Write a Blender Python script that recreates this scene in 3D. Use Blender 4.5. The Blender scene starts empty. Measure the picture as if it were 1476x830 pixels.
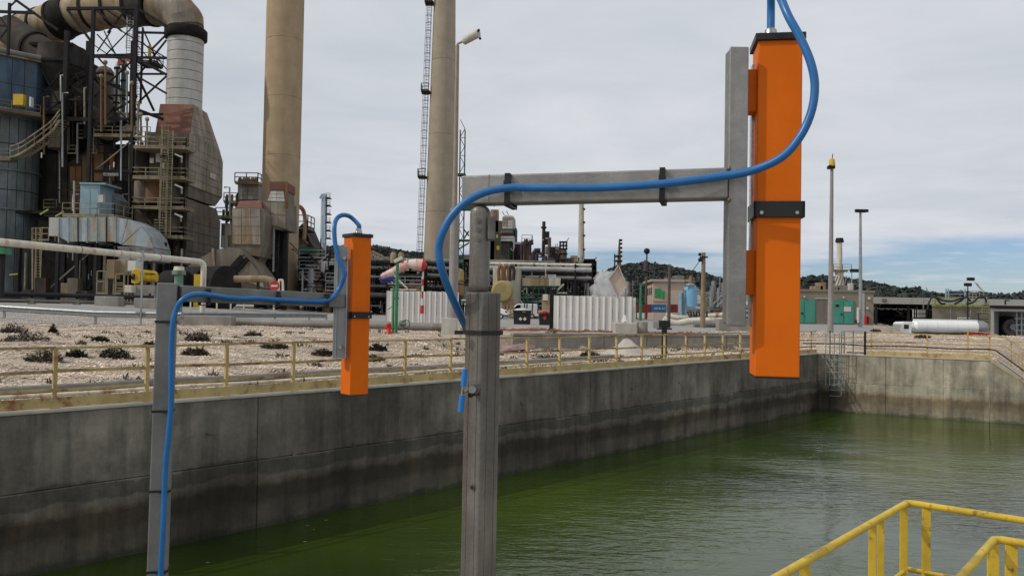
import bpy, bmesh, math, random
import numpy as np
from mathutils import Vector, Matrix
random.seed(7); np.random.seed(7)
sc = bpy.context.scene
col = sc.collection
# ---------------------------------------------------------------- camera
F, CX, CY = 1200.0, 738.0, 415.0          # focal length and centre in photo pixels
PITCH, ROLL = math.atan(30.3 / F), 0.01833
CAMP = Vector((0, 0, 1.75))
FW = Vector((0, math.cos(PITCH), math.sin(PITCH)))
X0 = Vector((1, 0, 0)); U0 = X0.cross(FW)
RT = X0 * math.cos(ROLL) + U0 * math.sin(ROLL)
UP = U0 * math.cos(ROLL) - X0 * math.sin(ROLL)
cd = bpy.data.cameras.new("camera"); cam = bpy.data.objects.new("camera", cd); col.objects.link(cam)
m = Matrix.Identity(4)
for i in range(3):
    m[i][0], m[i][1], m[i][2], m[i][3] = RT[i], UP[i], -FW[i], CAMP[i]
cam.matrix_world = m
cd.sensor_width = 36; cd.lens = 36 * F / 1476; cd.clip_start = .05; cd.clip_end = 6000
sc.camera = cam
sc.cycles.volume_bounces = 2
# ---------------------------------------------------------------- sun, sky, exposure
SUN_EL, SUN_DIR = math.radians(42), Vector((-.95, -.31))
sd = bpy.data.lights.new("sun", 'SUN'); sd.energy = 2.0; sd.angle = math.radians(1.2); sd.color = (1, .94, .85)
so = bpy.data.objects.new("sun", sd); col.objects.link(so)
hd = SUN_DIR.normalized() * math.cos(SUN_EL)
so.rotation_euler = Vector((hd.x, hd.y, math.sin(SUN_EL))).to_track_quat('Z', 'Y').to_euler()
wd = bpy.data.worlds.new("World"); sc.world = wd; wd.use_nodes = True
nt = wd.node_tree; nt.nodes.clear(); N = nt.nodes.new; L = nt.links.new
def mth(op, a, b=None, c=None, clamp=False, nt=None):
    n = (nt or wd.node_tree).nodes.new('ShaderNodeMath'); n.operation = op; n.use_clamp = clamp
    for i, v in enumerate((a, b, c)):
        if v is None: continue
        if isinstance(v, (int, float)): n.inputs[i].default_value = v
        else: (nt or wd.node_tree).links.new(v, n.inputs[i])
    return n.outputs[0]
sky = N('ShaderNodeTexSky'); sky.sky_type = 'NISHITA'; sky.sun_disc = False
sky.sun_elevation = SUN_EL; sky.sun_rotation = math.atan2(hd.x, hd.y); sky.air_density = 1; sky.dust_density = .3; sky.ozone_density = 2.0
tc = N('ShaderNodeTexCoord'); sep = N('ShaderNodeSeparateXYZ'); L(tc.outputs['Generated'], sep.inputs[0])
zc = mth('MAXIMUM', sep.outputs[2], .012)
cx = mth('DIVIDE', sep.outputs[0], mth('ADD', zc, .05)); cy = mth('DIVIDE', sep.outputs[1], mth('ADD', zc, .05))
cmb = N('ShaderNodeCombineXYZ'); L(cx, cmb.inputs[0]); L(cy, cmb.inputs[1])
def noise(scale, det, rough, vec, dist=0):
    n = N('ShaderNodeTexNoise'); n.inputs['Scale'].default_value = scale; n.inputs['Detail'].default_value = det
    n.inputs['Roughness'].default_value = rough; n.inputs['Distortion'].default_value = dist; L(vec, n.inputs['Vector']); return n.outputs[0]
n1 = noise(.33, 7, .55, cmb.outputs[0], .4); n2 = noise(.12, 3, .5, cmb.outputs[0]); n3 = noise(1.3, 6, .6, cmb.outputs[0], .6)
az = mth('DIVIDE', sep.outputs[0], mth('MAXIMUM', sep.outputs[1], .2))        # ragged lower edge of the cloud sheet
edge = mth('ADD', mth('ADD', .062, mth('MULTIPLY', az, .012)), mth('MULTIPLY', mth('SUBTRACT', n1, .5), .16))
low = N('ShaderNodeMapRange'); low.interpolation_type = 'SMOOTHSTEP'
L(mth('SUBTRACT', sep.outputs[2], edge), low.inputs[0]); low.inputs[1].default_value = -.012; low.inputs[2].default_value = .022
# thin wisps in the clear band
wis = N('ShaderNodeMapRange'); L(n3, wis.inputs[0]); wis.inputs[1].default_value = .5; wis.inputs[2].default_value = .78; wis.inputs[4].default_value = .55
cover = mth('MAXIMUM', low.outputs[0], wis.outputs[0])
ramp = N('ShaderNodeValToRGB'); cr = ramp.color_ramp
cr.elements[0].position = .36; cr.elements[0].color = (.49, .535, .60, 1)
cr.elements[1].position = .60; cr.elements[1].color = (.77, .79, .82, 1)
L(mth('ADD', mth('ADD', mth('MULTIPLY', n2, .45), mth('MULTIPLY', n1, .35)), mth('MULTIPLY', n3, .2)), ramp.inputs[0])
bs = N('ShaderNodeVectorMath'); bs.operation = 'SCALE'; L(sky.outputs[0], bs.inputs[0]); bs.inputs['Scale'].default_value = .10
tint = N('ShaderNodeMix'); tint.data_type = 'RGBA'; tint.blend_type = 'MULTIPLY'; tint.inputs[0].default_value = 1; L(bs.outputs[0], tint.inputs[6]); tint.inputs[7].default_value = (.62, .71, .93, 1)
mix = N('ShaderNodeMix'); mix.data_type = 'RGBA'; L(cover, mix.inputs[0]); L(tint.outputs[2], mix.inputs[6]); L(ramp.outputs[0], mix.inputs[7])
bg = N('ShaderNodeBackground'); bg.inputs[1].default_value = 1.0   # the sky texture itself is scaled to 0.11
L(mix.outputs[2], bg.inputs[0]); wo = N('ShaderNodeOutputWorld'); L(bg.outputs[0], wo.inputs[0])
vs = sc.view_settings; vs.view_transform = 'Standard'; vs.look = 'None'; vs.exposure = 0.0; vs.gamma = 1
# ---------------------------------------------------------------- pixel of the photo -> point of the place
def ray(x, y): return FW * F + RT * (x - CX) + UP * (CY - y)
def W(x, y, Y): d = ray(x, y); return CAMP + d * (Y / d.y)
def G(x, y, z=0.0): d = ray(x, y); return CAMP + d * ((z - CAMP.z) / d.z)
def XZ(x, y, Y): p = W(x, y, Y); return (p.x, p.z)
def ss(x, a, b):
    t = np.clip((x - a) / (b - a), 0, 1); return t * t * (3 - 2 * t)
# ---------------------------------------------------------------- mesh collecting
class MB:
    def __init__(s): s.v = []; s.f = []; s.s = []
    def add(s, vs_, fs, smooth=False):
        o = len(s.v); s.v += [tuple(p) for p in vs_]; s.f += [tuple(i + o for i in f) for f in fs]; s.s += [smooth] * len(fs); return s
    def box(s, x0, x1, y0, y1, z0, z1):
        x0, x1 = min(x0, x1), max(x0, x1); y0, y1 = min(y0, y1), max(y0, y1); z0, z1 = min(z0, z1), max(z0, z1)
        return s.add([(x0,y0,z0),(x1,y0,z0),(x1,y1,z0),(x0,y1,z0),(x0,y0,z1),(x1,y0,z1),(x1,y1,z1),(x0,y1,z1)],
                     [(0,3,2,1),(4,5,6,7),(0,1,5,4),(1,2,6,5),(2,3,7,6),(3,0,4,7)])
    def frame(s, o, ax, ay, az_, hx, hy, hz):
        o = Vector(o); c = []
        for k in (-1, 1):
            for (i, j) in ((-1,-1),(1,-1),(1,1),(-1,1)): c.append(o + ax*hx*i + ay*hy*j + az_*hz*k)
        return s.add(c, [(0,3,2,1),(4,5,6,7),(0,1,5,4),(1,2,6,5),(2,3,7,6),(3,0,4,7)])
    def rbox(s, cx, cy, cz, hx, hy, hz, ang=0):
        return s.frame((cx,cy,cz), Vector((math.cos(ang),math.sin(ang),0)), Vector((-math.sin(ang),math.cos(ang),0)), Vector((0,0,1)), hx,hy,hz)
    def beam(s, a, b, w, h=None, up=None):
        a, b = Vector(a), Vector(b); d = (b-a); l = d.length
        if l < 1e-6: return s
        d /= l; up = Vector(up) if up else (Vector((0,0,1)) if abs(d.z) < .95 else Vector((0,1,0)))
        x = d.cross(up).normalized(); y = x.cross(d)
        return s.frame((a+b)/2, x, d, y, w/2, l/2, (h or w)/2)
    def tube(s, pts, r, n=8, cap=True, rs=None):
        pts = [Vector(p) for p in pts]; rs = rs or [r]*len(pts); vs_ = []; prev = None
        for i, p in enumerate(pts):
            a = pts[max(i-1,0)]; b = pts[min(i+1,len(pts)-1)]; t = (b-a).normalized()
            if prev is None:
                u = t.cross(Vector((0,0,1)) if abs(t.z) < .9 else Vector((0,1,0))).normalized()
            else: u = (prev - t*prev.dot(t)).normalized()
            prev = u; w = t.cross(u)
            for k in range(n):
                an = 2*math.pi*k/n; vs_.append(p + (u*math.cos(an) + w*math.sin(an))*rs[i])
        fs = []
        for i in range(len(pts)-1):
            for k in range(n):
                fs.append((i*n+k, i*n+(k+1)%n, (i+1)*n+(k+1)%n, (i+1)*n+k))
        s.add(vs_, fs, True)
        if cap:
            s.add(vs_[:n], [tuple(range(n))[::-1]]); s.add(vs_[-n:], [tuple(range(n))])
        return s
    def lathe(s, cx, cy, prof, n=24, cap=True):
        vs_ = [(cx+r*math.cos(2*math.pi*k/n), cy+r*math.sin(2*math.pi*k/n), z) for r, z in prof for k in range(n)]
        fs = [(i*n+k, i*n+(k+1)%n, (i+1)*n+(k+1)%n, (i+1)*n+k) for i in range(len(prof)-1) for k in range(n)]
        s.add(vs_, fs, True)
        if cap:
            s.add(vs_[:n], [tuple(range(n))[::-1]]); s.add(vs_[-n:], [tuple(range(n))])
        return s
    def prism(s, poly, e0, e1, axis='y'):
        n = len(poly)
        if axis == 'y': a = [(p[0], e0, p[1]) for p in poly]; b = [(p[0], e1, p[1]) for p in poly]
        elif axis == 'x': a = [(e0, p[0], p[1]) for p in poly]; b = [(e1, p[0], p[1]) for p in poly]
        else: a = [(p[0], p[1], e0) for p in poly]; b = [(p[0], p[1], e1) for p in poly]
        return s.add(a+b, [tuple(range(n))[::-1], tuple(range(n, 2*n))] + [(k, (k+1)%n, n+(k+1)%n, n+k) for k in range(n)])
    def ball(s, c, r, nu=8, nv=6, sq=(1,1,1)):
        c = Vector(c); vs_ = []; fs = []
        for i in range(nv+1):
            th = math.pi*i/nv
            for k in range(nu):
                ph = 2*math.pi*k/nu; vs_.append((c.x+r*sq[0]*math.sin(th)*math.cos(ph), c.y+r*sq[1]*math.sin(th)*math.sin(ph), c.z+r*sq[2]*math.cos(th)))
        for i in range(nv):
            for k in range(nu): fs.append((i*nu+k, (i+1)*nu+k, (i+1)*nu+(k+1)%nu, i*nu+(k+1)%nu))
        return s.add(vs_, fs, True)
    def build(s, name, mat, parent=None, bevel=0, seg=2):
        me = bpy.data.meshes.new(name); off = origin(parent) if parent else Vector((0,0,0))
        me.from_pydata([(p[0]-off.x, p[1]-off.y, p[2]-off.z) for p in s.v], [], s.f)
        me.polygons.foreach_set('use_smooth', s.s); me.materials.append(mat)
        bm = bmesh.new(); bm.from_mesh(me); bmesh.ops.recalc_face_normals(bm, faces=bm.faces); bm.to_mesh(me); bm.free()
        o = bpy.data.objects.new(name, me); col.objects.link(o)
        if parent: o.parent = parent
        if bevel:
            b = o.modifiers.new('bevel', 'BEVEL'); b.width = bevel; b.segments = seg; b.limit_method = 'ANGLE'; b.harden_normals = False
        return o
def origin(o):
    v = Vector((0,0,0))
    while o: v += o.location; o = o.parent
    return v
def tag(o, label, cat, group=None, kind=None):
    o['label'] = label; o['category'] = cat
    if group: o['group'] = group
    if kind: o['kind'] = kind
    return o
def thing(name, label, cat, loc=(0,0,0), group=None):
    o = bpy.data.objects.new(name, None); o.empty_display_size = .2; col.objects.link(o); o.location = loc; return tag(o, label, cat, group)
def struct(name, mb, mat): o = mb.build(name, mat); o['kind'] = 'structure'; return o
def dup(o, d, parent=None):
    c = o.copy(); col.objects.link(c); c.parent = parent or o.parent; c.location = o.location + Vector(d)
    return c
def copy_thing(t, loc, label):
    r = t.copy(); col.objects.link(r); r.location = loc; r['label'] = label
    for ch in list(t.children):
        c = ch.copy(); col.objects.link(c); c.parent = r
        for g in list(ch.children):
            d = g.copy(); col.objects.link(d); d.parent = c
    return r
# ---------------------------------------------------------------- materials
MATS = {}
def mat(name, c, rough=.8, metal=0.0, var=.18, sc_=1.5, rust=0.0, rc=(.16,.055,.02), streak=0.0, sdark=.35, bump=0.0, bs_=20, spec=.4, rs_=1.2, coat=0, iso=False):
    mt = bpy.data.materials.new(name); mt.use_nodes = True; t = mt.node_tree; t.nodes.clear()
    n = t.nodes.new; l = t.links.new
    out = n('ShaderNodeOutputMaterial'); b = n('ShaderNodeBsdfPrincipled'); l(b.outputs[0], out.inputs[0])
    g = n('ShaderNodeNewGeometry'); pos = g.outputs['Position']
    def nz(scale, det=5, vec=pos, ro=.6):
        q = n('ShaderNodeTexNoise'); q.inputs['Scale'].default_value = scale; q.inputs['Detail'].default_value = det; q.inputs['Roughness'].default_value = ro; l(vec, q.inputs['Vector']); return q.outputs[0]
    def mp(v, a, b_, c0=0., c1=1.):
        q = n('ShaderNodeMapRange'); l(v, q.inputs[0]); q.inputs[1].default_value = a; q.inputs[2].default_value = b_; q.inputs[3].default_value = c0; q.inputs[4].default_value = c1; return q.outputs[0]
    def mx(f, a, b_, mode='MIX'):
        q = n('ShaderNodeMix'); q.data_type = 'RGBA'; q.blend_type = mode
        if isinstance(f, (int, float)): q.inputs[0].default_value = f
        else: l(f, q.inputs[0])
        for s_, v in ((6, a), (7, b_)):
            if isinstance(v, tuple): q.inputs[s_].default_value = (*v, 1)
            else: l(v, q.inputs[s_])
        return q.outputs[2]
    v1 = mp(nz(sc_, 6), .3, .7, 1-var, 1+var)
    vv = n('ShaderNodeVectorMath'); vv.operation = 'SCALE'; vv.inputs[0].default_value = c; l(v1, vv.inputs['Scale']); cc = vv.outputs[0]
    if streak or rust:
        mpn = n('ShaderNodeMapping'); l(pos, mpn.inputs[0]); mpn.inputs['Scale'].default_value = (1, 1, .12)
    if streak:
        s1 = mp(nz(sc_*2.2, 6, mpn.outputs[0]), .42, .72, 0, streak); cc = mx(s1, cc, tuple(x*sdark for x in c))
    if rust:
        r1 = mp(nz(sc_*rs_, 7, pos if iso else mpn.outputs[0], .7), .62-.32*rust, .74-.25*rust, 0, 1); r2 = mx(nz(sc_*4, 4), tuple(x*.5 for x in rc), tuple(x*1.5 for x in rc)); cc = mx(r1, cc, r2)
    l(cc, b.inputs['Base Color'])
    b.inputs['Metallic'].default_value = metal; b.inputs['Specular IOR Level'].default_value = spec
    l(mp(nz(sc_*3, 4), .3, .7, max(rough-.1, .03), min(rough+.12, 1)), b.inputs['Roughness'])
    if coat: b.inputs['Coat Weight'].default_value = coat; b.inputs['Coat Roughness'].default_value = .12
    if bump:
        bp = n('ShaderNodeBump'); bp.inputs['Strength'].default_value = bump; bp.inputs['Distance'].default_value = .02; l(nz(bs_, 6), bp.inputs['Height']); l(bp.outputs[0], b.inputs['Normal'])
    MATS[name] = mt; return mt
STEEL = mat('brushed_steel', (.30,.285,.265), .42, .75, .22, 9, streak=.35, sdark=.62, bump=.08, bs_=60)
STEELD = mat('weathered_steel', (.17,.16,.15), .5, .55, .3, 7, rust=.16, rc=(.12,.07,.04), streak=.4, sdark=.55, bump=.1, bs_=60)
STAIN = mat('brownish_steel', (.21,.195,.175), .42, .6, .35, 5, rust=.2, rc=(.13,.08,.045), streak=.6, sdark=.5, bump=.12, bs_=60)
ORANGE = mat('orange_paint', (.68,.135,.003), .52, 0, .10, 4, streak=.22, sdark=.8, spec=.16, bump=.04, bs_=260)
BLACKP = mat('black_plastic', (.012,.012,.013), .42, 0, .2, 9)
CABLE = mat('blue_cable_jacket', (.009,.125,.35), .36, 0, .1, 14, spec=.5)
BLUEGRIP = mat('blue_grip', (.02,.17,.5), .4, 0, .06, 14)
NICKEL = mat('nickel', (.40,.38,.36), .3, .9, .1, 30)
YEL = mat('yellow_paint_chipped', (.50,.37,.16), .6, 0, .2, 2.2, rust=.28, rc=(.24,.085,.03), rs_=1.3, iso=True, streak=.3, sdark=.55)
YELR = mat('yellow_paint_rusty', (.45,.31,.13), .7, 0, .25, 1.6, rust=.5, rc=(.17,.07,.035), rs_=1.1, iso=True)
YELN = mat('yellow_handrail_paint', (.60,.41,.035), .45, 0, .2, 7, rust=.17, rc=(.09,.04,.03), rs_=3.2, iso=True, streak=.25, sdark=.6, bump=.1, bs_=90)
YELB = mat('yellow_machine_paint', (.55,.36,.02), .5, 0, .15, 2, streak=.3)
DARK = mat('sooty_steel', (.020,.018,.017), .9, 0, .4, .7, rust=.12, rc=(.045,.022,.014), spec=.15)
DARK2 = mat('dark_frame_steel', (.020,.018,.020), .75, 0, .3, .7, spec=.2)
SOOT = mat('soot_stained_cladding', (.045,.038,.032), .95, 0, .5, .35, rust=.25, rc=(.09,.045,.025), streak=.6, sdark=.3)
BROWNR = mat('rust_streaked_plate', (.18,.11,.06), .9, 0, .35, .4, rust=.55, rc=(.17,.075,.03), streak=.5, sdark=.3)
RED = mat('oxide_red_roof', (.17,.075,.052), .9, 0, .25, .5, streak=.3, sdark=.6)
CLAD = mat('grimy_aluminium_cladding', (.33,.285,.225), .75, .15, .3, .4, rust=.32, rc=(.20,.12,.055), streak=.75, sdark=.35, rs_=1.4)
CLADL = mat('pale_aluminium_cladding', (.50,.49,.46), .6, .25, .15, .5, rust=.12, rc=(.25,.2,.12), streak=.5, sdark=.55)
CLADS = mat('sooty_aluminium_cladding', (.17,.145,.115), .8, .1, .35, .35, rust=.36, rc=(.13,.08,.04), streak=.7, sdark=.35)
CREAMR = mat('cream_duct_cladding', (.33,.27,.175), .75, .1, .25, .4, rust=.4, rc=(.20,.12,.055), streak=.8, sdark=.35, rs_=1.5)
BLUEC = mat('blue_vessel_paint', (.06,.10,.15), .6, 0, .3, .35, rust=.15, rc=(.08,.06,.05), streak=.8, sdark=.3)
BLUEG = mat('blue_grey_vessel_cladding', (.13,.155,.165), .7, 0, .35, .4, rust=.2, rc=(.14,.11,.08), streak=.75, sdark=.38)
BLUED = mat('faded_blue_duct_paint', (.34,.40,.43), .65, 0, .2, .5, rust=.42, rc=(.30,.24,.16), streak=.55, sdark=.55, rs_=1.6)
PALEB = mat('pale_blue_cabin_paint', (.24,.36,.42), .6, 0, .15, .6, streak=.4, sdark=.5)
RAILT = mat('tan_handrail_paint', (.25,.21,.13), .75, 0, .3, 1, rust=.3, rc=(.12,.07,.04))
CREAMP = mat('cream_pipe_paint', (.62,.58,.48), .5, 0, .15, 1.2, rust=.27, rc=(.26,.11,.04), rs_=1.6, streak=.35, sdark=.5)
GREENP = mat('green_paint', (.03,.19,.085), .5, 0, .2, 2, streak=.3)
GREENV = mat('green_valve_paint', (.12,.22,.16), .6, 0, .25, 2, rust=.3)
GREEND = mat('green_door_paint', (.06,.27,.20), .6, 0, .12, .6, streak=.35, sdark=.6)
CONCH = mat('chimney_concrete', (.38,.28,.175), .9, 0, .14, .5, streak=.35, sdark=.68, bump=.2, bs_=6)
CONCM = mat('chimney_concrete_grey', (.36,.30,.225), .9, 0, .13, .5, streak=.3, sdark=.7, bump=.2, bs_=6)
CONC = mat('rough_concrete', (.27,.25,.22), .92, 0, .3, .9, streak=.5, sdark=.5, bump=.5, bs_=14)
CONCP = mat('pale_concrete', (.42,.39,.34), .92, 0, .2, 1.2, streak=.3, sdark=.6, bump=.4, bs_=14)
GALV = mat('galvanised_steel', (.33,.34,.34), .45, .6, .18, 4, streak=.25, sdark=.6)
POLEG = mat('lamp_pole_paint', (.30,.235,.18), .6, 0, .15, 3, streak=.4, sdark=.65)
POLEC = mat('grey_concrete_pole', (.27,.25,.24), .8, 0, .12, 3, streak=.2)
WOOD = mat('weathered_pole_wood', (.26,.19,.12), .9, 0, .25, 3, streak=.5, sdark=.5)
BROWNP = mat('brown_pole_paint', (.10,.075,.06), .8, 0, .25, 3)
WHITE = mat('white_sheet_metal', (.66,.65,.62), .5, 0, .06, .8, streak=.18, sdark=.72)
WHITEP = mat('white_vehicle_paint', (.78,.79,.78), .3, 0, .04, .6, spec=.5, coat=.3)
GLASS = mat('dark_window_glass', (.02,.024,.028), .12, 0, .2, 2, spec=.6)
PINKW = mat('pink_render', (.50,.395,.33), .9, 0, .1, .4, streak=.25, sdark=.75)
BEIGEW = mat('beige_render', (.40,.34,.27), .9, 0, .1, .4, streak=.2)
OLIVE = mat('olive_brown_render', (.235,.20,.15), .9, 0, .14, .5, streak=.3, sdark=.7)
GREENW = mat('green_shutter', (.03,.25,.075), .6, 0, .1, 1)
BLUET = mat('blue_tank_paint', (.16,.36,.52), .6, 0, .12, 1, rust=.1, rc=(.4,.3,.2), streak=.3, sdark=.7)
CBLUE = mat('container_blue', (.025,.12,.27), .6, 0, .12, 1, streak=.2)
CRED = mat('container_red', (.17,.028,.025), .7, 0, .2, 1, streak=.2)
REDP = mat('signal_red', (.50,.02,.015), .5, 0, .1, 3)
WHITEM = mat('white_marking', (.58,.57,.53), .6, 0, .08, 3)
PINKS = mat('faded_windsock_red', (.64,.38,.35), .85, 0, .1, 3)
PINKW2 = mat('faded_windsock_white', (.66,.54,.50), .85, 0, .1, 3)
BINB = mat('black_bin_plastic', (.018,.018,.018), .6, 0, .3, 3)
TARP = mat('red_rubble_sack', (.35,.10,.075), .9, 0, .3, 4, bump=.6, bs_=20)
TANV = mat('tan_vessel_cladding', (.30,.215,.125), .8, 0, .2, .6, rust=.25, streak=.5)
PURP = mat('maroon_stack_cladding', (.12,.07,.068), .8, 0, .2, .7, streak=.5)
DPURP = mat('dark_maroon_steel', (.045,.026,.028), .8, 0, .25, .7)
TANKC = mat('cream_tank_cladding', (.48,.44,.36), .7, 0, .12, .6, rust=.3, rc=(.28,.2,.12), streak=.7, sdark=.5)
YELT = mat('ochre_tank_end', (.30,.23,.095), .75, 0, .2, 1, rust=.2)
PIPEG = mat('grey_pipe_lagging', (.22,.21,.19), .7, .2, .2, .6, rust=.2, rc=(.12,.08,.05), streak=.4)
SILV = mat('silver_pipe_lagging', (.42,.42,.41), .5, .4, .2, .6, streak=.4)
TEALG = mat('teal_frame_paint', (.025,.085,.06), .7, 0, .25, 1)
BLUECOL = mat('pale_blue_column_paint', (.30,.37,.45), .7, 0, .12, .5, streak=.35, sdark=.6)
HILLW = mat('village_render', (.34,.29,.24), .9, 0, .15, .1)
TREES = mat('dark_pine_foliage', (.046,.056,.050), .95, 0, .45, .25)  # foliage colour lightened to carry distance haze
HILL = mat('scrub_hillside', (.028,.034,.022), .95, 0, .45, .06)
DRY = mat('dry_shrub_leaves', (.095,.078,.056), .95, 0, .4, 6)
DRYG = mat('grey_green_shrub_leaves', (.058,.060,.045), .95, 0, .4, 6)
ASPH = mat('asphalt', (.26,.25,.235), .9, 0, .1, .4, bump=.3, bs_=30)
PIPER = mat('rusty_red_rubble', (.20,.07,.045), .9, 0, .4, 3)
LIMEY = mat('lime_yellow_edge', (.36,.38,.08), .6, 0, .15, 1)
CEM = mat('light_grey_fascia', (.40,.385,.355), .85, 0, .08, .4, streak=.3, sdark=.75)
WHITEB = mat('white_lamp_housing', (.55,.52,.47), .5, 0, .2, 6, streak=.3)
HAT = mat('black_yellow_lamp', (.45,.30,.05), .6, 0, .3, 6)
# ================================================================ basin, ground, water
C0 = G(1180, 509.96); A0 = G(0, 598.7); B1 = G(1425.5, 519.7)
AD = (A0 - C0).normalized(); BD = (B1 - C0).normalized()      # along the left wall (towards us), along the far wall (to the right)
NA = Vector((-AD.y, AD.x, 0));  NA = NA if NA.x < 0 else -NA   # outwards from the basin
NB = Vector((-BD.y, BD.x, 0));  NB = NB if NB.y > 0 else -NB
UR = (B1 - C0).length + .05
WZ = -2.5
Z0 = Vector((0,0,1))
L1a, L1b = Vector((.0, 35.9, 0)), Vector((12.3, 41.2, 0)); L1d = (L1b-L1a).normalized(); L1n = Vector((-L1d.y, L1d.x, 0))
def terr(x, y):
    x = np.asarray(x, float); y = np.asarray(y, float)
    rx, ry = x-C0.x, y-C0.y
    sA = rx*NA.x + ry*NA.y; sB = rx*NB.x + ry*NB.y; s = np.maximum(sA, sB)
    base = .6*ss(s, .8, 13) + .45*ss(-x, 20, 34)*ss(s, 4, 20) + .35*ss(-x, 20, 36)*ss(y, 46, 68)
    d = (x-L1a.x)*L1n.x + (y-L1a.y)*L1n.y
    step = .03 + .57*ss(d, .05, .3)
    k = ss(x, -3.2, -1.2)*(1-ss(x, 11.8, 15))
    z = base*(1-k) + step*k
    z = z - 1.9*ss(y, 54, 58)*ss(x-.45*y, 0, 2)
    u = rx*BD.x + ry*BD.y
    z = z - (1.1+z)*ss(u, UR, UR+1.9)*(1-ss(sB, 3.5, 9))*(sB > -5)
    fine = .035*np.sin(x*1.7+np.sin(y*1.3)*2)*np.sin(y*1.9+1+np.sin(x*.9))*ss(s, .8, 3)
    return z + fine*(y < 60)
def tz(x, y): return float(terr(x, y))
def on_ground(px, py):
    d = ray(px, py); d = d/d.y; Y = 6.0
    while Y < 120:
        q = CAMP+d*Y
        if max((q-C0).dot(NA), (q-C0).dot(NB)) > .2 and q.z <= tz(q.x, q.y): return q
        Y += .1
    return G(px, py, 0)
def stand(px, Y, dy=0):             # a point of the ground seen in the photo at column px, Y metres away
    p = W(px, 460, Y); return Vector((p.x, Y, tz(p.x, Y)))
neg = [-900,-500,-300,-200,-140,-100,-80,-66,-56,-50] + [-48+1.5*i for i in range(10)] + [-33+.6*i for i in range(55)] + [0]
pu = [.5*i for i in range(1, 50)] + [25,27,30,34,40,50,65,85,110,150,220,400,900]
pv = [.7*i for i in range(1, 60)] + [45,50,60,90,150,400]
us = np.array(sorted(set(neg))+pu); vs2 = np.array(sorted(set(neg))+pv)
UU, VV = np.meshgrid(us, vs2, indexing='ij'); XX = C0.x + UU*BD.x + VV*AD.x; YY = C0.y + UU*BD.y + VV*AD.y; ZZ = terr(XX, YY)
ni, nj = UU.shape; idx = np.arange(ni*nj).reshape(ni, nj)
fs = []
for i in range(ni-1):
    for j in range(nj-1):
        if us[i] >= -1e-6 and vs2[j] >= -1e-6: continue
        fs.append((idx[i,j], idx[i+1,j], idx[i+1,j+1], idx[i,j+1]))
gm = MB(); gm.add(np.stack([XX, YY, ZZ], -1).reshape(-1, 3).tolist(), [tuple(int(q) for q in f) for f in fs], True)
GRAV = mat('limestone_gravel', (.47,.385,.295), .95, 0, .3, .35, bump=.6, bs_=14)
def gravel_nodes(mt):
    t = mt.node_tree; n = t.nodes.new; l = t.links.new; b = [q for q in t.nodes if q.type == 'BSDF_PRINCIPLED'][0]; old = b.inputs['Base Color'].links[0].from_socket
    g = n('ShaderNodeNewGeometry'); v = n('ShaderNodeTexVoronoi'); v.inputs['Scale'].default_value = 13; l(g.outputs['Position'], v.inputs['Vector'])
    m1 = n('ShaderNodeMapRange'); l(v.outputs['Distance'], m1.inputs[0]); m1.inputs[1].default_value = .25; m1.inputs[2].default_value = .7; m1.inputs[3].default_value = 1.1; m1.inputs[4].default_value = .62
    s_ = n('ShaderNodeVectorMath'); s_.operation = 'SCALE'; l(old, s_.inputs[0]); l(m1.outputs[0], s_.inputs['Scale'])
    q = n('ShaderNodeTexNoise'); q.inputs['Scale'].default_value = .22; q.inputs['Detail'].default_value = 7; q.inputs['Roughness'].default_value = .7; l(g.outputs['Position'], q.inputs['Vector'])
    m2 = n('ShaderNodeMapRange'); l(q.outputs[0], m2.inputs[0]); m2.inputs[1].default_value = .47; m2.inputs[2].default_value = .62; m2.inputs[4].default_value = .75
    x = n('ShaderNodeMix'); x.data_type = 'RGBA'; l(m2.outputs[0], x.inputs[0]); l(s_.outputs[0], x.inputs[6]); x.inputs[7].default_value = (.17,.13,.10,1); l(x.outputs[2], b.inputs['Base Color'])
gravel_nodes(GRAV)
ground = struct('gravel_ground', gm, GRAV)
# loose stones: real geometry, one object, nobody could count them
def stones(n, spots, name, matl, label, cat, rmin, rmax):
    base = np.array([(1,0,0),(-1,0,0),(0,1,0),(0,-1,0),(0,0,1),(0,0,-1)], float); ff = np.array([(0,2,4),(2,1,4),(1,3,4),(3,0,4),(2,0,5),(1,2,5),(3,1,5),(0,3,5)])
    P = np.array(spots); n = len(P); r = np.random.uniform(rmin, rmax, n)*np.random.uniform(.5, 1, n)
    an = np.random.uniform(0, 6.28, n); V = base[None]*np.random.uniform(.55, 1.25, (n, 6, 3))*r[:, None, None]; V[:, :, 2] *= .6
    c, s = np.cos(an)[:, None], np.sin(an)[:, None]; x = V[:, :, 0]*c - V[:, :, 1]*s; y = V[:, :, 0]*s + V[:, :, 1]*c
    V = np.stack([x, y, V[:, :, 2]], -1) + P[:, None, :]
    me = bpy.data.meshes.new(name); me.from_pydata(V.reshape(-1, 3).tolist(), [], (ff[None]+6*np.arange(n)[:, None, None]).reshape(-1, 3).tolist()); me.materials.append(matl)
    o = bpy.data.objects.new(name, me); col.objects.link(o); return tag(o, label, cat, kind='stuff')
sp = []
rg = random.Random(3)
while len(sp) < 52000:
    t = rg.random(); Y = 11 + 44*t**1.25; px = rg.uniform(-60, 1560); x = (px-738)/1200*Y
    rel = Vector((x, Y, 0))-C0; sA = rel.dot(NA); sB = rel.dot(NB)
    if max(sA, sB) < .45: continue
    d = (x-L1a.x)*L1n.x + (Y-L1a.y)*L1n.y
    if -2.2 < x < 12 and d > -.1: continue
    sp.append((x, Y, tz(x, Y)+.01))
STONE = mat('pale_limestone', (.56,.46,.36), .95, 0, .6, .9)
stones(0, sp, 'gravel', STONE, 'loose pale limestone gravel strewn over the ground behind the basin railing', 'gravel', .02, .075)
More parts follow.
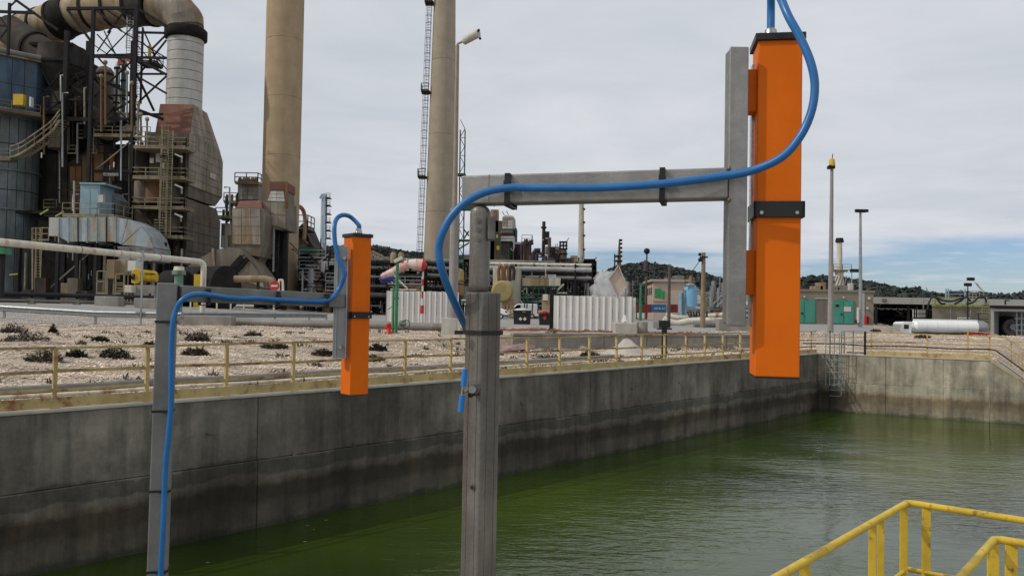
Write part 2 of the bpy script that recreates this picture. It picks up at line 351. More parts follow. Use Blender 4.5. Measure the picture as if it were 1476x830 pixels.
# water
wm = MB(); c_ = C0 - AD*.2 - BD*.2
p = [C0 + NA*.1 + NB*.1 + Vector((0,0,WZ)), C0 + BD*60 + NB*.1 + Vector((0,0,WZ)), C0 + BD*60 + AD*60 + Vector((0,0,WZ)), C0 + AD*60 + NA*.1 + Vector((0,0,WZ))]
wm.add(p, [(0,1,2,3)])
WAT = bpy.data.materials.new('green_basin_water'); WAT.use_nodes = True
t = WAT.node_tree; b = t.nodes['Principled BSDF']; n = t.nodes.new; l = t.links.new
g = n('ShaderNodeNewGeometry'); q = n('ShaderNodeTexNoise'); q.inputs['Scale'].default_value = .09; q.inputs['Detail'].default_value = 4; l(g.outputs['Position'], q.inputs['Vector'])
mw = n('ShaderNodeMapRange'); l(q.outputs[0], mw.inputs[0]); mw.inputs[1].default_value = .30; mw.inputs[2].default_value = .62
x = n('ShaderNodeMix'); x.data_type = 'RGBA'; l(mw.outputs[0], x.inputs[0]); x.inputs[6].default_value = (.008,.017,.003,1); x.inputs[7].default_value = (.046,.076,.007,1); l(x.outputs[2], b.inputs['Base Color'])
b.inputs['Roughness'].default_value = .09; b.inputs['IOR'].default_value = 1.42; b.inputs['Specular IOR Level'].default_value = .5
def wav(scale, sx, sy, rot, det, dist):
    mp_ = n('ShaderNodeMapping'); l(g.outputs['Position'], mp_.inputs[0]); mp_.inputs['Scale'].default_value = (sx, sy, 1); mp_.inputs['Rotation'].default_value = (0,0,rot)
    qq = n('ShaderNodeTexNoise'); qq.inputs['Scale'].default_value = scale; qq.inputs['Detail'].default_value = det; qq.inputs['Distortion'].default_value = dist; l(mp_.outputs[0], qq.inputs['Vector']); return qq.outputs[0]
w1 = wav(2.6, .55, 1.5, .55, 3, .6); w2 = wav(7.5, .6, 1.4, .35, 2, .4); w3 = wav(.5, .7, 1.2, .2, 2, .5)
ad = mth('ADD', mth('ADD', mth('MULTIPLY', w1, 1.0, nt=t), mth('MULTIPLY', w2, .35, nt=t), nt=t), mth('MULTIPLY', w3, 1.2, nt=t), nt=t)
w4 = wav(.11, 1, 1, 0, 3, .8); mr_ = n('ShaderNodeMapRange'); l(w4, mr_.inputs[0]); mr_.inputs[1].default_value = .40; mr_.inputs[2].default_value = .60; mr_.inputs[3].default_value = .35; mr_.inputs[4].default_value = 1.25
ad = mth('MULTIPLY', ad, mr_.outputs[0], nt=t)
bp = n('ShaderNodeBump'); bp.inputs['Strength'].default_value = .9; bp.inputs['Distance'].default_value = .03; l(ad, bp.inputs['Height']); l(bp.outputs[0], b.inputs['Normal'])
struct('water', wm, WAT)
fm = MB(); rg2 = random.Random(8)
for px, py in [(443,757),(452,762),(440,780),(330,748),(300,810),(470,749)]:
    q = G(px, py, WZ+.006); k_ = 7; w_ = rg2.uniform(.03,.07)
    fm.add([(q.x+w_*math.cos(6.28*i/k_)*rg2.uniform(.3,1.2), q.y+w_*.5*math.sin(6.28*i/k_)*rg2.uniform(.3,1.2), WZ+.007) for i in range(k_)], [tuple(range(k_))])
tag(fm.build('floating_scum', CONC), 'tiny pale flecks of scum floating near the left basin wall', 'scum', kind='stuff')
# walls: tide-stained cast concrete panels
def wallmat(name, c, light):
    mt = mat(name, c, .9, 0, .3, .8, streak=.75, sdark=.5, bump=.5, bs_=12)
    t = mt.node_tree; n = t.nodes.new; l = t.links.new; b = [q for q in t.nodes if q.type == 'BSDF_PRINCIPLED'][0]; cc = b.inputs['Base Color'].links[0].from_socket
    g = n('ShaderNodeNewGeometry'); sx = n('ShaderNodeSeparateXYZ'); l(g.outputs['Position'], sx.inputs[0])
    q = n('ShaderNodeTexNoise'); q.inputs['Scale'].default_value = .8; q.inputs['Detail'].default_value = 8; q.inputs['Roughness'].default_value = .65; l(g.outputs['Position'], q.inputs['Vector'])
    q2 = n('ShaderNodeTexNoise'); q2.inputs['Scale'].default_value = .18; q2.inputs['Detail'].default_value = 3; l(g.outputs['Position'], q2.inputs['Vector'])
    q3 = n('ShaderNodeTexNoise'); q3.inputs['Scale'].default_value = 5; q3.inputs['Detail'].default_value = 6; l(g.outputs['Position'], q3.inputs['Vector'])
    z = mth('ADD', mth('ADD', sx.outputs[2], mth('MULTIPLY', mth('SUBTRACT', q.outputs[0], .5, nt=t), .5, nt=t), nt=t), mth('MULTIPLY', mth('SUBTRACT', q3.outputs[0], .5, nt=t), .12, nt=t), nt=t)
    rr = n('ShaderNodeValToRGB'); l(mth('DIVIDE', mth('ADD', z, 2.6, nt=t), 2.6, nt=t), rr.inputs[0]); e = rr.color_ramp.elements
    def st(zz, v, w=(1,1,1)):
        return ((zz+2.6)/2.6, (v*w[0], v*w[1], v*w[2], 1))
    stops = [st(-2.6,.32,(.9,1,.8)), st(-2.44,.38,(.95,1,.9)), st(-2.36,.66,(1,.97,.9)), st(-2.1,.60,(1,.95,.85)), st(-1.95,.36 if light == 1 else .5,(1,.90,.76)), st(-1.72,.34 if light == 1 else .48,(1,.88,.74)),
             st(-1.6,.80,(1,.95,.86)), st(-1.5,.92), st(-1.46,.55 if light == 1 else .9,(.97,1,1)), st(-1.22,.58 if light == 1 else .92,(.97,1,1)), st(-1.18,.97), st(-.6,1.0), st(-.15,.92), st(0,.8)]  # left wall: lower tide band also deepened with painted shade
    e[0].position, e[0].color = stops[0]; e[1].position, e[1].color = stops[-1]
    for po, cl in stops[1:-1]:
        k = e.new(po); k.color = cl
    x = n('ShaderNodeMix'); x.data_type = 'RGBA'; x.blend_type = 'MULTIPLY'; x.inputs[0].default_value = 1; l(cc, x.inputs[6]); l(rr.outputs[0], x.inputs[7])
    mr = n('ShaderNodeMapRange'); l(q2.outputs[0], mr.inputs[0]); mr.inputs[1].default_value = .38; mr.inputs[2].default_value = .62; mr.inputs[3].default_value = .55; mr.inputs[4].default_value = 1.2
    mpd = n('ShaderNodeMapping'); l(g.outputs['Position'], mpd.inputs[0]); mpd.inputs['Scale'].default_value = (1,1,.1)
    dn = n('ShaderNodeTexNoise'); dn.inputs['Scale'].default_value = 2.6; dn.inputs['Detail'].default_value = 9; dn.inputs['Roughness'].default_value = .7; l(mpd.outputs[0], dn.inputs['Vector'])
    dr1 = n('ShaderNodeMapRange'); l(dn.outputs[0], dr1.inputs[0]); dr1.inputs[1].default_value = .46; dr1.inputs[2].default_value = .64; dr1.inputs[3].default_value = 1.08; dr1.inputs[4].default_value = .66
    bn = n('ShaderNodeTexNoise'); bn.inputs['Scale'].default_value = 1.1; bn.inputs['Detail'].default_value = 10; bn.inputs['Roughness'].default_value = .78; l(g.outputs['Position'], bn.inputs['Vector'])
    br = n('ShaderNodeMapRange'); l(bn.outputs[0], br.inputs[0]); br.inputs[1].default_value = .4; br.inputs[2].default_value = .62; br.inputs[3].default_value = 1.15; br.inputs[4].default_value = .68
    ml = mth('MULTIPLY', mth('MULTIPLY', mr.outputs[0], dr1.outputs[0], nt=t), br.outputs[0], nt=t)
    # black patch in the basin corner: stain plus shadow painted into the colour
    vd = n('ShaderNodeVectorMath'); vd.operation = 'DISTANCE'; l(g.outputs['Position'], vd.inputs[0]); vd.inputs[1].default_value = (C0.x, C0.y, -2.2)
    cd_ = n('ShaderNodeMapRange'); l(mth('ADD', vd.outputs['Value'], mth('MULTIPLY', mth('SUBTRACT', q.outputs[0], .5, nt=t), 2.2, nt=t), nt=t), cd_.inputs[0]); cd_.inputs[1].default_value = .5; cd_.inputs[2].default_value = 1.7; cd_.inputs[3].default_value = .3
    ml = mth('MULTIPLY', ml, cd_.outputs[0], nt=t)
    s_ = n('ShaderNodeVectorMath'); s_.operation = 'SCALE'; l(x.outputs[2], s_.inputs[0]); l(ml, s_.inputs['Scale']); l(s_.outputs[0], b.inputs['Base Color'])
    return mt
WALLA = wallmat('tide_stained_concrete', (.195,.172,.136), 1); WALLB = wallmat('tide_stained_sunlit_concrete', (.46,.41,.31), .6)  # far wall base brightened and warmed, sunlight put into its colour
def wall_run(t, O, D, Nn, cuts, zt=None, mt=None, zb=-4.2, rows=(-1.22,)):
    for i in range(len(cuts)-1):
        a, b2 = cuts[i]+.006, cuts[i+1]-.006
        lev = [0] + list(rows) + [zb]
        for j in range(len(lev)-1):
            z1, z0 = lev[j]-(0 if j == 0 else .0025), lev[j+1]+.0025
            pr = .012*((i*3+j*5) % 3)/2
            off = Nn*(-pr) + (Nn*(-.03) if j == len(lev)-2 else Nn*0)   # the lowest lift stands a little proud
            A_ = O + D*a + off; B_ = O + D*b2 + off
            mb = MB(); q = [A_, B_, O+D*b2+Nn*.35, O+D*a+Nn*.35]
            zt0 = [0, 0]
            mb.add([(*p.xy, z0) for p in q] + [(*p.xy, z1-.02 if j == 0 else z1) for p in q], [(0,3,2,1),(4,5,6,7),(0,1,5,4),(1,2,6,5),(2,3,7,6),(3,0,4,7)])
            mb.build('concrete_panel', mt, t, bevel=.012, seg=1)
wa = thing('basin_wall', 'long tide-stained grey concrete wall on the left side of the green water', 'wall', C0 + AD*16 + Vector((0,0,-2.5)))
cutsA = [0, 3.15, 7.8, 12.5, 17.35, 22.2, 28.2, 33.5, 38.5, 44]
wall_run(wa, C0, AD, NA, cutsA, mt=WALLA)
mb = MB(); q = [C0+NA*.12+NB*.3, C0+AD*44+NA*.12, C0+AD*44+NA*.42, C0+NA*.42+NB*.4]
mb.prism([(p.x, p.y) for p in q], -4.3, -.05, 'z').build('wall_core', DARK, wa)
mb = MB(); q = [C0-NA*.02+AD*.03, C0+AD*44-NA*.02, C0+AD*44+NA*.5, C0+AD*.03+NA*.5]
mb.prism([(p.x, p.y) for p in q], -.02, .035, 'z').build('coping', CONCP, wa, bevel=.012, seg=1)
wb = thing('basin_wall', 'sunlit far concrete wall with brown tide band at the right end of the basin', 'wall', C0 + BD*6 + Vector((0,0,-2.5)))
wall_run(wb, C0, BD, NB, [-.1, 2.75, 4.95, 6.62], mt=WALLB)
# right of the ramp the wall top steps down at a slant to a lower level
LOW = -1.08; UR2 = UR + 1.55
def bq(u, s, z): p = C0 + BD*u + NB*s; return (p.x, p.y, z)
mb = MB(); f = [bq(6.64,0,-4.2), bq(UR2,0,-4.2), bq(UR2,0,LOW), bq(UR,0,-.02), bq(6.64,0,-.02)]; g_ = [bq(6.64,.35,-4.2), bq(UR2,.35,-4.2), bq(UR2,.35,LOW), bq(UR,.35,-.02), bq(6.64,.35,-.02)]
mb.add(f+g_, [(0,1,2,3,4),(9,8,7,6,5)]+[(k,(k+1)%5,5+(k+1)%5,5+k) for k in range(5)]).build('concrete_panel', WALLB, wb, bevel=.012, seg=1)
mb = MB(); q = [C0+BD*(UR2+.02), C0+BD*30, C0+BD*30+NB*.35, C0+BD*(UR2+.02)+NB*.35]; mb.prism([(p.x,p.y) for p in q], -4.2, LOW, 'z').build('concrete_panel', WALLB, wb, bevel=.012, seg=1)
mb = MB(); q = [C0+BD*.05-NB*.02, C0+BD*UR-NB*.02, C0+BD*UR+NB*.5, C0+BD*.05+NB*.5]; mb.prism([(p.x,p.y) for p in q], -.02, .03, 'z').build('coping', CONCP, wb, bevel=.012, seg=1)
mb = MB(); q = [bq(UR,-.02,.03), bq(UR2,-.02,LOW+.05), bq(UR2,.5,LOW+.05), bq(UR,.5,.03), bq(UR,-.02,-.04), bq(UR2,-.02,LOW-.02), bq(UR2,.5,LOW-.02), bq(UR,.5,-.04)]
mb.add(q, [(0,1,2,3),(7,6,5,4),(0,4,5,1),(1,5,6,2),(2,6,7,3),(3,7,4,0)]).build('sloping_coping', YEL, wb)
mb = MB(); q = [C0+BD*UR2-NB*.02, C0+BD*30-NB*.02, C0+BD*30+NB*.5, C0+BD*UR2+NB*.5]; mb.prism([(p.x,p.y) for p in q], LOW, LOW+.05, 'z').build('coping', YEL, wb)
# mortar patches over the formwork ties
rr = random.Random(21)
for (par_, O_, D_, N_, m_, spots) in ((wa, C0, AD, NA, CONC, [(rr.uniform(3,36), rr.choice((-.64,-1.2,-1.25))+rr.uniform(-.05,.05)) for _ in range(14)]),):
    for u, z in spots:
        w_ = rr.uniform(.04,.09); h_ = w_*rr.uniform(.5,.9); c_ = O_+D_*u-N_*.03+Z0*z
        mb = MB(); q = [c_+D_*(w_*math.cos(k)*rr.uniform(.6,1.1))+Z0*(h_*math.sin(k)*rr.uniform(.7,1.1)) for k in np.linspace(0,6.283,9)[:-1]]
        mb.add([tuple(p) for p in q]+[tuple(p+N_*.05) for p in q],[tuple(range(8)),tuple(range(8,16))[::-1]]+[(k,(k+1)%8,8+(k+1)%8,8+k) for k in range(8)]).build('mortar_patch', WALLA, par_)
# near quay under the camera
mb = MB(); mb.prism([(-16.5,4.6),(26,4.6),(26,-12),(-30,-12)], -4, -.01, 'z'); struct('quay', mb, CONC)
mb = MB(); p0 = C0+BD*30; p1 = p0+AD*45; q = [p0, p1, p1+BD*6, p0+BD*6]; mb.prism([(k.x,k.y) for k in q], -4.2, LOW, 'z'); struct('right_quay', mb, CONC)
# ---------------------------------------------------------------- railing along the walls
def railing(label, O, D, Nn, us_, u0, u1, loc, skipposts=()):
    t = thing('basin_railing', label, 'railing', loc)
    o = lambda u, s, z: O + D*u + Nn*s + Vector((0,0,z))
    # individual rail lengths between posts: they sag and rust one by one
    cuts = [u0] + list(us_) + [u1]; rr = random.Random(5)
    for i, u in enumerate(us_):
        h = 1.0
        mb = MB(); mb.frame(o(u,.12,.5), D, Nn, Vector((0,0,1)), .03, .03, .5); mb.frame(o(u,.12,.045), D, Nn, Vector((0,0,1)), .06, .06, .012)
        mb.build('post', YEL, t)
    for i in range(len(cuts)-1):
        a, b_ = cuts[i], cuts[i+1]
        if b_-a < .05: continue
        s1 = rr.uniform(-.012,.012); s2 = rr.uniform(-.02,.02)
        MB().beam(o(a,.12,1.0), o(b_,.12,1.0+s1), .045, .04).build('top_rail', rr.choice([YEL,YELR,YELR]), t)
        MB().beam(o(a,.12,.62), o(b_,.12,.62+s2), .012, .05).build('middle_rail', rr.choice([YEL,YELR]), t)
        MB().beam(o(a,.12,.33), o(b_,.12,.33+s1), .012, .05).build('lower_rail', rr.choice([YEL,YELR]), t)
        MB().beam(o(a,.085,.13), o(b_,.085,.13), .01, .17).build('toe_plate', rr.choice([YEL,YEL,YELR]), t)
    return t
usA = [1.96-1.42] + [1.96+1.42*i for i in range(1,3)] 
usA = sorted([.57, 1.96, 3.35, 4.75, 6.15, 7.54, 8.95, 10.32, 11.65, 13.07, 14.47, 15.88, 17.28, 18.69, 20.1, 21.52, 22.95, 24.4, 25.9, 27.36, 28.82, 30.32, 31.81, 33.3, 34.8])
railing('rusty yellow railing of posts and flat bars on top of the long left basin wall', C0, AD, NA, usA, .0, 36, C0+AD*16)
railing('yellow railing with dark hose on top of the sunlit far basin wall', C0, BD, NB, [2.15+.0, 4.33, 6.62], 1.95, UR, C0+BD*4)
# sloping rails at the ramp
t = thing('ramp_railing', 'slanting yellow railing where the far basin wall top steps down at right', 'railing', C0+BD*UR)
for h in (1.0, .62): MB().tube([Vector(bq(UR,.12,h)), Vector(bq(UR+.5,.12,h)), Vector(bq(UR2+.4,.12,LOW+h)), Vector(bq(UR+5,.12,LOW+h))], .022, 6).build('rail', YEL, t)
for u, z in ((UR+1.1, -.6), (UR2+.6, LOW), (UR+3.4, LOW)): MB().beam(bq(u,.12,z), bq(u,.12,z+1.0), .04).build('post', YEL, t)
for h in (1.0,.6): MB().tube([Vector(bq(UR-1.0,1.9,.55+h-.4)), Vector(bq(UR+.1,1.9,.5+h-.4)), Vector(bq(UR2+1.2,1.9,LOW+h))], .022, 6).build('rail', YEL, t)
for u, z in ((UR-.8, .1), (UR+.8, -.3)): MB().beam(bq(u,1.9,z), bq(u,1.9,z+1.05), .04).build('post', YEL, t)
# hose clipped to the far rail and conduit in the ramp
mb = MB(); pts = [Vector(bq(-2.2,-.1+0,.45)), Vector(bq(.3,.05,.47))]
pts = [C0+AD*1.6+NA*.05+Vector((0,0,.5)), C0+NA*.1+NB*.05+Vector((0,0,.46))] + [Vector(bq(u,.08,.45+.02*math.sin(u*2.1))) for u in np.arange(.6, UR, .5)] + [Vector(bq(UR+.2,.08,.42)), Vector(bq(UR2+.1,.08,LOW+.35)), Vector(bq(UR+5,.08,LOW+.3))]
tag(mb.tube(pts, .03, 6).build('hose', BLACKP), 'dark hose running along the yellow railing of the far wall', 'hose')
mb = MB(); pts = [Vector(bq(u, 1.2+.5*math.sin(u*.9), tz(*bq(u, 1.2+.5*math.sin(u*.9),0)[:2])+.05)) for u in np.arange(1.0, 6.3, .4)]
tag(mb.tube(pts, .028, 6).build('hose', BLACKP), 'loose black hose lying on the gravel behind the far railing', 'hose')
tag(MB().tube([Vector(bq(UR+.25,.3,.06)), Vector(bq(UR2+.0,.3,LOW+.12)), Vector(bq(UR+5,.3,LOW+.1))], .04, 8).build('conduit_pipe', SILV), 'silvery conduit pipe laid on the slanting yellow wall top at right', 'pipe')
# ladder with hoop cage at the corner
t = thing('basin_ladder', 'steel ladder with safety hoops hanging in the far corner of the basin', 'ladder', C0+BD*.7)
lu = .75; 
def lp(u, s, z): return Vector(bq(u, s, z))
for k in (-.24, .24): MB().beam(lp(lu+k,-.28,-1.75 if k > 0 else -2.6), lp(lu+k,-.28,1.05), .05, .02).build('stile', DARK2 if k < 0 else GALV, t)
r0 = MB().tube([lp(lu-.24,-.28,.8), lp(lu+.24,-.28,.8)], .014, 6).build('rung', GALV, t)
for i in range(1, 11): dup(r0, (0,0,-.26*i))
for z in (.9, .35, -.2, -.75, -1.3):
    MB().tube([lp(lu+.42*math.cos(a), -.28-.0-.42*math.sin(a)*.95, z) for a in np.linspace(math.pi*.98, math.pi*.02, 9)], .014, 5).build('hoop', GALV, t)
for a in (.15,.35,.5,.65,.85):
    MB().beam(lp(lu+.43*math.cos(a*math.pi), -.28-.41*math.sin(a*math.pi), -1.35), lp(lu+.43*math.cos(a*math.pi), -.28-.41*math.sin(a*math.pi), .95), .03, .008).build('cage_strip', GALV, t)
t = thing('ladder_gate', 'small galvanised side railing standing beside the corner ladder', 'railing', C0+BD*1.6)
for u in (1.05, 1.42, 1.9): MB().beam(lp(u,.1,.03 if u < 1.8 else -.55), lp(u,.1,1.05), .045 if u < 1.8 else .07).build('post', GALV if u < 1.8 else DARK2, t)
for z in (1.05, .55): MB().beam(lp(1.0,.1,z), lp(1.95,.1,z), .035).build('rail', GALV, t)
# ---------------------------------------------------------------- pipes and things on the gravel
def apt(v, s, z=0, zoff=None):
    p = C0 + AD*v + NA*s; return Vector((p.x, p.y, tz(p.x, p.y)+z))
tag(MB().tube([apt(v, 2.15, .14) for v in np.arange(13, 38, 1.0)], .075, 8).build('ground_pipe', PIPEG), 'thicker grey pipe lying on the gravel along the left railing', 'pipe')
tag(MB().tube([apt(v, 1.55, .10) for v in np.arange(15.5, 38, 1.0)], .035, 8).build('ground_pipe', CREAMP), 'thin pale pipe lying nearest the left railing beside the grey pipe', 'pipe')
# dry shrubs
def shrub(p, w, h, mt, label, n=420):
    rr = random.Random(int(p.x*91+p.y*37)); t = thing('dry_shrub', label, 'shrub', p, 'dry shrubs on the gravel'); mb = MB()
    for i in range(n):
        a = rr.uniform(0, 6.28); r = math.sqrt(rr.random()); x = w/2*r*math.cos(a); y = w/3*r*math.sin(a); top = h*(1-r*r*.8)*rr.uniform(.55,1.1)
        zz = rr.uniform(.05, 1)*top; s = rr.uniform(.03,.07); b_ = rr.uniform(0,6.28)
        q = Vector((p.x+x, p.y+y, p.z+zz)); d = Vector((math.cos(b_), math.sin(b_), rr.uniform(.1,.7)))*s*1.5; e = Vector((-math.sin(b_), math.cos(b_), 0))*s*.6
        mb.add([q-e, q+e, q+d+e*.3, q+d-e*.3], [(0,1,2,3)])
    mb.build('foliage', mt, t); h *= .75
    sb = MB()
    for i in range(26):
        a = rr.uniform(0, 6.28); r = rr.uniform(.2, .9); q = Vector((p.x+w/2*r*math.cos(a), p.y+w/3*r*math.sin(a), p.z+h*(1-r*r*.7)))
        sb.beam((p.x+w*.1*math.cos(a), p.y+w*.1*math.sin(a), p.z-.03), q, .012)
    sb.build('stem', DRY, t)
shr = [(20,480,1.9,.45,DRY,'dark wide shrub at the left edge of the photo beyond the railing'),(40,491,2.6,.34,DRY,'long low brown shrub left behind the first railing post'),
 (63,520,1.7,.42,DRY,'brown shrub directly behind the leftmost railing post'),(110,515,.95,.28,DRYG,'small grey-green shrub between the leftmost railing post and the large mound'),(165,515,1.5,.42,DRYG,'rounded grey-green shrub left of the grey gantry post'),
 (145,492,1.0,.22,DRY,'small dry tuft left of the grey gantry post, farther back'),(76,480,.5,.4,DRY,'single spiky dry tuft near the guard rail at left'),(285,492,1.6,.5,DRY,'dry shrub just right of the grey gantry post'),
 (282,512,1.5,.35,DRY,'low dry shrub behind the third railing bay'),(395,502,1.7,.38,DRYG,'dark green-grey shrub in the middle of the gravel below the steel arm'),(365,485,1.3,.3,DRY,'small dry shrub behind the dark one, below the steel arm'),
 (465,512,1.3,.25,DRY,'dry shrub left of the smaller orange box foot'),(545,505,1.2,.35,DRYG,'shrub right of the smaller orange box'),(535,520,1.6,.25,DRY,'flat dry shrub right beside the smaller orange box near the railing'),
 (795,492,1.6,.75,DRY,'bushy dry weed against the low concrete wall right of the near post'),(790,520,2.2,.35,DRY,'flat brown weeds before the low concrete wall'),(215,500,.8,.2,DRY,'tiny tuft beside the grey gantry post'),(700,520,1.0,.3,DRY,'dry weed close right of the near steel post'),
 (1262,478,1.6,.3,DRY,'low weed on the gravel right of the farther floodlight mast'),(1330,487,1.8,.35,DRY,'low brown weed on the gravel before the road tanker'),(850,514,1.6,.3,DRY,'brown weeds between the concrete wall and the railing in the middle')]
for px, py, w, h, mt, lab in shr:
    g0 = on_ground(px, py)
    shrub(Vector((g0.x, g0.y, tz(g0.x, g0.y))), w*.5, h*.8, mt, lab)
# sparse weeds and dry stalks between the stones
wr = random.Random(77); wm_ = MB()
for i in range(260):
    v = wr.uniform(1, 38); s_ = .6 + 17*wr.random()**1.5; q = apt(v, s_)
    d_ = (q.x-L1a.x)*L1n.x + (q.y-L1a.y)*L1n.y
    if -2.5 < q.x < 12 and d_ > -.2: continue
    k_ = wr.choice((1,1,2,3)); w_ = wr.uniform(.06,.28)*(.5+.5*k_)
    for j in range(14*k_):
        a_ = wr.uniform(0,6.28); r_ = w_*math.sqrt(wr.random()); b_ = q+Vector((r_*math.cos(a_), r_*math.sin(a_)*.6, 0)); hh = wr.uniform(.02,.16)*(1.2-r_/w_*.6); e_ = Vector((math.cos(a_+1.3), math.sin(a_+1.3), 0))*wr.uniform(.012,.035); tp = b_+Vector((wr.uniform(-.08,.08), wr.uniform(-.05,.05), hh))
        wm_.add([b_-e_, b_+e_, tp+e_*.3, tp-e_*.3], [(0,1,2,3)])
tag(wm_.build('dry_weeds', DRY), 'sparse dry weeds scattered over the gravel behind the left railing', 'weeds', kind='stuff')
# low concrete wall with gravel pile
t = thing('low_concrete_wall', 'low stained concrete retaining wall behind the railing in the middle', 'wall', L1a)
for i in range(6):
    a, b_ = L1a + L1d*(i*2.26+.01), L1a + L1d*((i+1)*2.26-.01)
    MB().add([(*p.xy, z) for z in (-.3, .62+.01*(i % 2)) for p in (a-L1n*.12, b_-L1n*.12, b_+L1n*.35, a+L1n*.35)], [(0,3,2,1),(4,5,6,7),(0,1,5,4),(1,2,6,5),(2,3,7,6),(3,0,4,7)]).build('concrete_block', CONC, t, bevel=.02, seg=1)
MB().add([(*p.xy, z) for z in (.62, .72) for p in (L1a-L1n*.2, L1b-L1n*.2, L1b+L1n*.1, L1a+L1n*.1)], [(0,3,2,1),(4,5,6,7),(0,1,5,4),(1,2,6,5),(2,3,7,6),(3,0,4,7)]).build('kerb', CONC, t)
p = G(908, 512, .03); mb = MB(); n_ = 28; rings = [(0,.62),(.12,.57),(.3,.36),(.5,.2),(.75,.06),(1.0,-.02)]
vs_ = []; rr = random.Random(2)
for i,(r,z) in enumerate(rings):
    for k in range(n_): vs_.append((p.x+r*1.3*math.cos(2*math.pi*k/n_)*(1+rr.uniform(-.08,.08)), p.y+.9+r*.8*math.sin(2*math.pi*k/n_)*(1+rr.uniform(-.08,.08)), z+.03+rr.uniform(-.015,.015)))
mb.add(vs_, [(i*n_+k,(i+1)*n_+k,(i+1)*n_+(k+1)%n_,i*n_+(k+1)%n_) for i in range(len(rings)-1) for k in range(n_)], True)
tag(mb.build('sand_pile', CONCP), 'small cone of pale sand heaped against the low concrete wall', 'pile', kind='stuff')
t = thing('valve_post', 'short black post with valve box standing before the low concrete wall', 'post', G(957, 515, .03))
q = origin(t); MB().box(q.x-.09,q.x+.09,q.y-.09,q.y+.09,0,1.15).build('post', BLACKP, t); MB().box(q.x-.2,q.x+.2,q.y-.14,q.y+.14,1.15,1.42).build('valve_box', BLACKP, t); MB().box(q.x-.42,q.x-.22,q.y-.1,q.y+.1,1.12,1.38).build('junction_box', GALV, t); MB().box(q.x-.28,q.x+.28,q.y-.05,q.y+.05,1.08,1.14).build('flange', BLACKP, t)
# big pipe / coping across the middle distance
def road(px_py, name, mt, dz=.012):
    mb = MB(); vs_ = []
    for (a, b_) in px_py:
        for px, Y in (a, b_): p = W(px, 450, Y); vs_.append((p.x, Y, tz(p.x, Y)+dz))
    n = len(px_py); mb.add(vs_, [(2*i, 2*i+1, 2*i+3, 2*i+2) for i in range(n-1)]); return struct(name, mb, mt)
mb = MB()
xs_ = np.arange(-60, 64, 2.0); ys_ = [36.5,38,40,42,44.5,46,48,50,53,55.5,58,61,66,74,84,96,110,125,140]
vs_ = []; 
for Y in ys_:
    for x in xs_:
        vs_.append((x*(Y/60), Y, tz(x*(Y/60), Y)+.02))
n = len(xs_)
def keep(i, j):
    Y = ys_[j]; px = 738+1200*xs_[i]/60
    if Y < 53: return (745 < px < 1060 and Y > 44) or (px < 470 and Y > 36 + 8*max(0,min(1,(px+20)/270)))
    return True
mb.add(vs_, [(j*n+i, j*n+i+1, (j+1)*n+i+1, (j+1)*n+i) for j in range(len(ys_)-1) for i in range(n-1) if keep(i, j)], True)
struct('asphalt_yard', mb, ASPH)
tag(MB().tube([stand(px, Y)+Vector((0,0,.22)) for px, Y in ((325,44.5),(420,43),(520,41.5),(600,40.5),(648,40))], .2, 10).build('ground_pipe', PIPEG), 'wide grey pipe lying across the gravel in front of the left white fence', 'pipe')
tag(MB().box(*sum([[stand(232,43).x, stand(334,43).x]],[]), 43, 43.7, tz(stand(280,43).x,43)-.1, tz(stand(280,43).x,43)+.5).build('concrete_kerb_block', CONC, bevel=.03, seg=1), 'grey concrete block where the ground pipe starts, right of the guard rail', 'block')
# ================================================================ foreground: two steel gantries with orange detector boxes
def spline(pts, k=6):
    pts = [Vector(p) for p in pts]; out = []
    P = [pts[0]*2-pts[1]] + pts + [pts[-1]*2-pts[-2]]
    for i in range(1, len(P)-2):
        a, b, c, d = P[i-1], P[i], P[i+1], P[i+2]
        for j in range(k):
            t = j/k; out.append(.5*((2*b) + (c-a)*t + (2*a-5*b+4*c-d)*t*t + (3*b-a-3*c+d)*t**3))
    out.append(pts[-1]); return out
def strap(mb, c, ax, ay, az_, hx, hz, w, th):      # closed band: normal direction ay is the band's width
    for sx in (-1, 1): mb.frame(c + ax*sx*hx, ax, ay, az_, th/2, w/2, hz+th/2)
    for sz in (-1, 1): mb.frame(c + az_*sz*hz, ax, ay, az_, hx+th/2, w/2, th/2)
Z = Vector((0,0,1))
# ---- near gantry
YB = 2.6
pc = W(693.5, 600, YB); base = Vector((pc.x, YB, 0))
t = thing('steel_gantry', 'near steel post and arm carrying the large orange box', 'bracket', base)
MB().rbox(base.x, base.y, W(693, 421, YB).z/2, .0405, .0405, W(693, 421, YB).z/2, math.radians(44)).build('outer_sleeve', STAIN, t, bevel=.007, seg=3)
_h = W(693, 421, YB).z; _a = math.radians(44); _e1 = Vector((math.cos(_a), math.sin(_a), 0)); _e2 = Vector((-math.sin(_a), math.cos(_a), 0))
for _n, _t, _o in ((_e2*-1, _e1, -.012), (_e2*-1, _e1, .022), (_e1*-1, _e2, .018), (_e1*-1, _e2, -.020)):
    MB().frame(Vector((base.x, base.y, _h/2))+_n*.0408+_t*_o, _t, _n, Z, .0022, .0009, _h/2-.004).build('seam_ridge', STAIN, t)
MB().rbox(base.x, base.y, .008, .11, .11, .008, 0).build('base_plate', STEEL, t, bevel=.003)
z0, z1 = W(693, 425, YB).z, W(690, 296, YB).z
xi = W(691.5, 350, YB).x
MB().rbox(xi, YB, (z0+z1)/2, .0315, .0315, (z1-z0)/2, math.radians(12)).build('inner_post', STAIN, t, bevel=.027, seg=6)
MB().rbox(xi+.034, YB-.02, (W(700,314,YB).z+W(700,347,YB).z)/2, .012, .018, .036, math.radians(12)).build('side_plate', STEELD, t, bevel=.004)
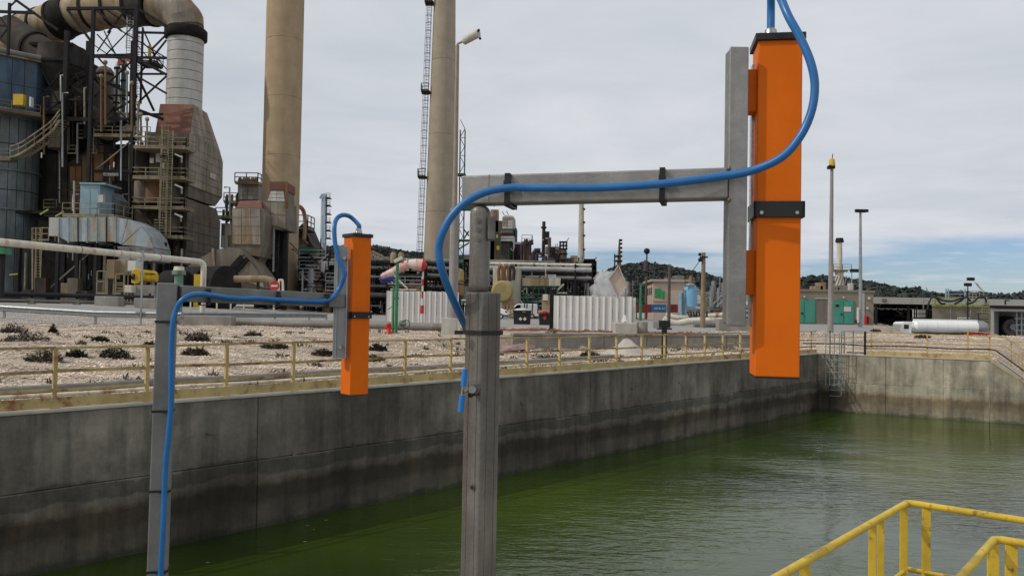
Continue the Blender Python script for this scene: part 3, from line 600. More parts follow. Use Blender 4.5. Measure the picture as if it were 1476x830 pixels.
for yy in (317, 329, 343):
    q = W(690, yy, YB-.036)
    bo = MB(); bo.tube([q+Vector((0,.006,0)), q+Vector((0,-.004,0))], .0105, 12); bo.build('washer', PIPEG, t)
    MB().tube([q+Vector((0,-.003,0)), q+Vector((0,-.010,0))], .0062, 6).build('bolt', STEELD, t)
# arm
bl, br = W(670, 276, 2.62), W(1049, 266, 2.42); ad_ = (br-bl).normalized(); an = Vector((ad_.y, -ad_.x, 0)).normalized()   # an points at us
MB().beam(bl, br, .07, .089).build('arm', STEEL, t, bevel=.005, seg=3)
MB().beam(bl+ad_*.088-an*0, bl+ad_*.0895, .0715, .0905).build('weld_seam', STEELD, t)
# vertical bracket: C channel
bt, bb_ = W(1065.5, 68, 2.40), W(1066, 470, 2.40); fx = ad_; 
h = (bt.z-bb_.z)/2; cz = (bt.z+bb_.z)/2; cc = Vector((bt.x, 2.40, cz))
ch = MB().frame(cc, Vector((1,0,0)), Vector((0,1,0)), Z, .0275, .0045, h)
ch.frame(cc+Vector((-.0245,.025,0)), Vector((1,0,0)), Vector((0,1,0)), Z, .0035, .024, h*.985); ch.frame(cc+Vector((.0245,.025,0)), Vector((1,0,0)), Vector((0,1,0)), Z, .0035, .024, h*.985)
ch.build('bracket_channel', STEEL, t, bevel=.004, seg=3)
for yy in (243, 288): 
    q = W(1051, yy, 2.38); MB().ball(q, .006, 8, 6, (1,1,1.3)).build('weld_bead', STEELD, t)
# T handle screw
q = W(684, 560, 2.53)
MB().tube([q+Vector((.01,.05,0)), q+Vector((0,-.012,0))], .017, 6).build('clamp_nut', STEELD, t, bevel=.002); MB().tube([q+Vector((-.002,-.012,0)), q+Vector((-.006,-.03,0))], .0115, 12).build('clamp_collar', NICKEL, t, bevel=.0015); MB().tube([q+Vector((.004,.03,-.014)), q+Vector((-.012,-.02,-.018))], .008, 8).build('clamp_spring', BLACKP, t)
MB().tube([q+Vector((0,0,.002)), W(668, 564, 2.50)], .006, 8).build('clamp_screw', NICKEL, t)
hd_ = MB().tube([W(667.5, 556, 2.50), W(665.5, 570, 2.50)], .004, 8).build('handle_rod', NICKEL, t)
for a, b_ in (((670.5,532),(668,556)), ((666.5,569),(664,593))):
    MB().tube([W(*a, 2.50), W(*b_, 2.50)], .0088, 14).build('handle_grip', BLUEGRIP, t, bevel=.0015)
q = W(681, 702, 2.556); MB().tube([q+Vector((.004,.012,0)), q+Vector((-.002,-.002,0))], .0085, 14).build('drain_boss', STEELD, t); MB().tube([q+Vector((0,0,0)), q+Vector((-.002,-.0035,0))], .0045, 10).build('drain_hole', BLACKP, t)
# band round sleeve
q = W(694, 479, YB); a45 = math.radians(44); e1 = Vector((math.cos(a45), math.sin(a45), 0)); e2 = Vector((-math.sin(a45), math.cos(a45), 0))
b_ = MB()
for s in (-1, 1): b_.frame(Vector((base.x, base.y, q.z))+e1*s*.043, e1, e2, Z, .0022, .0445, .0065); b_.frame(Vector((base.x, base.y, q.z))+e2*s*.043, e1, e2, Z, .0445, .0022, .0065)
b_.build('cable_tie', BLACKP, t)
MB().frame(W(661, 479, 2.56), Vector((1,0,0)), Vector((0,1,0)), Z, .012, .008, .006).build('cable_tie', BLACKP, t)
def arm_tie(px, yt, yb, Y, wpx, par, dirn, nrm):
    a = W(px, (yt+yb)/2, Y); hz = (W(px, yt, Y).z - W(px, yb, Y).z)/2
    c = a - nrm*.035; mb = MB(); strap(mb, c+nrm*.004, nrm, dirn, Z, .048, hz, wpx*Y/1200, .005)
    mb.frame(a+nrm*.016+Z*hz*.35, nrm, dirn, Z, .008, wpx*Y/1200*.62, .011); mb.build('cable_tie', BLACKP, par, bevel=.001, seg=1)
arm_tie(733, 252, 297, 2.55, 8, t, ad_, an); arm_tie(955, 244, 291, 2.43, 8, t, ad_, an)
# ---- large orange box
def detector(label, cxy, ang, zt, zb, s, zband, hband, facing=1):
    t = thing('detector_box', label, 'sensor', (cxy[0], cxy[1], zb)); ex = Vector((math.cos(ang), math.sin(ang), 0)); ey = Vector((-math.sin(ang), math.cos(ang), 0)); c = Vector((*cxy, 0)); h = s/2
    MB().frame(c+Z*(zt+zb)/2, ex, ey, Z, h, h, (zt-zb)/2).build('housing', ORANGE, t, bevel=.0035, seg=3)
    cp = MB().frame(c+Z*(zt+.009), ex, ey, Z, h+.0085, h+.0085, .0105).build('top_cap', BLACKP, t, bevel=.002, seg=2)
    for i in (-1,1): 
        for j in (-1,1): k = c+ex*i*(h-.008)+ey*j*(h-.008)+Z*(zt+.0195); MB().tube([k, k+Z*.004], .005, 8).build('screw', NICKEL, cp)
    MB().frame(c+Z*(zb-.002), ex, ey, Z, h-.002, h-.002, .003).build('bottom_cap', BLACKP, t)
    bd = MB()
    for i in (-1,1): bd.frame(c+ex*i*(h+.0045)+Z*zband, ex, ey, Z, .005, h+.0095, hband/2); bd.frame(c+ey*i*(h+.0045)+Z*zband, ex, ey, Z, h+.0095, .005, hband/2)
    bo = bd.build('clamp_band', BLACKP, t, bevel=.0015, seg=2)
    for i in (-1,1): k = c+ex*i*(h-.013)-ey*(h+.0095)-Z*hband*.22+Z*zband; MB().tube([k, k-ey*.003], .0052, 12).build('screw', NICKEL, bo)
    return t, ex, ey
ang = math.radians(-9); YO = 2.42; s = .125
fl = W(1090.5, 300, YO); ex = Vector((math.cos(ang), math.sin(ang), 0)); ey = Vector((-math.sin(ang), math.cos(ang), 0)); c = fl + ex*s/2 + ey*s/2
zt, zb = W(1120, 59, YO).z, W(1120, 543, YO).z
ob, ex, ey = detector('large orange box with black clamp band and cap hanging on the near arm', (c.x, c.y), ang, zt, zb, s, W(1120, 302.5, YO).z, .047)
for ya, yb in ((105, 165), (362, 425)):
    za, zb_ = W(1084, ya, YO+.06).z, W(1084, yb, YO+.06).z
    MB().frame(Vector((c.x, c.y, (za+zb_)/2))-ex*(s/2+.012)-ey*.012, ex, ey, Z, .013, .028, abs(za-zb_)/2).build('mounting_lug', ORANGE, ob, bevel=.002, seg=2)
MB().frame(Vector((c.x, c.y, (zt+zb)/2+.05))-ex*(s/2+.004)+ey*.03, ex, ey, Z, .004, .02, (zt-zb)/2-.1).build('mounting_rail', NICKEL, ob)
q = W(1111, 43, YO+.06); MB().lathe(q.x, q.y, [(.019, zt+.018), (.022, zt+.02), (.022, zt+.034), (.018, zt+.036), (.018, zt+.05), (.012, zt+.056)], 12).build('cable_gland', NICKEL, ob, bevel=.001, seg=1)
gz = zt+.05
# cable
P = [Vector((q.x, q.y, gz)), Vector((q.x, q.y, gz+.07))] + [W(x, y, Y) for x, y, Y in ((1112,-22,2.44),(1118,-17,2.40),(1127,2,2.36),(1137,25,2.33),(1154,56,2.31),(1169,92,2.29),(1174.5,126,2.285),(1169,163,2.285),(1152,199,2.29),(1125,228,2.30),(1081,247,2.335),(1034,255,2.365),(1000,260,2.375),(955,265,2.385),(900,269,2.41),(850,271,2.44),(800,271,2.465),(760,271,2.49),(733,271,2.50),(700,277,2.51),(671,292,2.51),(650,313,2.51),(637,338,2.51),(632.5,360,2.515),(636,385,2.52),(646,415,2.56),(658,442,2.62),(667,462,2.68),(676,480,2.73))]
MB().tube(spline(P, 6), .0118, 14).build('cable', CABLE, ob)
# ---- far gantry (same kind, left)
YL = 4.2
top = W(242, 408, YL); bx = top.x - .012
t = thing('steel_gantry', 'farther grey square post and receding arm at left, cable strapped to it', 'bracket', (bx, YL, 0))
POSTG = mat('dull_galvanised_tube', (.20,.20,.185), .55, .35, .2, 5, streak=.45, sdark=.7, bump=.1, bs_=50)
a18 = math.radians(18)
pm = MB(); tz_ = top.z; e1 = Vector((math.cos(a18), math.sin(a18), 0)); e2 = Vector((-math.sin(a18), math.cos(a18), 0))
pm.beam((bx, YL, 0), (top.x, YL, tz_), .094, .094, up=(math.sin(a18)*-1, math.cos(a18), 0)); pm.build('post', POSTG, t, bevel=.005, seg=2)
MB().rbox(bx, YL, .008, .12, .12, .008, 0).build('base_plate', GALV, t)
bl, br = W(257, 422.8, 4.22), W(494, 433.6, 5.0); ad2 = (br-bl).normalized(); an2 = Vector((ad2.y, -ad2.x, 0)).normalized()
MB().beam(bl, br, .07, .082).build('arm', POSTG, t, bevel=.004, seg=2)
bt, bb_ = W(493.5, 355, 5.0), W(488.5, 516, 5.0); cc = Vector(((bt.x+bb_.x)/2+.002, 4.985, (bt.z+bb_.z)/2)); h = (bt.z-bb_.z)/2
ea = math.radians(12); f1 = Vector((math.cos(ea), math.sin(ea), 0)); f2 = Vector((-math.sin(ea), math.cos(ea), 0))
ch = MB().frame(cc, f1, f2, Z, .040, .004, h); ch.frame(cc-f1*.022-f2*.010, f1, f2, Z, .004, .010, h); ch.frame(cc+f1*.036-f2*.014, f1, f2, Z, .004, .014, h); ch.frame(cc-f1*.037+f2*.02, f1, f2, Z, .003, .02, h)
ch.build('bracket_channel', GALV, t, bevel=.002, seg=1)
for yy in (372, 392, 500): q = W(497 if yy < 400 else 491, yy, 4.95); MB().tube([q+Vector((0,.02,0)), q+Vector((0,-.012,0))], .011, 8).build('bolt', NICKEL, t)
for yy in (463.5, 591, 705, 820):
    q = W(240, yy, YL); r_ = MB(); f = (q.z)/tz_; cxx = bx+(top.x-bx)*f
    cc_ = Vector((cxx, YL, q.z))
    for s_ in (-1, 1): r_.frame(cc_+e1*s_*.049, e1, e2, Z, .0018, .051, .0055); r_.frame(cc_+e2*s_*.049, e1, e2, Z, .051, .0018, .0055)
    k = W(240 + (0 if yy < 500 else -5), yy, YL-.085); r_.frame(cc_ - e2*.062+e1*.02, e1, e2, Z, .022, .012, .005)
    r_.build('cable_tie', BLACKP, t)
arm_tie(299, 417, 440, 4.30, 5, t, ad2, an2); arm_tie(399.5, 421, 442, 4.62, 5, t, ad2, an2); arm_tie(470, 424, 443, 4.86, 5, t, ad2, an2)
# far orange box
YO2 = 5.06; s = .122
ang = math.radians(39)    # corner edge faces us
ce = W(509.5, 345, YO2-.08); ex = Vector((math.cos(ang), math.sin(ang), 0)); ey = Vector((-math.sin(ang), math.cos(ang), 0))
cb = W(504.5, 560, YO2-.08); cm = (ce+cb)/2; c = cm + ex*s/2 + ey*s/2
zt, zb = W(511, 341, YO2-.06).z, W(505, 569, YO2-.06).z
ob, ex, ey = detector('smaller, more distant orange box on the left arm, corner turned to us', (c.x, c.y), ang, zt, zb, s, W(511, 454, YO2-.05).z, .04)
q = c + Vector((.005,0,0)); MB().lathe(q.x, q.y, [(.019, zt+.018), (.023, zt+.02), (.023, zt+.036), (.018, zt+.038), (.018, zt+.052), (.012, zt+.058)], 10).build('cable_gland', NICKEL, ob)
P = [Vector((q.x, q.y, zt+.05)), Vector((q.x, q.y, zt+.075))] + [W(x, y, Y) for x, y, Y in ((507,314,5.1),(500,310.5,5.05),(492,310.5,5.0),(485,316,4.97),(482,328,4.93),(483,350,4.92),(488,372,4.91),(494,387,4.91),(495,400,4.91),(489,416,4.91),(479,429,4.87),(465,434,4.83),(440,434,4.74),(400,432,4.59),(370,430,4.49),(350,430.5,4.43),(330,429,4.37),(310,426.5,4.28),(290,424,4.2),(275,425.5,4.13),(262,433,4.10),(254,446,4.10),(249.5,463,4.09),(247,500,4.09),(246.5,560,4.09),(246,591,4.09),(243,625,4.09),(239,665,4.09),(237,705,4.09),(235,760,4.08),(232,820,4.09),(231,860,4.09),(230,1100,4.09))]
MB().tube(spline(P, 6), .0135, 12).build('cable', CABLE, ob)
# ---- yellow hand rails, near right
HZ = .9
p0 = G(1308, 724, HZ); pl = G(1120, 832, HZ); pr = G(1476, 750, HZ); dl = (pl-p0).normalized(); dr = (pr-p0).normalized()
t = thing('yellow_handrail', 'outer yellow handrail over the water at bottom right, with the higher corner', 'railing', (p0.x, p0.y, 0))
MB().tube([p0+dl*2.6, p0+dl*.02, p0+dr*.02, p0+dr*1.6], .0150, 14).build('top_rail', YELN, t)
def flat(par, px, py, dirv, w, rot=0, ztop=HZ, th=.008):
    g_ = G(px, py, ztop); d = dirv; n_ = Vector((-d.y, d.x, 0)); MB().frame(Vector((g_.x, g_.y, ztop/2-.005)), d, n_, Z, w/2, th, ztop/2-.006).build('post', YELN, par, bevel=.001, seg=1)
def onrail(px, a, d):    # where column px crosses the rail
    best = min((abs((lambda q: CX+F*((q-CAMP).dot(RT))/((q-CAMP).dot(FW)))(a+d*(k*.005))-px), k) for k in range(0, 700)); return a+d*(best[1]*.005)
def stand_post(par, q, d, w, mt=YELN, th=.004, zt=HZ, off=0):
    n_ = Vector((-d.y, d.x, 0)); MB().frame(Vector((q.x, q.y, zt/2-.006)), d, n_, Z, w/2, th, zt/2-.008).build('post', mt, par, bevel=.001, seg=1)
cr_ = Vector((1,-.15,0)).normalized()
for px, w in ((1160, .036), (1258, .03), (1269.5, .027), (1303, .034)): stand_post(t, onrail(px, p0, dl), cr_, w)
for px, w in ((1335, .036), ): stand_post(t, onrail(px, p0, dr), cr_, w)
stand_post(t, p0+dr*1.0, cr_, .036)
MB().tube([p0+Vector((0,0,-.30))+dl*.9, p0+Vector((0,0,-.30)), p0+Vector((0,0,-.30))+dr*1.4], .006, 6, rs=[.012]*3).build('middle_rail', YELN, t)
p0 = G(1434, 776, HZ); pl = G(1386, 830, HZ); pr = G(1476, 783, HZ); dl = (pl-p0).normalized(); dr = (pr-p0).normalized()
t = thing('yellow_handrail', 'inner yellow handrail at the bottom right corner, nearest to us', 'railing', (p0.x, p0.y, 0))
MB().tube([p0+dl*1.6, p0+dl*.025, p0+dr*.025, p0+dr*1.2], .0150, 14).build('top_rail', YELN, t)
stand_post(t, onrail(1431.5, p0, dl), cr_, .042); stand_post(t, onrail(1458, p0, dr), cr_, .044); stand_post(t, p0+dr*.8, cr_, .04); stand_post(t, p0+dl*1.2, cr_, .04)
# ================================================================ helpers for the plant
def R(px, Y): return px*Y/1200
def P3(x, y, Y): p = W(x, y, Y); return Vector((p.x, Y, p.z))
def pzb(mb, x0, y0, x1, y1, Y, dep): a = P3(x0,y0,Y); b = P3(x1,y1,Y); return mb.box(a.x, b.x, Y, Y+dep, a.z, b.z)
def pprism(mb, pts, Y, dep): return mb.prism([XZ(x,y,Y) for x,y in pts], Y, Y+dep)
def panels(par, mt, c00, c10, c11, c01, nx, ny, gap=.05, th=.08, name='panel', jit=.03, seed=1):
    """single sheets on a four-cornered face (corners anticlockwise from bottom left seen from outside)"""
    rr = random.Random(seed); c00, c10, c11, c01 = map(Vector, (c00, c10, c11, c01)); gap *= .5; n = (c10-c00).cross(c01-c00).normalized()
    if n.length < .5: n = (c11-c01).cross(c01-c00).normalized()
    def q(u, v): return c00.lerp(c10, u).lerp(c01.lerp(c11, u), v)
    lu = max((c10-c00).length, (c11-c01).length)/nx; lv = (c01-c00).length/ny; gu = gap/2/lu; gv = gap/2/lv
    for i in range(nx):
        for j in range(ny):
            t_ = th + rr.uniform(0, jit); a = [q((i+gu)/nx, (j+gv)/ny), q((i+1-gu)/nx, (j+gv)/ny), q((i+1-gu)/nx, (j+1-gv)/ny), q((i+gu)/nx, (j+1-gv)/ny)]
            mb = MB(); mb.add([p-n*.02 for p in a]+[p+n*t_ for p in a], [(4,5,6,7),(0,1,5,4),(1,2,6,5),(2,3,7,6),(3,0,4,7)])
            mb.build(name, mt if not isinstance(mt, list) else rr.choice(mt), par)
def seg(par, name, mt, a, b, w, h=None): MB().beam(a, b, w, h).build(name, mt, par)
def guard(par, pts, mt=RAILT, h=1.1, r=.05, pitch=1.6, name='guard_rail'):
    """rail round a platform: one part, too fine at this distance to tell its pieces apart"""
    mb = MB()
    for a, b in zip(pts, pts[1:]):
        a, b = Vector(a), Vector(b); n = max(1, int((b-a).length/pitch))
        for z in (h, h*.55): mb.beam(a+Z*z, b+Z*z, r)
        mb.beam(a+Z*.1, b+Z*.1, r*.6, .16)
        for i in range(n+1): q = a.lerp(b, i/n); mb.beam(q, q+Z*h, r)
    return mb.build(name, mt, par)
def platform(par, x0, x1, y0, y1, z, mt=RAILT, h=1.1, r=.06, sides='fbr', dk=None):
    MB().box(x0, x1, y0, y1, z-.22, z).build('deck', dk or mt, par)
    p = []
    if 'l' in sides: p += [(x0,y1,z)]
    p += [(x0,y0,z),(x1,y0,z)]
    if 'r' in sides: p += [(x1,y1,z)]
    guard(par, p, mt, h, r)
def ladder(par, x, y, z0, z1, w=.5, r=.05, mt=RAILT, cage=True, dirv=(0,-1)):
    mb = MB()
    for s in (-1,1): mb.beam((x+s*w/2,y,z0),(x+s*w/2,y,z1), r)
    z = z0
    while z < z1: mb.beam((x-w/2,y,z),(x+w/2,y,z), r*.7); z += .33
    o = mb.build('ladder', mt, par)
    if cage:
        mb = MB(); z = z0+2.2
        while z < z1:
            pts = [(x+.38*math.cos(a), y+dirv[1]*(.1+.62*math.sin(a)), z) for a in np.linspace(0, math.pi, 7)]
            mb.tube(pts, r*.45, 4); z += .9
        for a in (0, .3, .5, .7, 1): mb.beam((x+.38*math.cos(a*math.pi), y+dirv[1]*(.1+.62*math.sin(a*math.pi)), z0+2.2), (x+.38*math.cos(a*math.pi), y+dirv[1]*(.1+.62*math.sin(a*math.pi)), z1+.5), r*.5)
        mb.build('ladder_cage', mt, par)
def rings(par, name, mt, cx, cy, prof, n=28, gap=.06, seam=None):
    for (r0, z0), (r1, z1) in zip(prof, prof[1:]):
        MB().lathe(cx, cy, [(r0, z0+gap/2), (r1, z1-gap/2)], n).build(name, mt, par)
        MB().lathe(cx, cy, [(r0-.05, z0-gap), (r0-.05, z0+gap)], n, False).build('joint', DARK, par)
GZ = .6
# ================================================================ chimney 1
Y = 114; pb = P3(401, 425, Y); t = thing('chimney', 'tall broad brownish concrete chimney between the boiler plant and the near orange box', 'chimney', (pb.x, Y, 0))
r_ = R(53, Y)/2; lv = [0, 9.2, 14, 22, 30, 38, 46, 54, 62, 72]
for i, (a, b_) in enumerate(zip(lv, lv[1:])):
    MB().lathe(pb.x, Y, [(r_*1.0, a+.03), (r_, b_-.03)], 40).build('shaft_section', CONCH, t)
MB().lathe(pb.x, Y, [(r_-.03, 0), (r_-.03, 71)], 32).build('shaft_core', CONCH, t)
# ================================================================ chimney 2
Y = 142; pb = P3(632.5, 418, Y); pt = P3(635.8, 0, Y); t = thing('chimney', 'tall tapering grey-brown concrete chimney with caged ladder, just left of the near steel post', 'chimney', (pb.x, Y, 0))
rb, rt = R(47, Y)/2, R(31.5, Y)/2; H = pt.z; slope = (rt-rb)/(H-pb.z)
rad = lambda z: rb + slope*(z-pb.z)
for a, b_ in ((0,3.6),(3.6,7.6),(7.6,18),(18,31.2),(31.2,44),(44,56),(56,72)):
    MB().lathe(pb.x, Y, [(rad(a), a+.03), (rad(b_), b_-.03)], 40).build('shaft_section', CONCM, t)
MB().lathe(pb.x, Y, [(rad(0)-.04, 0), (rad(72)-.04, 71)], 32).build('shaft_core', CONCM, t)
MB().lathe(pb.x, Y, [(rad(0)+.8, 0), (rad(0)+.7, 4.6), (rad(0)+.1, 4.7)], 32).build('plinth', PIPEG, t)
for z0, z1 in ((5, 24),(24,38.6),(38.6,54),(54,70)):
    x0 = pb.x-rad(z0)-.45; x1 = pb.x-rad(z1)-.45; mb = MB()
    for s in (-.3,.3): mb.beam((x0+s-.2, Y-.6, z0), (x1+s-.2, Y-.6, z1), .07)
    for i in range(int((z1-z0)/.5)): z = z0+.5*i; xx = x0+(x1-x0)*(z-z0)/(z1-z0); mb.beam((xx-.5,Y-.6,z),(xx+.1,Y-.6,z), .05)
    mb.build('ladder', DARK2, t); mb = MB()
    for i in range(int((z1-z0)/1.3)): z = z0+1.3*i; xx = x0+(x1-x0)*(z-z0)/(z1-z0); mb.tube([(xx-.2+.5*math.cos(a), Y-.6-.75*math.sin(a)*.8, z) for a in np.linspace(0,math.pi,7)], .045, 4)
    for a in (.1,.5,.9): mb.beam((x0-.2+.5*math.cos(a*math.pi), Y-1.1, z0), (x1-.2+.5*math.cos(a*math.pi), Y-1.1, z1), .05)
    mb.build('ladder_cage', DARK2, t)
    MB().box(x1-1.0, x1+.5, Y-1.4, Y+.6, z1-.25, z1).build('landing', DARK2, t); guard(t, [(x1+.3,Y-1.4,z1),(x1-1,Y-1.4,z1),(x1-1,Y+.6,z1)], DARK2, 1.2, .08, 1)
# ================================================================ boiler with panels, hood and round duct
Y = 105; xl, xr = P3(205, 300, Y).x, P3(270, 300, Y).x; yb = 117.2
zt, zm, zb = P3(270,213,Y).z, P3(270,290,Y).z, P3(270,402,Y).z
t = thing('waste_heat_boiler', 'big grey panelled boiler block with chamfered corners beside the caged tower', 'boiler', (xr, Y, 0))
def chamf(z1, z0, c1, c0): return [(Y+.1, z0+.0), (Y+.1, z1), (yb-1.7, z1), (yb, z1-c1), (yb, z0+c0), (yb-2.4, z0)]
zc1 = P3(300,214,yb-1.7).z; 
pr_ = chamf(zc1, P3(303,298,yb-1.7).z, 1.7, 1.5); MB().prism(pr_, xl, xr, 'x').build('casing', CLADS, t)
za, zb2 = pr_[3][1], pr_[4][1]
panels(t, CLAD, (xr,Y,zb2), (xr,yb,zb2), (xr,yb,za), (xr,Y,za), 6, 5, .1, .07, seed=2)
panels(t, CLAD, (xr,Y,za), (xr,yb,za), (xr,yb-1.7,zc1), (xr,Y,zc1), 4, 1, .1, .07, seed=3)
panels(t, CLADS, (xr-.6,Y,pr_[0][1]), (xr-.6,yb-2.4,pr_[0][1]), (xr,yb,zb2), (xr,Y,zb2), 5, 1, .1, .07, seed=3)
z2t, z2b = pr_[0][1]-.25, P3(303,400,yb).z
pr2 = [(Y+.3, z2b+1.2), (Y+.3, z2t), (yb-1.5, z2t), (yb, z2t-1.5), (yb, z2b+3), (yb-2.5, z2b)]
MB().prism(pr2, xl, xr-.15, 'x').build('casing', CLADS, t)
panels(t, [CLADS], (xr-.15,Y+.2,z2b+3), (xr-.15,yb,z2b+3), (xr-.15,yb,z2t-1.5), (xr-.15,Y+.2,z2t-1.5), 6, 4, .1, .07, seed=4)
MB().box(xr+.12, xr+.16, Y+7.2, Y+9.2, P3(300,252,112).z-.35, P3(300,252,112).z+.35).build('name_plate', CLADL, t)
for i in range(4): xx = xl+.6+(xr-xl-1)*i/3; MB().box(xx-.2, xx+.2, Y+.6, Y+1, GZ-.3, z2b+1.3).build('leg', DARK, t); MB().box(xx-.2, xx+.2, yb-1.6, yb-1.2, GZ-.3, z2b+1.3).build('leg', DARK, t)
# hood
dcx, dY = P3(265, 160, 111).x, 111.0; dr_ = R(50,111)/2
ht, hb = P3(262,157,111).z, zc1
tl, trr = dcx-dr_*.95, dcx+dr_*.95; A = [(xl+1.2,Y+.1,hb-1.1),(xr,Y+.1,hb-1.1),(xr,yb-1.7,hb),(xl+1.2,yb-1.7,hb)]; B = [(tl,dY-dr_,ht),(trr,dY-dr_,ht),(trr,dY+dr_,ht),(tl,dY+dr_,ht)]
MB().add(A+B, [(0,3,2,1),(4,5,6,7),(0,1,5,4),(1,2,6,5),(2,3,7,6),(3,0,4,7)]).build('hood', CLADS, t)
panels(t, RED, A[0], A[1], B[1], B[0], 1, 1, .05, .07, 'hood_front'); panels(t, CLAD, A[1], A[2], B[2], B[1], 4, 5, .1, .07, seed=6)
# round vertical duct + overhead duct
zd1 = P3(265, 52, 111).z
t = thing('flue_duct', 'huge overhead round duct bending down into the vertical ringed duct above the boiler', 'duct', (dcx, dY, ht))
n_ = 8; zz = [ht-.3+(zd1-ht+.3)*i/n_ for i in range(n_+1)]
rings(t, 'duct_ring', CLADL, dcx, dY, [(dr_, z) for z in zz], 30, .07)
MB().lathe(dcx, dY, [(dr_+.1, zd1-.6), (dr_+.42, zd1-.45), (dr_+.42, zd1+.7), (dr_+.1, zd1+1.0)], 30).build('expansion_collar', DARK, t)
pts = [(-45,78,124),(0,72,122),(40,48,119),(64,40,117.5),(86,30,116.5),(108,20,115.5),(135,15,114.5),(165,11,113.5),(195,9,112.5),(222,9,111.5)]
C_ = [P3(*p) for p in pts]; dx = [R(27,p[2])*(1.05) for p in pts]
mats_ = [CLADS, CREAMR, CREAMR, CREAMR, DARK, CREAMR, CREAMR, CREAMR, SOOT]
for i in range(len(C_)-1):
    d = (C_[i+1]-C_[i]).normalized()*.06; MB().tube([C_[i]+d, C_[i+1]-d], 0, 26, True, [dx[i], dx[i+1]]).build('duct_section', mats_[i], t)
    MB().tube([C_[i+1]-d*3.5, C_[i+1]+d*3.5], dx[i+1]+.13, 26).build('flange', DARK, t)
# mitred bend
c0, c3 = C_[-1], Vector((dcx, dY, zd1+.9)); rad_ = (c0.z-c3.z)*1.0
bend = [c0] + [Vector((c0.x+(dcx-c0.x)*math.sin(a), c0.y+(dY-c0.y)*math.sin(a), c3.z+(c0.z-c3.z)*math.cos(a)+.0)) for a in np.linspace(.0,math.pi/2,5)[1:]]
for i in range(4):
    MB().tube([bend[i], bend[i+1]], 0, 26, True, [dr_*1.1, dr_*1.08 if i < 3 else dr_]).build('duct_section', CREAMR if i == 0 else CLAD, t)
for q in bend[1:-1]: MB().ball(q, dr_*1.085, 24, 14).build('mitre_joint', CLAD, t)
# dark branch duct sloping under it
t = thing('branch_duct', 'soot black duct sloping down behind the blue vessel under the overhead duct', 'duct', P3(60,80,112))
q = [P3(12,42,114), P3(50,68,112), P3(80,88,111), P3(118,128,110), P3(165,190,109)]
for a, b_ in zip(q, q[1:]): MB().tube([a, b_], 2.0, 20).build('duct_section', SOOT, t); MB().tube([b_-(b_-a).normalized()*.2, b_+(b_-a).normalized()*.2], 2.2, 20).build('flange', DARK, t)
t = thing('hopper_duct', 'dark funnel-shaped duct narrowing down to a cylinder left of the steel frame', 'duct', P3(88,160,109))
hx = P3(87,150,109).x; hz = lambda y: P3(87,y,109).z
for nm, pf in (('hopper_top', [(2.9,hz(70)),(2.9,hz(98))]), ('hopper_cone', [(2.85,hz(99)),(1.12,hz(132))]), ('duct_section', [(1.1,hz(132)),(1.1,hz(170))]), ('duct_section', [(1.15,hz(170.5)),(1.3,hz(215))])):
    MB().lathe(hx, 109, pf[::-1], 22).build(nm, SOOT if nm != 'duct_section' else CLADS, t)
MB().box(hx-3.2,hx+2.4,107,111.5,hz(72),hz(68)).build('support_beam', DARK, t)
# cat ladder strip of pale plates on the dark branch
# ================================================================ blue vessel, upper house and lower shell
Y = 104; vx, vY = P3(2, 250, 108).x, 108.5
t = thing('blue_reactor', 'streaked blue and grey cylindrical vessel at the left edge of the plant', 'vessel', (vx, vY, 0)); vr = R(45,108)
zv = lambda y: P3(20, y, 108.5-vr).z
for a, b_, m_ in ((425,345,BLUEG),(345,300,BLUEG),(300,272,BLUEC if 0 else BLUEG),(272,243,BLUEG),(243,205,BLUEG),(205,165,BLUEG)):
    n_ = 16
    for k in range(n_):     # curved shell plates
        a0, a1 = -math.pi*1.02+ (math.pi*1.3)*k/n_, -math.pi*1.02+(math.pi*1.3)*(k+1)/n_; g_ = .008; vs_ = []
        for z in (zv(a)+.05, zv(b_)-.05):
            for an_ in np.linspace(a0+g_, a1-g_, 4): vs_.append((vx+vr*math.cos(an_), vY+vr*math.sin(an_), z))
        MB().add(vs_, [(i,i+1,5+i,4+i) for i in range(3)], True).build('shell_plate', m_, t)
MB().lathe(vx, vY, [(vr-.12, 0), (vr-.12, zv(165))], 36).build('shell_core', DARK, t)
for y_ in (165, 243, 300): MB().lathe(vx, vY, [(vr, zv(y_)-.15), (vr+.22, zv(y_)-.1), (vr+.22, zv(y_)+.12), (vr, zv(y_)+.15)], 36).build('stiffening_ring', BLUEG, t)
# upper house: octagonal
t = thing('blue_cladding_house', 'blue panelled top house with grey roof rim standing on the left vessel', 'plant building', (vx, vY, zv(162)))
oc = lambda r, z: [(vx+r*math.cos(math.radians(22.5+45*k-90)), vY+r*math.sin(math.radians(22.5+45*k-90)), z) for k in range(8)]
hr = R(62,108); zlo, zhi = zv(160), P3(20,80,108.5-hr*.92).z
MB().prism([p[:2] for p in oc(hr-.05,0)], zlo, zhi, 'z').build('core', DARK, t)
lo, hi = oc(hr, zlo), oc(hr, zhi)
for k in range(8):
    k2 = (k+1)%8
    if k in (6,7,0,1): panels(t, BLUEC if k < 6 else [BLUEG, BLUEG, BLUEC], lo[k], lo[k2], hi[k2], hi[k], 3, 2, .12, .06, seed=k)
MB().prism([p[:2] for p in oc(hr+.55,0)], zhi, zhi+.55, 'z').build('roof_rim', CLAD, t)
rm = [p for p in oc(hr+.6, zhi+.5)]
for k in (6,7,0): MB().tube([rm[k], rm[(k+1)%8]], .32, 8).build('rim_pipe', PIPEG, t)
MB().prism([p[:2] for p in oc(hr+.9,0)], zlo-.35, zlo, 'z').build('walkway', CLADS, t)
q = P3(27,145,vY-hr); MB().box(q.x-.6,q.x+.65,q.y-.2,q.y+.5,q.z-.6,q.z+.75).build('yellow_cabinet', YELB, t)
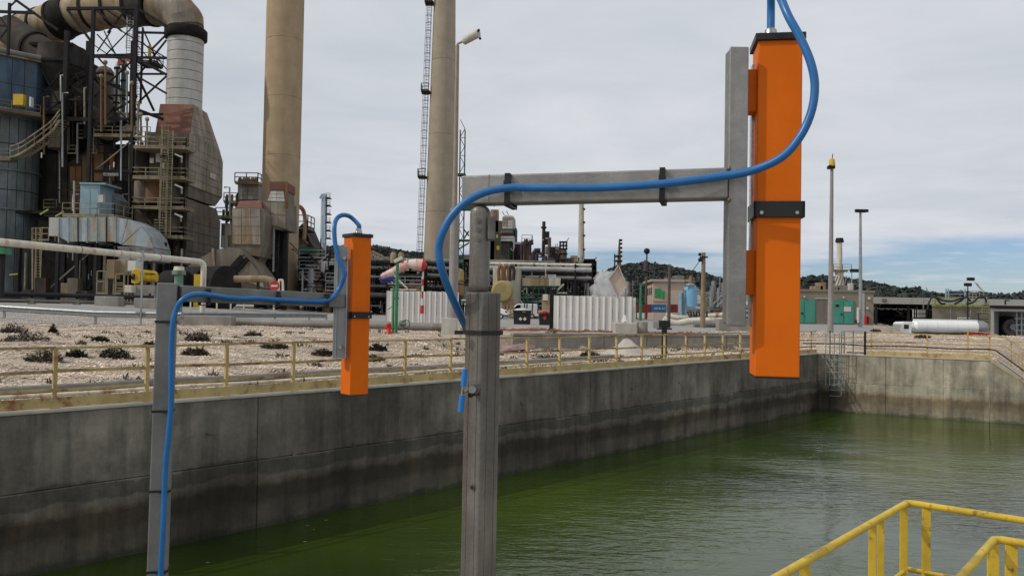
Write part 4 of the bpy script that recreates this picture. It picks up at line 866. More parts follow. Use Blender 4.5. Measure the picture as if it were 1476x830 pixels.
q = P3(44,147,vY-hr); MB().box(q.x-.1,q.x+.1,q.y-.1,q.y+.5,q.z-.6,q.z+.6).build('light_fitting', WHITEM, t)
guard(t, [oc(hr+.85, zlo)[k] for k in (6,7,0,1)], RAILT, 1.1, .05)
# spiral stair and landing
t = thing('spiral_stair', 'curving rusty stair winding up the side of the blue vessel', 'stair', P3(20,228,103))
path = [P3(14,228,102.6), P3(30,222,102.4), P3(45,212,102.8), P3(62,200,103.5), P3(76,188,104.4), P3(86,174,105.2)]; sp_ = spline(path, 4)
for dz in (0, .8, 1.4): MB().tube([p+Z*dz for p in sp_], .09 if dz else .16, 6).build('hand_rail' if dz else 'stringer', RAILT, t)
MB().tube([p+Vector((.5,1.2,.1)) for p in sp_], .16, 6).build('stringer', RAILT, t)
for p in sp_[::1]: MB().beam(p+Z*.05, p+Vector((.5,1.2,.1)), .5, .05).build('step', RAILT, t); 
for p in sp_[::3]: MB().beam(p, p+Z*1.4, .07).build('baluster', RAILT, t)
a = P3(-6,228,102.4); b_ = P3(16,228,102.4); MB().box(a.x,b_.x,102.2,103.8,a.z-.3,a.z).build('landing', CLADS, t); guard(t, [(a.x,102.2,a.z),(b_.x,102.2,a.z)], RAILT)
# ================================================================ dark process building behind
t = thing('process_building', 'dark soot-blackened steel building with rust streaked plates in the middle of the plant', 'plant building', P3(120,420,112))
def bpan(x0,y0,x1,y1,Y,mt,nx,ny,sd=1,par=None,name='panel'):
    a,b_,c_,d_ = P3(x0,y1,Y),P3(x1,y1,Y),P3(x1,y0,Y),P3(x0,y0,Y); panels(par or t, mt, a,b_,c_,d_,nx,ny,.1,.1,name,.06,sd)
mb = MB(); pzb(mb, 46, 218, 192, 312, 112, 9); mb.build('upper_mass', DARK, t)
mb = MB(); pzb(mb, 46, 312, 285, 430, 120, 1); mb.build('rear_wall', DARK, t)  # dark backing added so the open undercroft looks shaded
mb = MB(); a, b_ = P3(40,312,112), P3(280,312,112); mb.box(a.x, b_.x, 106, 121, a.z-.2, a.z+.2); mb.build('floor_slab', DARK, t)  # slab added over the undercroft so it falls in shade
bpan(50,222,98,312,111.8,SOOT,3,3,3)
pp = [(100,262),(100,312),(150,312),(190,312),(190,213),(135,213)]
mb = MB(); pprism(mb, [(98,235),(98,312),(190,312),(190,208),(140,208)], 111.2, .6); mb.build('rusty_wall', SOOT, t)
bpan(101,240,118,308,111.1,[BROWNR],2,2,5); bpan(119,225,134,308,111.1,BROWNR,1,2,6); bpan(136,210,150,262,111.1,BROWNR,1,1,7); bpan(151,210,165,262,111.1,SOOT,1,1,8); bpan(158,222,166,262,110.9,BROWNR,1,1,8); bpan(167,210,190,262,111.1,SOOT,2,1,9)
bpan(136,264,190,300,111.1,[SOOT,DARK],4,2,9)
q0, q1 = P3(149,248,109), P3(171,254,109); MB().box(q0.x,q1.x,108.9,109.1,q0.z,q1.z).build('sign_plate', CLADL, t)
mb = MB(); pzb(mb, 100, 92, 132, 215, 116, 7); mb.build('tall_dark_shaft', DARK, t)
mb = MB(); pzb(mb, 50, 180, 135, 222, 114, 6); mb.build('dark_gallery', DARK, t)
bpan(101,100,131,212,115.8,[SOOT,DARK],3,7,12)
# vessels inside the frame
for (x0,x1,yt,yb_,Yq,mt,lab,ca) in ((136,160,98,212,114,CLADS,'soot-streaked upright vessel standing inside the black steel frame','vessel'),(163,171,92,175,113,CLADL,'slender pale upright pipe column inside the black steel frame','column'),(173,180,84,170,113.5,BLUEC,'slender blue column inside the black steel frame','column')):
    a = P3((x0+x1)/2, yb_, Yq); zt_ = P3(x0,yt,Yq).z; rr_ = R(x1-x0,Yq)/2; tt = thing('process_column', lab, ca, (a.x,Yq,a.z))
    MB().lathe(a.x,Yq,[(rr_,a.z),(rr_,zt_-.5)],18).build('shell',mt,tt); MB().lathe(a.x,Yq,[(rr_,zt_-.5),(rr_*.7,zt_),(.1,zt_+.3)],18).build('dome',mt,tt)
    for k in (.3,.6,.9): MB().lathe(a.x,Yq,[(rr_+.08,a.z+(zt_-a.z)*k),(rr_+.08,a.z+(zt_-a.z)*k+.25)],18).build('band',DARK,tt)
tt = thing('crane_beam', 'small orange-red lifting beam high inside the black steel frame', 'crane', P3(175,85,112))
MB().beam(P3(168,82,112),P3(188,87,112),.5,.5).build('beam',TARP,tt); MB().beam(P3(175,86,112),P3(175,94,112),.7,.6).build('trolley',TARP,tt)
tt = thing('electrical_cabin', 'small light grey cabin on the upper walkway behind the black frame', 'cabin', P3(180,188,109))
mb = MB(); pzb(mb,172,164,188,189,109,2.5); mb.build('walls',CLADL,tt); mb = MB(); pzb(mb,171,162,189,164,108.8,2.9); mb.build('roof',GALV,tt); mb = MB(); pzb(mb,176,170,181,189,108.95,.05); mb.build('door',CLADL,tt)
# ================================================================ black steel frame
t = thing('lattice_tower', 'black steel lattice frame carrying the overhead duct, open sky behind it', 'steel frame', P3(166,420,103))
def col_(x, y0, y1, Y, w, mt=DARK2): a = P3(x,y0,Y); b_ = P3(x,y1,Y); MB().beam((a.x,Y,b_.z),(a.x,Y,a.z),w*.7).build('column', mt, t)
def bm_(x0,y0,x1,y1,Y,w,nm='beam',mt=DARK2,Yb=None): MB().beam(P3(x0,y0,Y),P3(x1,y1,Yb or Y),w*.62).build(nm, mt, t)
for x,y0,y1,Yc,w in ((135,12,430,103,.55),(197,10,250,103,.62),(128,60,200,108,.7),(97,45,225,106,.75),(122,95,180,110,.35),(193,60,180,109,.8),(169,100,190,108,.3),(14,5,80,101,.4),(206,40,150,112,.3)): col_(x,y0,y1,Yc,w)
for a in ((97,13,200,12,103,.55),(135,82,240,84,103,.45),(135,80,193,79,104,.35),(197,107,240,107,104,.35),(197,47,240,48,106,.4),(197,165,235,165,105,.4),(60,130,100,130,106,.3),(97,144,130,144,106,.4),(60,85,100,86,106,.5),(-5,17,50,19,101,.5),(-5,37,14,38,101,.3),(135,170,197,172,104,.5),(135,138,197,138,105,.35),(97,172,135,173,106,.8),(60,181,100,182,106,.4)): bm_(*a)
for a in ((97,14,135,65,103,.45),(135,12,175,45,103,.4),(175,45,240,84,103,.25),(197,12,240,38,104,.5),(140,50,197,110,104,.25),(135,110,197,140,104,.6),(135,140,197,82,104,.25),(140,82,152,95,103,.3),(150,45,168,82,105,.2),(195,35,150,82,105,.2),(197,85,240,108,103,.5),(197,110,240,135,103,.4),
          (197,150,240,110,105,.3),(197,107,222,160,105,.4),(205,40,232,100,106,.25),(240,58,200,108,106,.3),(215,75,240,50,106,.3),(135,184,165,155,104,.35),(165,155,197,184,104,.25),(165,155,165,184,104,.35),(197,140,165,160,104,.35),(60,140,97,92,106,.25),(60,100,85,150,106,.25),(64,163,100,138,106,.25),(97,112,130,100,107,.25),(97,118,128,142,107,.35),(97,128,115,160,107,.35),(115,160,130,145,107,.45),(103,118,125,138,107,.2),(108,105,126,140,107,.2),
          (100,140,128,112,108,.25),(0,25,14,45,101,.25),(0,55,14,38,101,.25),(14,10,25,0,101,.25),(22,0,84,44,102,.5),(197,158,235,172,104,.6),(205,60,240,100,107,.2),(197,65,235,108,107,.2),(135,65,160,82,104,.2),(160,45,140,75,105,.2),(183,12,155,48,105,.3),(150,12,190,40,105,.3),(170,15,197,32,106,.25)): bm_(*a[:4],a[4],a[5],'brace')
q = P3(232,100,103); platform(t, P3(203,90,105).x, P3(228,90,105).x, 104, 106.5, P3(215,92,105).z, DARK2, 1.1, .07, dk=DARK2)
# ladder tower inside
ladder(t, P3(187,60,109).x, 109, P3(187,95,109).z, P3(187,30,109).z, .8, .07, GALV)
ladder(t, P3(201,140,104).x, 103.5, P3(201,175,104).z, P3(201,50,104).z, .55, .06, DARK2)
q = P3(216,73,104); MB().box(q.x-.15,q.x+.15,103.8,104.1,q.z-.8,q.z+.6).build('lamp', YELB, t)
# upper walkways
t = thing('walkway', 'upper railed walkway crossing between the dark building and the caged tower', 'walkway', P3(165,195,107))
platform(t, P3(138,195,107).x, P3(191,195,107).x, 106.5, 109, P3(165,196,107).z, RAILT, 1.1, .06)
for x in (140,165,189): seg(t,'hanger',DARK2,P3(x,196,107),P3(x,215,107),.2)
seg(t,'brace',RAILT,P3(190,202,106.8),P3(165,223,106.8),.16); seg(t,'brace',RAILT,P3(165,223,106.8),P3(140,243,106.8),.16)
seg(t,'beam',DARK2,P3(136,247,107),P3(190,247,107),.35)
t = thing('walkway', 'dark high walkway at the foot of the funnel-shaped duct', 'walkway', P3(80,160,108)); platform(t, P3(60,160,108).x, P3(97,160,108).x, 106.5, 108.5, P3(80,163,107).z, DARK2, 1.2, .08, dk=DARK)
t = thing('walkway', 'dark walkway seen against the sky between the two tall black columns', 'walkway', P3(112,165,108)); platform(t, P3(99,165,108).x, P3(127,165,108).x, 109, 111, P3(112,166,109).z, DARK2, 1.3, .09, dk=DARK)
# ================================================================ caged access tower in front of the boiler
t = thing('access_tower', 'ochre railed access tower of four platforms with caged ladders in front of the boiler', 'tower', P3(230,420,102))
x0, x1 = P3(192,250,102).x, P3(268,250,102).x
for i, y_ in enumerate((212, 256, 299, 341)):
    z = P3(230, y_, 102).z; platform(t, x0, x1, 101.8, 105, z, RAILT, 1.15, .085, 'lr')
    if i == 0: guard(t, [(x0,101.9,z+1.15),(x0+2,101.9,z+1.15)], RAILT, 1.3, .07, .8)
for x in (193, 205, 252, 266): a = P3(x,205,104.6); b_ = P3(x,430,104.6); MB().beam((a.x,104.6,GZ),(a.x,104.6,a.z),.28).build('column', DARK2, t)
xl1 = P3(236,250,101.4).x
for ya, yb_ in ((188,258),(230,341)): ladder(t, xl1+(0 if ya < 200 else -.0), 101.5, P3(236,yb_,101.5).z, P3(236,ya,101.5).z, .7, .09, RAILT)
ladder(t, P3(245,250,101.5).x, 101.5, P3(245,341,101.5).z, P3(245,188,101.5).z, .5, .08, RAILT, False)
sx = P3(228,345,101.6); 
for i in range(7): q = P3(228,341-4*i,101.5); MB().beam((q.x-.5,101.5,q.z),(q.x+.6,101.5,q.z),.07,.12).build('step', RAILT, t)
for ya in (222,266,308): 
    a = P3(252,ya,101.9); b_ = P3(263,ya+5,101.9); MB().beam(a, b_, .22, .18).build('strip_lamp', WHITEM, t)
for x,y_ in ((200,228),(201,288),(262,230),(262,275),(261,315)): q = P3(x,y_,104.3); MB().beam(q-Z*.4, q+Z*.5, .16).build('lamp', WHITEM, t)
for x0_,x1_,ya,yb_ in ((216,222,228,235),(225,233,221,234)): 
    a,b_ = P3(x0_,yb_,104.4),P3(x1_,ya,104.4); MB().box(a.x,b_.x,104.3,104.5,a.z,b_.z).build('notice_board', CLADL, t)
# round drum faces between tower levels
t2 = thing('boiler_front', 'dark boiler front wall with ochre and grey drums seen behind the tower railings', 'boiler', P3(220,300,105))
mb = MB(); a,b_ = P3(192,345,105.2),P3(268,213,105.2); mb.box(a.x,b_.x-.1,105.3,106.5,a.z,b_.z); mb.build('front_wall', DARK, t2)
for x_,y_,r_,m_ in ((206,277,1.1,CLADS),(226,277,1.4,BROWNR),(247,277,1.2,CLADS),(207,318,1.1,CLADS),(226,320,1.2,SOOT),(248,318,1.1,CLADS),(204,232,1.0,SOOT),(247,232,.9,SOOT)):
    q = P3(x_,y_,105.1); MB().lathe(q.x,105.1,[(r_,q.z-1.5),(r_,q.z+1.3)],14).build('drum', m_, t2)
# ================================================================ blue-grey lower duct with elbow
Y = 96; t = thing('rectangular_duct', 'faded blue ribbed rectangular duct with quarter-round elbow below the railed gallery', 'duct', P3(150,350,Y))
dep = 5.0; edges = [70,84,98,112,125,139,153,166]
for i,(a,b_) in enumerate(zip(edges, edges[1:])):
    lo = 348 if i else 340
    lo0 = 340 if i == 0 else 348
    mb = MB(); pprism(mb, [(a+.5,lo0 if i != 1 else 341),(b_-.5,lo),(b_-.5,313.5),(a+.5,313.5)], Y, dep); mb.build('duct_panel', CLADL if i in (0,) else BLUED, t)
    mb = MB(); pprism(mb, [(b_-.6,350),(b_+.6,350),(b_+.6,312.5),(b_-.6,312.5)], Y-.12, dep+.2); mb.build('rib', DARK if i%3==2 else BLUED, t)
el = [(166,348),(166,314),(184,316),(203,327),(215,341),(220,357),(172,354),(171,349)]
mb = MB(); pprism(mb, [(166.6,348),(166.6,314),(184,316),(174,352)], Y, dep); mb.build('elbow_panel', BLUED, t)
mb = MB(); pprism(mb, [(184.6,316.3),(203,327),(175,352.5),(174.6,352)], Y, dep); mb.build('elbow_panel', BLUED, t)
mb = MB(); pprism(mb, [(203.4,327.6),(215,341),(220,356.5),(176,353)], Y, dep); mb.build('elbow_panel', BLUED, t)
mb = MB(); pprism(mb, [(172,357),(220.5,357.5),(221,376),(172,376)], Y+.1, dep); mb.build('outlet', BLUED, t)
for x in (172,188,204,220): seg(t,'rib',PIPEG,P3(x,357,Y-.05),P3(x,376,Y-.05),.14)
seg(t,'rib',PIPEG,P3(170,356.5,Y-.1),P3(222,357.5,Y-.1),.2)
for x in (84,112,139,212): a = P3(x,348,Y+.5); MB().beam((a.x,Y+.5,GZ),(a.x,Y+.5,a.z),.35).build('leg',DARK2,t)
t = thing('gallery', 'railed gallery on top of the faded blue duct', 'walkway', P3(130,312,98))
platform(t, P3(93,311,97).x, P3(168,311,97).x, 96.5, 101, P3(130,311,97).z, RAILT, 1.4, .07)
t = thing('blue_cabin', 'pale blue cabin with flat roof standing on the railed gallery', 'cabin', P3(130,309,98))
mb = MB(); pzb(mb,116,266,143,310,98,3.5); mb.build('walls', PALEB, t); mb = MB(); pzb(mb,114.5,263,152,266,97.8,4); mb.build('roof', PALEB, t); mb = MB(); pzb(mb,119,274,129,309,97.95,.06); mb.build('door', PALEB, t); mb = MB(); pzb(mb,131,274,141,300,97.95,.06); mb.build('door', PALEB, t)
mb = MB(); pprism(mb, [(148,308),(148,285),(158,276),(169,288),(169,308)], 101, 3); mb.build('side_hopper', BLUEG, t)
q = P3(146,287,97.6); MB().box(q.x-.3,q.x+.3,97.4,97.9,q.z-.4,q.z+.5).build('lamp', CLADL, t)
# ================================================================ undercroft
t = thing('undercroft_structure', 'dark columns and crossed braces under the faded blue duct', 'steel frame', P3(110,425,100))
for x in (25,50,90,120,142,176,240): a = P3(x,430,103); b_ = P3(x,345,103); MB().beam((a.x,103,GZ-.2),(a.x,103,b_.z),.5).build('column', DARK2, t)
seg(t,'brace',PIPEG,P3(65,421,99),P3(127,367,99),.16); seg(t,'brace',DARK,P3(55,362,99.4),P3(118,420,99.4),.2); seg(t,'brace',DARK,P3(127,420,104),P3(170,370,104),.3); seg(t,'beam',DARK2,P3(45,350,100),P3(240,352,100),.4)
for x in (47,52,58): MB().beam(P3(x,420,99),P3(x,328,99),.16).build('rail_post', RAILT, t)
ladder(t, P3(55,380,98.8).x, 98.8, GZ, P3(55,327,98.8).z, .7, .07, RAILT, False)
for x,y_ in ((14,396),(58,309),(80,312)): q = P3(x,y_,99); MB().beam(q, q+Vector((.95,0,.12 if x<20 else .6)), .14).build('strip_lamp', LIMEY, t)
guard(t, [P3(46,347,97),P3(70,347,97)], RAILT, 1.5, .1, .8)
for (x0_,x1_,h_,Yw,lb_) in ((-60,150,1.9,99,'long dark screen added to deepen the shaded foot of the plant under the faded blue duct'),(150,300,2.3,96,'dark screen added for the shaded gap behind the yellow motor and the black fan')):
    a_,b_ = P3(x0_,420,Yw),P3(x1_,420,Yw); tag(MB().box(a_.x,b_.x,Yw,Yw+.5,-.2,GZ+.45+h_*.8).build('dark_void_screen', DARK), lb_, 'wall')  # dark screens added to extend the shaded void at the plant's foot
t = thing('green_machine', 'green painted drive head at the left edge behind the cream pipe', 'machine', P3(2,370,60)); mb = MB(); pzb(mb,-10,357,5,366,60,1); mb.build('housing', GREENP, t); mb = MB(); pzb(mb,-4,366,1,430,60.2,.4); mb.build('stand', DARK2, t)
# yellow motor on plinth, cabinets
t = thing('yellow_motor', 'yellow drive motor on a concrete plinth below the cream pipe', 'motor', P3(207,425,80))
Ym = 80; a = P3(207,400,Ym); b0 = P3(190,398,Ym); b1 = P3(226,398,Ym)
mb = MB(); pprism(mb, [(189,392),(194,387),(200,388),(202,391),(202,405),(199,409),(189,408)], Ym, 1.6); mb.build('gearbox', YELB, t, bevel=.06)
MB().tube([P3(202,399,Ym+.8), P3(220,400,Ym+.8)], R(7,Ym), 16).build('motor_body', YELB, t); MB().tube([P3(220,400,Ym+.8), P3(226,400,Ym+.8)], R(6.4,Ym), 16).build('fan_cover', YELB, t)
mb = MB(); pprism(mb, [(210,389),(218,390),(222,394),(206,393)], Ym+.2, 1.0); mb.build('terminal_box', YELB, t); MB().tube([P3(191,399,Ym-.05),P3(194,399,Ym-.05)], .3, 12).build('shaft_end', BLACKP, t)
a,b_ = P3(194,440,Ym-.2),P3(223,411,Ym-.2); MB().box(a.x,b_.x,Ym-.2,Ym+2,GZ,b_.z).build('plinth', CONC, t)
for lab, x0,y0,x1,y1,Yk,mt in (('pale rusty cabinet standing left of the yellow motor',154,374,165,402,82,CREAMR),('ribbed cream cabinet between the rusty cabinet and the yellow motor',166,374,181,396,83,CREAMR),('small cream box on legs below the yellow motor',179,411,190,422,79,CREAMP),('white bent vent cowl above the yellow motor',184,376,196,391,82,WHITEM)):
    tt = thing('cabinet', lab, 'cabinet', P3((x0+x1)/2,y1,Yk)); mb = MB(); pzb(mb,x0,y0,x1,y1,Yk,1.2); mb.build('body', mt, tt, bevel=.04)
    mb = MB(); pzb(mb,x0+1,y0+1.2,x1-1,y1-1.2,Yk-.05,.05); mb.build('door', mt, tt); 
    for x in (x0+1,x1-1): a = P3(x,y1,Yk+.5); MB().beam((a.x,Yk+.5,GZ),(a.x,Yk+.5,a.z),.1).build('leg', RAILT, tt)
t = thing('access_stair', 'small cream railed steps beside the yellow motor', 'stair', P3(172,424,79)); guard(t, [P3(166,424,78),P3(178,424,78)], RAILT, 1.9, .09, .7); guard(t, [P3(139,424,79),P3(152,424,79)], RAILT, 2.2, .08, 1)
for i in range(4): seg(t,'step',RAILT,P3(167,423-4*i,78),P3(177,423-4*i,78),.12,.08)
# ================================================================ cream pipe, guard rails, signs at left
t = thing('cream_pipe', 'long rust-blistered cream pipe on the left with elbow down to the ground', 'pipe', stand(291,50))
pz = 4.27; a = W(-90,340,33.5); b_ = W(283,376,50)
pts = [Vector((a.x,33.5,pz))]+[Vector((a.x,33.5,pz)).lerp(Vector((b_.x,50,pz)), k/8) for k in range(1,8)]+[Vector((b_.x,50,pz))]
e = W(293.5,390,50.2); MB().tube(pts, .17, 14).build('pipe_run', CREAMP, t)
MB().tube(spline([pts[-1], Vector((e.x-.17,50.15,pz-.05)), Vector((e.x-.01,50.2,pz-.22)), Vector((e.x,50.2,pz-.5))], 4), .17, 14).build('elbow', CREAMP, t)
MB().tube([(e.x,50.2,pz-.5),(e.x,50.2,tz(e.x,50.2))], .168, 14).build('pipe_leg', CREAMP, t)
for k in (.1,.45,.8): q = pts[0].lerp(pts[-1],k); d = (pts[-1]-pts[0]).normalized()*.02; MB().tube([q-d,q+d], .185, 14).build('weld_band', RAILT, t)
t = thing('pipe_support', 'thin grey pole under the cream pipe, left of the grey gantry post', 'post', stand(203,41)); q = origin(t); MB().beam(q, (q.x,q.y,W(203,360,41).z), .07).build('pole', GALV, t); MB().box(q.x-.12,q.x+.12,q.y-.12,q.y+.12,q.z,q.z+.06).build('foot', GALV, t)
t = thing('green_valve', 'weathered green pipe stand under the cream pipe elbow', 'valve', stand(256,62)); q = origin(t); zt_ = W(256,390,62).z; MB().lathe(q.x,62,[(.32,q.z),(.32,zt_-.3)],12).build('body', GREENV, t); MB().lathe(q.x,62,[(.5,zt_-.3),(.5,zt_)],12).build('flange', GREENV, t); MB().lathe(q.x,62,[(.4,zt_),(.35,zt_+.3)],12).build('cap', CREAMP, t)
t = thing('guard_rail', 'galvanised road guard rail left of the grey gantry post', 'guard rail', stand(4,42.6))
def wbeam(par, a, b, dz):
    a, b = Vector(a), Vector(b); d = (b-a).normalized(); n_ = Vector((d.y,-d.x,0)); prof = [(0,-.155),(.04,-.14),(.08,-.09),(.08,-.06),(.0,-.02),(0,.02),(.08,.06),(.08,.09),(.04,.14),(0,.155)]
    vs_ = [a+n_*o+Z*(z+dz) for o,z in prof]+[b+n_*o+Z*(z+dz) for o,z in prof]; k = len(prof); MB().add(vs_, [(i,i+1,k+i+1,k+i) for i in range(k-1)]).build('beam', GALV, par)
gp = [stand(px, Y) for px, Y in ((-110,43.5),(4,42.6),(136,41.5),(262,40.8))]
for a, b_ in zip(gp, gp[1:]): wbeam(t, a, b_, .56)
for q in gp[1:]: MB().beam(q-Z*.1+Vector((0,.12,0)), q+Z*.74+Vector((0,.12,0)), .1).build('post', GALV, t); MB().rbox(q.x,q.y+.03,q.z+.56,.07,.05,.09).build('spacer', GALV, t)
t = thing('guard_rail', 'low galvanised guard rail beyond the steel arm, ending left of the smaller orange box', 'guard rail', stand(370,52))
gp = [stand(px, Y) for px, Y in ((225,44),(310,47),(395,50),(445,52.5),(470,54))]
for a, b_ in zip(gp, gp[1:]): wbeam(t, a, b_, .5)
for q in gp[1:]: MB().beam(q-Z*.1+Vector((0,.12,0)), q+Z*.68+Vector((0,.12,0)), .1).build('post', GALV, t)
t = thing('double_pipe_barrier', 'dark double pipe barrier along the far side of the road at left', 'barrier', stand(100,70))
for h in (.85,.35): MB().tube([W(-60,430,68)*0+Vector((W(-60,430,68).x,68,tz(W(-60,430,68).x,68)+h)), Vector((W(222,430,74).x,74,tz(W(222,430,74).x,74)+h))], .2 if h > .5 else .12, 10).build('pipe', PIPEG if h < .5 else DARK2, t)
for px in (-20,45,110,175,215): q = stand(px, 68+6*(px+60)/282); MB().box(q.x-.25,q.x+.25,q.y-.2,q.y+.2,q.z-.1,q.z+.5).build('saddle', CONC, t); MB().beam(q,q+Z*1.2,.15).build('stand',DARK2,t)
for px0, px1, Yk, lab in ((135,170,69,'low concrete footing behind the dark pipe barrier at left'),(192,224,69,'low concrete footing right behind the grey gantry post')):
    a, b_ = stand(px0,Yk), stand(px1,Yk); tag(MB().box(a.x,b_.x,Yk,Yk+1,a.z-.2,a.z+.8).build('concrete_footing', CONC, bevel=.05, seg=1), lab, 'block')
t = thing('road_fence', 'pale thin-posted fence along the road beyond the steel arm', 'fence', stand(310,56))
for px in (274,312,332,351,394): q = stand(px, 50+ (px-274)*.03+6); MB().beam(q, q+Z*1.5, .08).build('post', CREAMP, t)
MB().beam(stand(262,55.6)+Z*.75, stand(400,59.8)+Z*.75, .05).build('rail', CREAMP, t)
t = thing('no_entry_sign', 'round red no-entry sign with white bar above the receding steel arm', 'sign', stand(394,62)); q = origin(t); c_ = W(395.5,412,61.9)
MB().tube([c_, c_+Vector((0,.05,0))], .37, 24).build('sign_disc', REDP, t); MB().box(c_.x-.25,c_.x+.25,c_.y-.02,c_.y-.001,c_.z-.07,c_.z+.07).build('white_bar', WHITEM, t); MB().beam((c_.x,62.05,q.z),(c_.x,62.05,c_.z+.3),.07).build('pole', GALV, t)
# ================================================================ fan, breeching and flue to chimney 1
t = thing('induced_draught_fan', 'black round fan casing with grey band in front of the breeching duct', 'fan', P3(303,420,88))
Yf = 88; c_ = P3(297,415,Yf); ax = Vector((1,-.42,0)).normalized()
MB().tube([c_-ax*2.4, c_+ax*.3], R(31,Yf), 36).build('casing', DARK, t); MB().tube([c_+ax*.34, c_+ax*1.1], R(26,Yf), 36).build('inlet_band', PIPEG, t); MB().tube([c_+ax*1.1, c_+ax*2.7], R(32,Yf), 36).build('casing', DARK, t)
q = P3(252,412,Yf-2); MB().tube([q-ax*1.0,q+ax*1.2], R(22,Yf), 28).build('inlet_cone', DARK, t)
q = P3(285,408,Yf-3.2); MB().box(q.x-.4,q.x+.4,q.y,q.y+1,GZ,q.z+.9).build('bearing_guard', YELB, t)
t = thing('breeching_duct', 'grey tent-shaped breeching duct behind the black fan', 'duct', P3(330,415,96))
Yk = 96
mb = MB(); pprism(mb, [(268,416),(262,392),(283,374),(312,360),(330,356),(345,358),(360,372),(380,400),(384,416)], Yk, 5); mb.build('casing', CLADS, t)
mb = MB(); pprism(mb, [(284,374.5),(307,361.5),(307,385),(284,385)], Yk-.12, .1); mb.build('panel', CLADS, t)
mb = MB(); pprism(mb, [(311,360.5),(345,359),(352,366),(330,386),(311,386)], Yk-.12, .1); mb.build('panel', CLADS, t)
mb = MB(); pprism(mb, [(356,372),(378,399),(380,414),(340,402),(337,395)], Yk-.12, .1); mb.build('panel', CLAD, t)
seg(t,'damper_frame',DARK,P3(326,396,Yk-.3),P3(350,370,Yk-.3),.9,.5); seg(t,'damper_frame',GALV,P3(329,397,Yk-.45),P3(353,371,Yk-.45),.18,.2); seg(t,'damper_frame',DARK,P3(333,399,Yk-.3),P3(357,373,Yk-.3),.7,.5)
seg(t,'stiffener',CREAMR,P3(307,358,Yk-.2),P3(309,386,Yk-.2),.25)
t = thing('horizontal_pipe', 'rusty horizontal pipe on short legs left of the no-entry sign', 'pipe', P3(365,420,84)); MB().tube([P3(338,402,84),P3(382,402,84),P3(391,404,84),P3(394,412,84)], .35, 12).build('pipe_run', TANV, t); seg(t,'leg',DARK,P3(372,404,84),P3(372,428,84),.25); seg(t,'leg',DARK,P3(392,408,84),P3(392,428,84),.25)
t = thing('white_pipe_loop', 'thin white pipe loop at the foot of the broad chimney', 'pipe', P3(405,420,80)); MB().tube(spline([P3(402,430,80),P3(402,406,80),P3(405,404,80),P3(407.5,406,80),P3(408,430,80)],3), .12, 8).build('pipe_run', CREAMP, t)
t = thing('flue_box', 'grimy grey box-shaped flue joining the broad chimney from the left', 'duct', P3(360,380,100))
Yk = 98; mb = MB(); pprism(mb, [(334.5,300),(376,299),(383,310),(379,352),(374,370),(352,366),(334.5,352)], Yk, 6); mb.build('casing', CLADS, t)
def quad(pa, mt, pts, Yq, nx, ny, sd, th=.1):   # pts bl, br, tr, tl
    a,b_,c_,d_ = [P3(x,y,Yq) for x,y in pts]; panels(pa, mt, a,b_,c_,d_, nx, ny, .1, th, seed=sd)
quad(t, CLAD, [(335,352),(376,353),(375,300),(335,301)], Yk-.02, 3, 4, 11)
mb = MB(); a = [P3(340,301,Yk),P3(378,300,Yk),P3(378,300,Yk+6),P3(340,301,Yk+6)]; b2 = [P3(345,290,Yk+1.5),P3(375,289,Yk+1.5),P3(375,289,Yk+5),P3(345,290,Yk+5)]; mb.add(a+b2,[(0,3,2,1),(4,5,6,7),(0,1,5,4),(1,2,6,5),(2,3,7,6),(3,0,4,7)]); mb.build('rusty_top', RED, t)
mb = MB(); pprism(mb, [(350,366),(376,369),(366,388),(360,388)], Yk+1, 3); mb.build('hopper', CLADS, t)
Yq = 101; mb = MB(); pprism(mb, [(378,326),(378,291),(412,290),(413,331),(399,331),(385,323)], Yq, 5); mb.build('cross_duct', CLADS, t)
quad(t, CLAD, [(379,322),(412,330),(412,292),(379,292)], Yq-.02, 3, 2, 12)
mb = MB(); pprism(mb, [(384,291),(390,273),(411,273),(413,300)], Yq+.3, 4); mb.build('transition', CLADS, t); quad(t, CLADL, [(385.5,290),(411,291),(409,275),(391,275)], Yq+.28, 2, 3, 13)
mb = MB(); pprism(mb, [(388,274),(389,262),(412,262),(412,274)], Yq+.1, 4.4); mb.build('rusty_top', RED, t)
seg(t,'edge_strip',BROWNR,P3(413,262,Yq-.3),P3(413,300,Yq-.3),.3)
for x,y0_,m_ in ((372,330,DARK2),(386,325,DARK2),(400,331,DARK2),(412,331,DARK2)): a = P3(x,y0_,Yq+2); MB().beam((a.x,Yq+2,GZ),(a.x,Yq+2,a.z),.45).build('column', m_, t)
mb = MB(); a,b_ = P3(370,331,Yq+5),P3(413,420,Yq+5); mb.box(a.x,b_.x,Yq+5,Yq+5.4,GZ,a.z); mb.build('rear_screen', DARK, t)
for k in range(4):
    y_ = 335+20*k; seg(t,'brace',DARK2,P3(372,y_,Yq+1.5),P3(400,y_+18,Yq+1.5),.22); seg(t,'brace',DARK2,P3(400,y_,Yq+1.5),P3(372,y_+18,Yq+1.5),.22)
seg(t,'downpipe',GALV,P3(395,328,Yq),P3(394,392,Yq),.18)
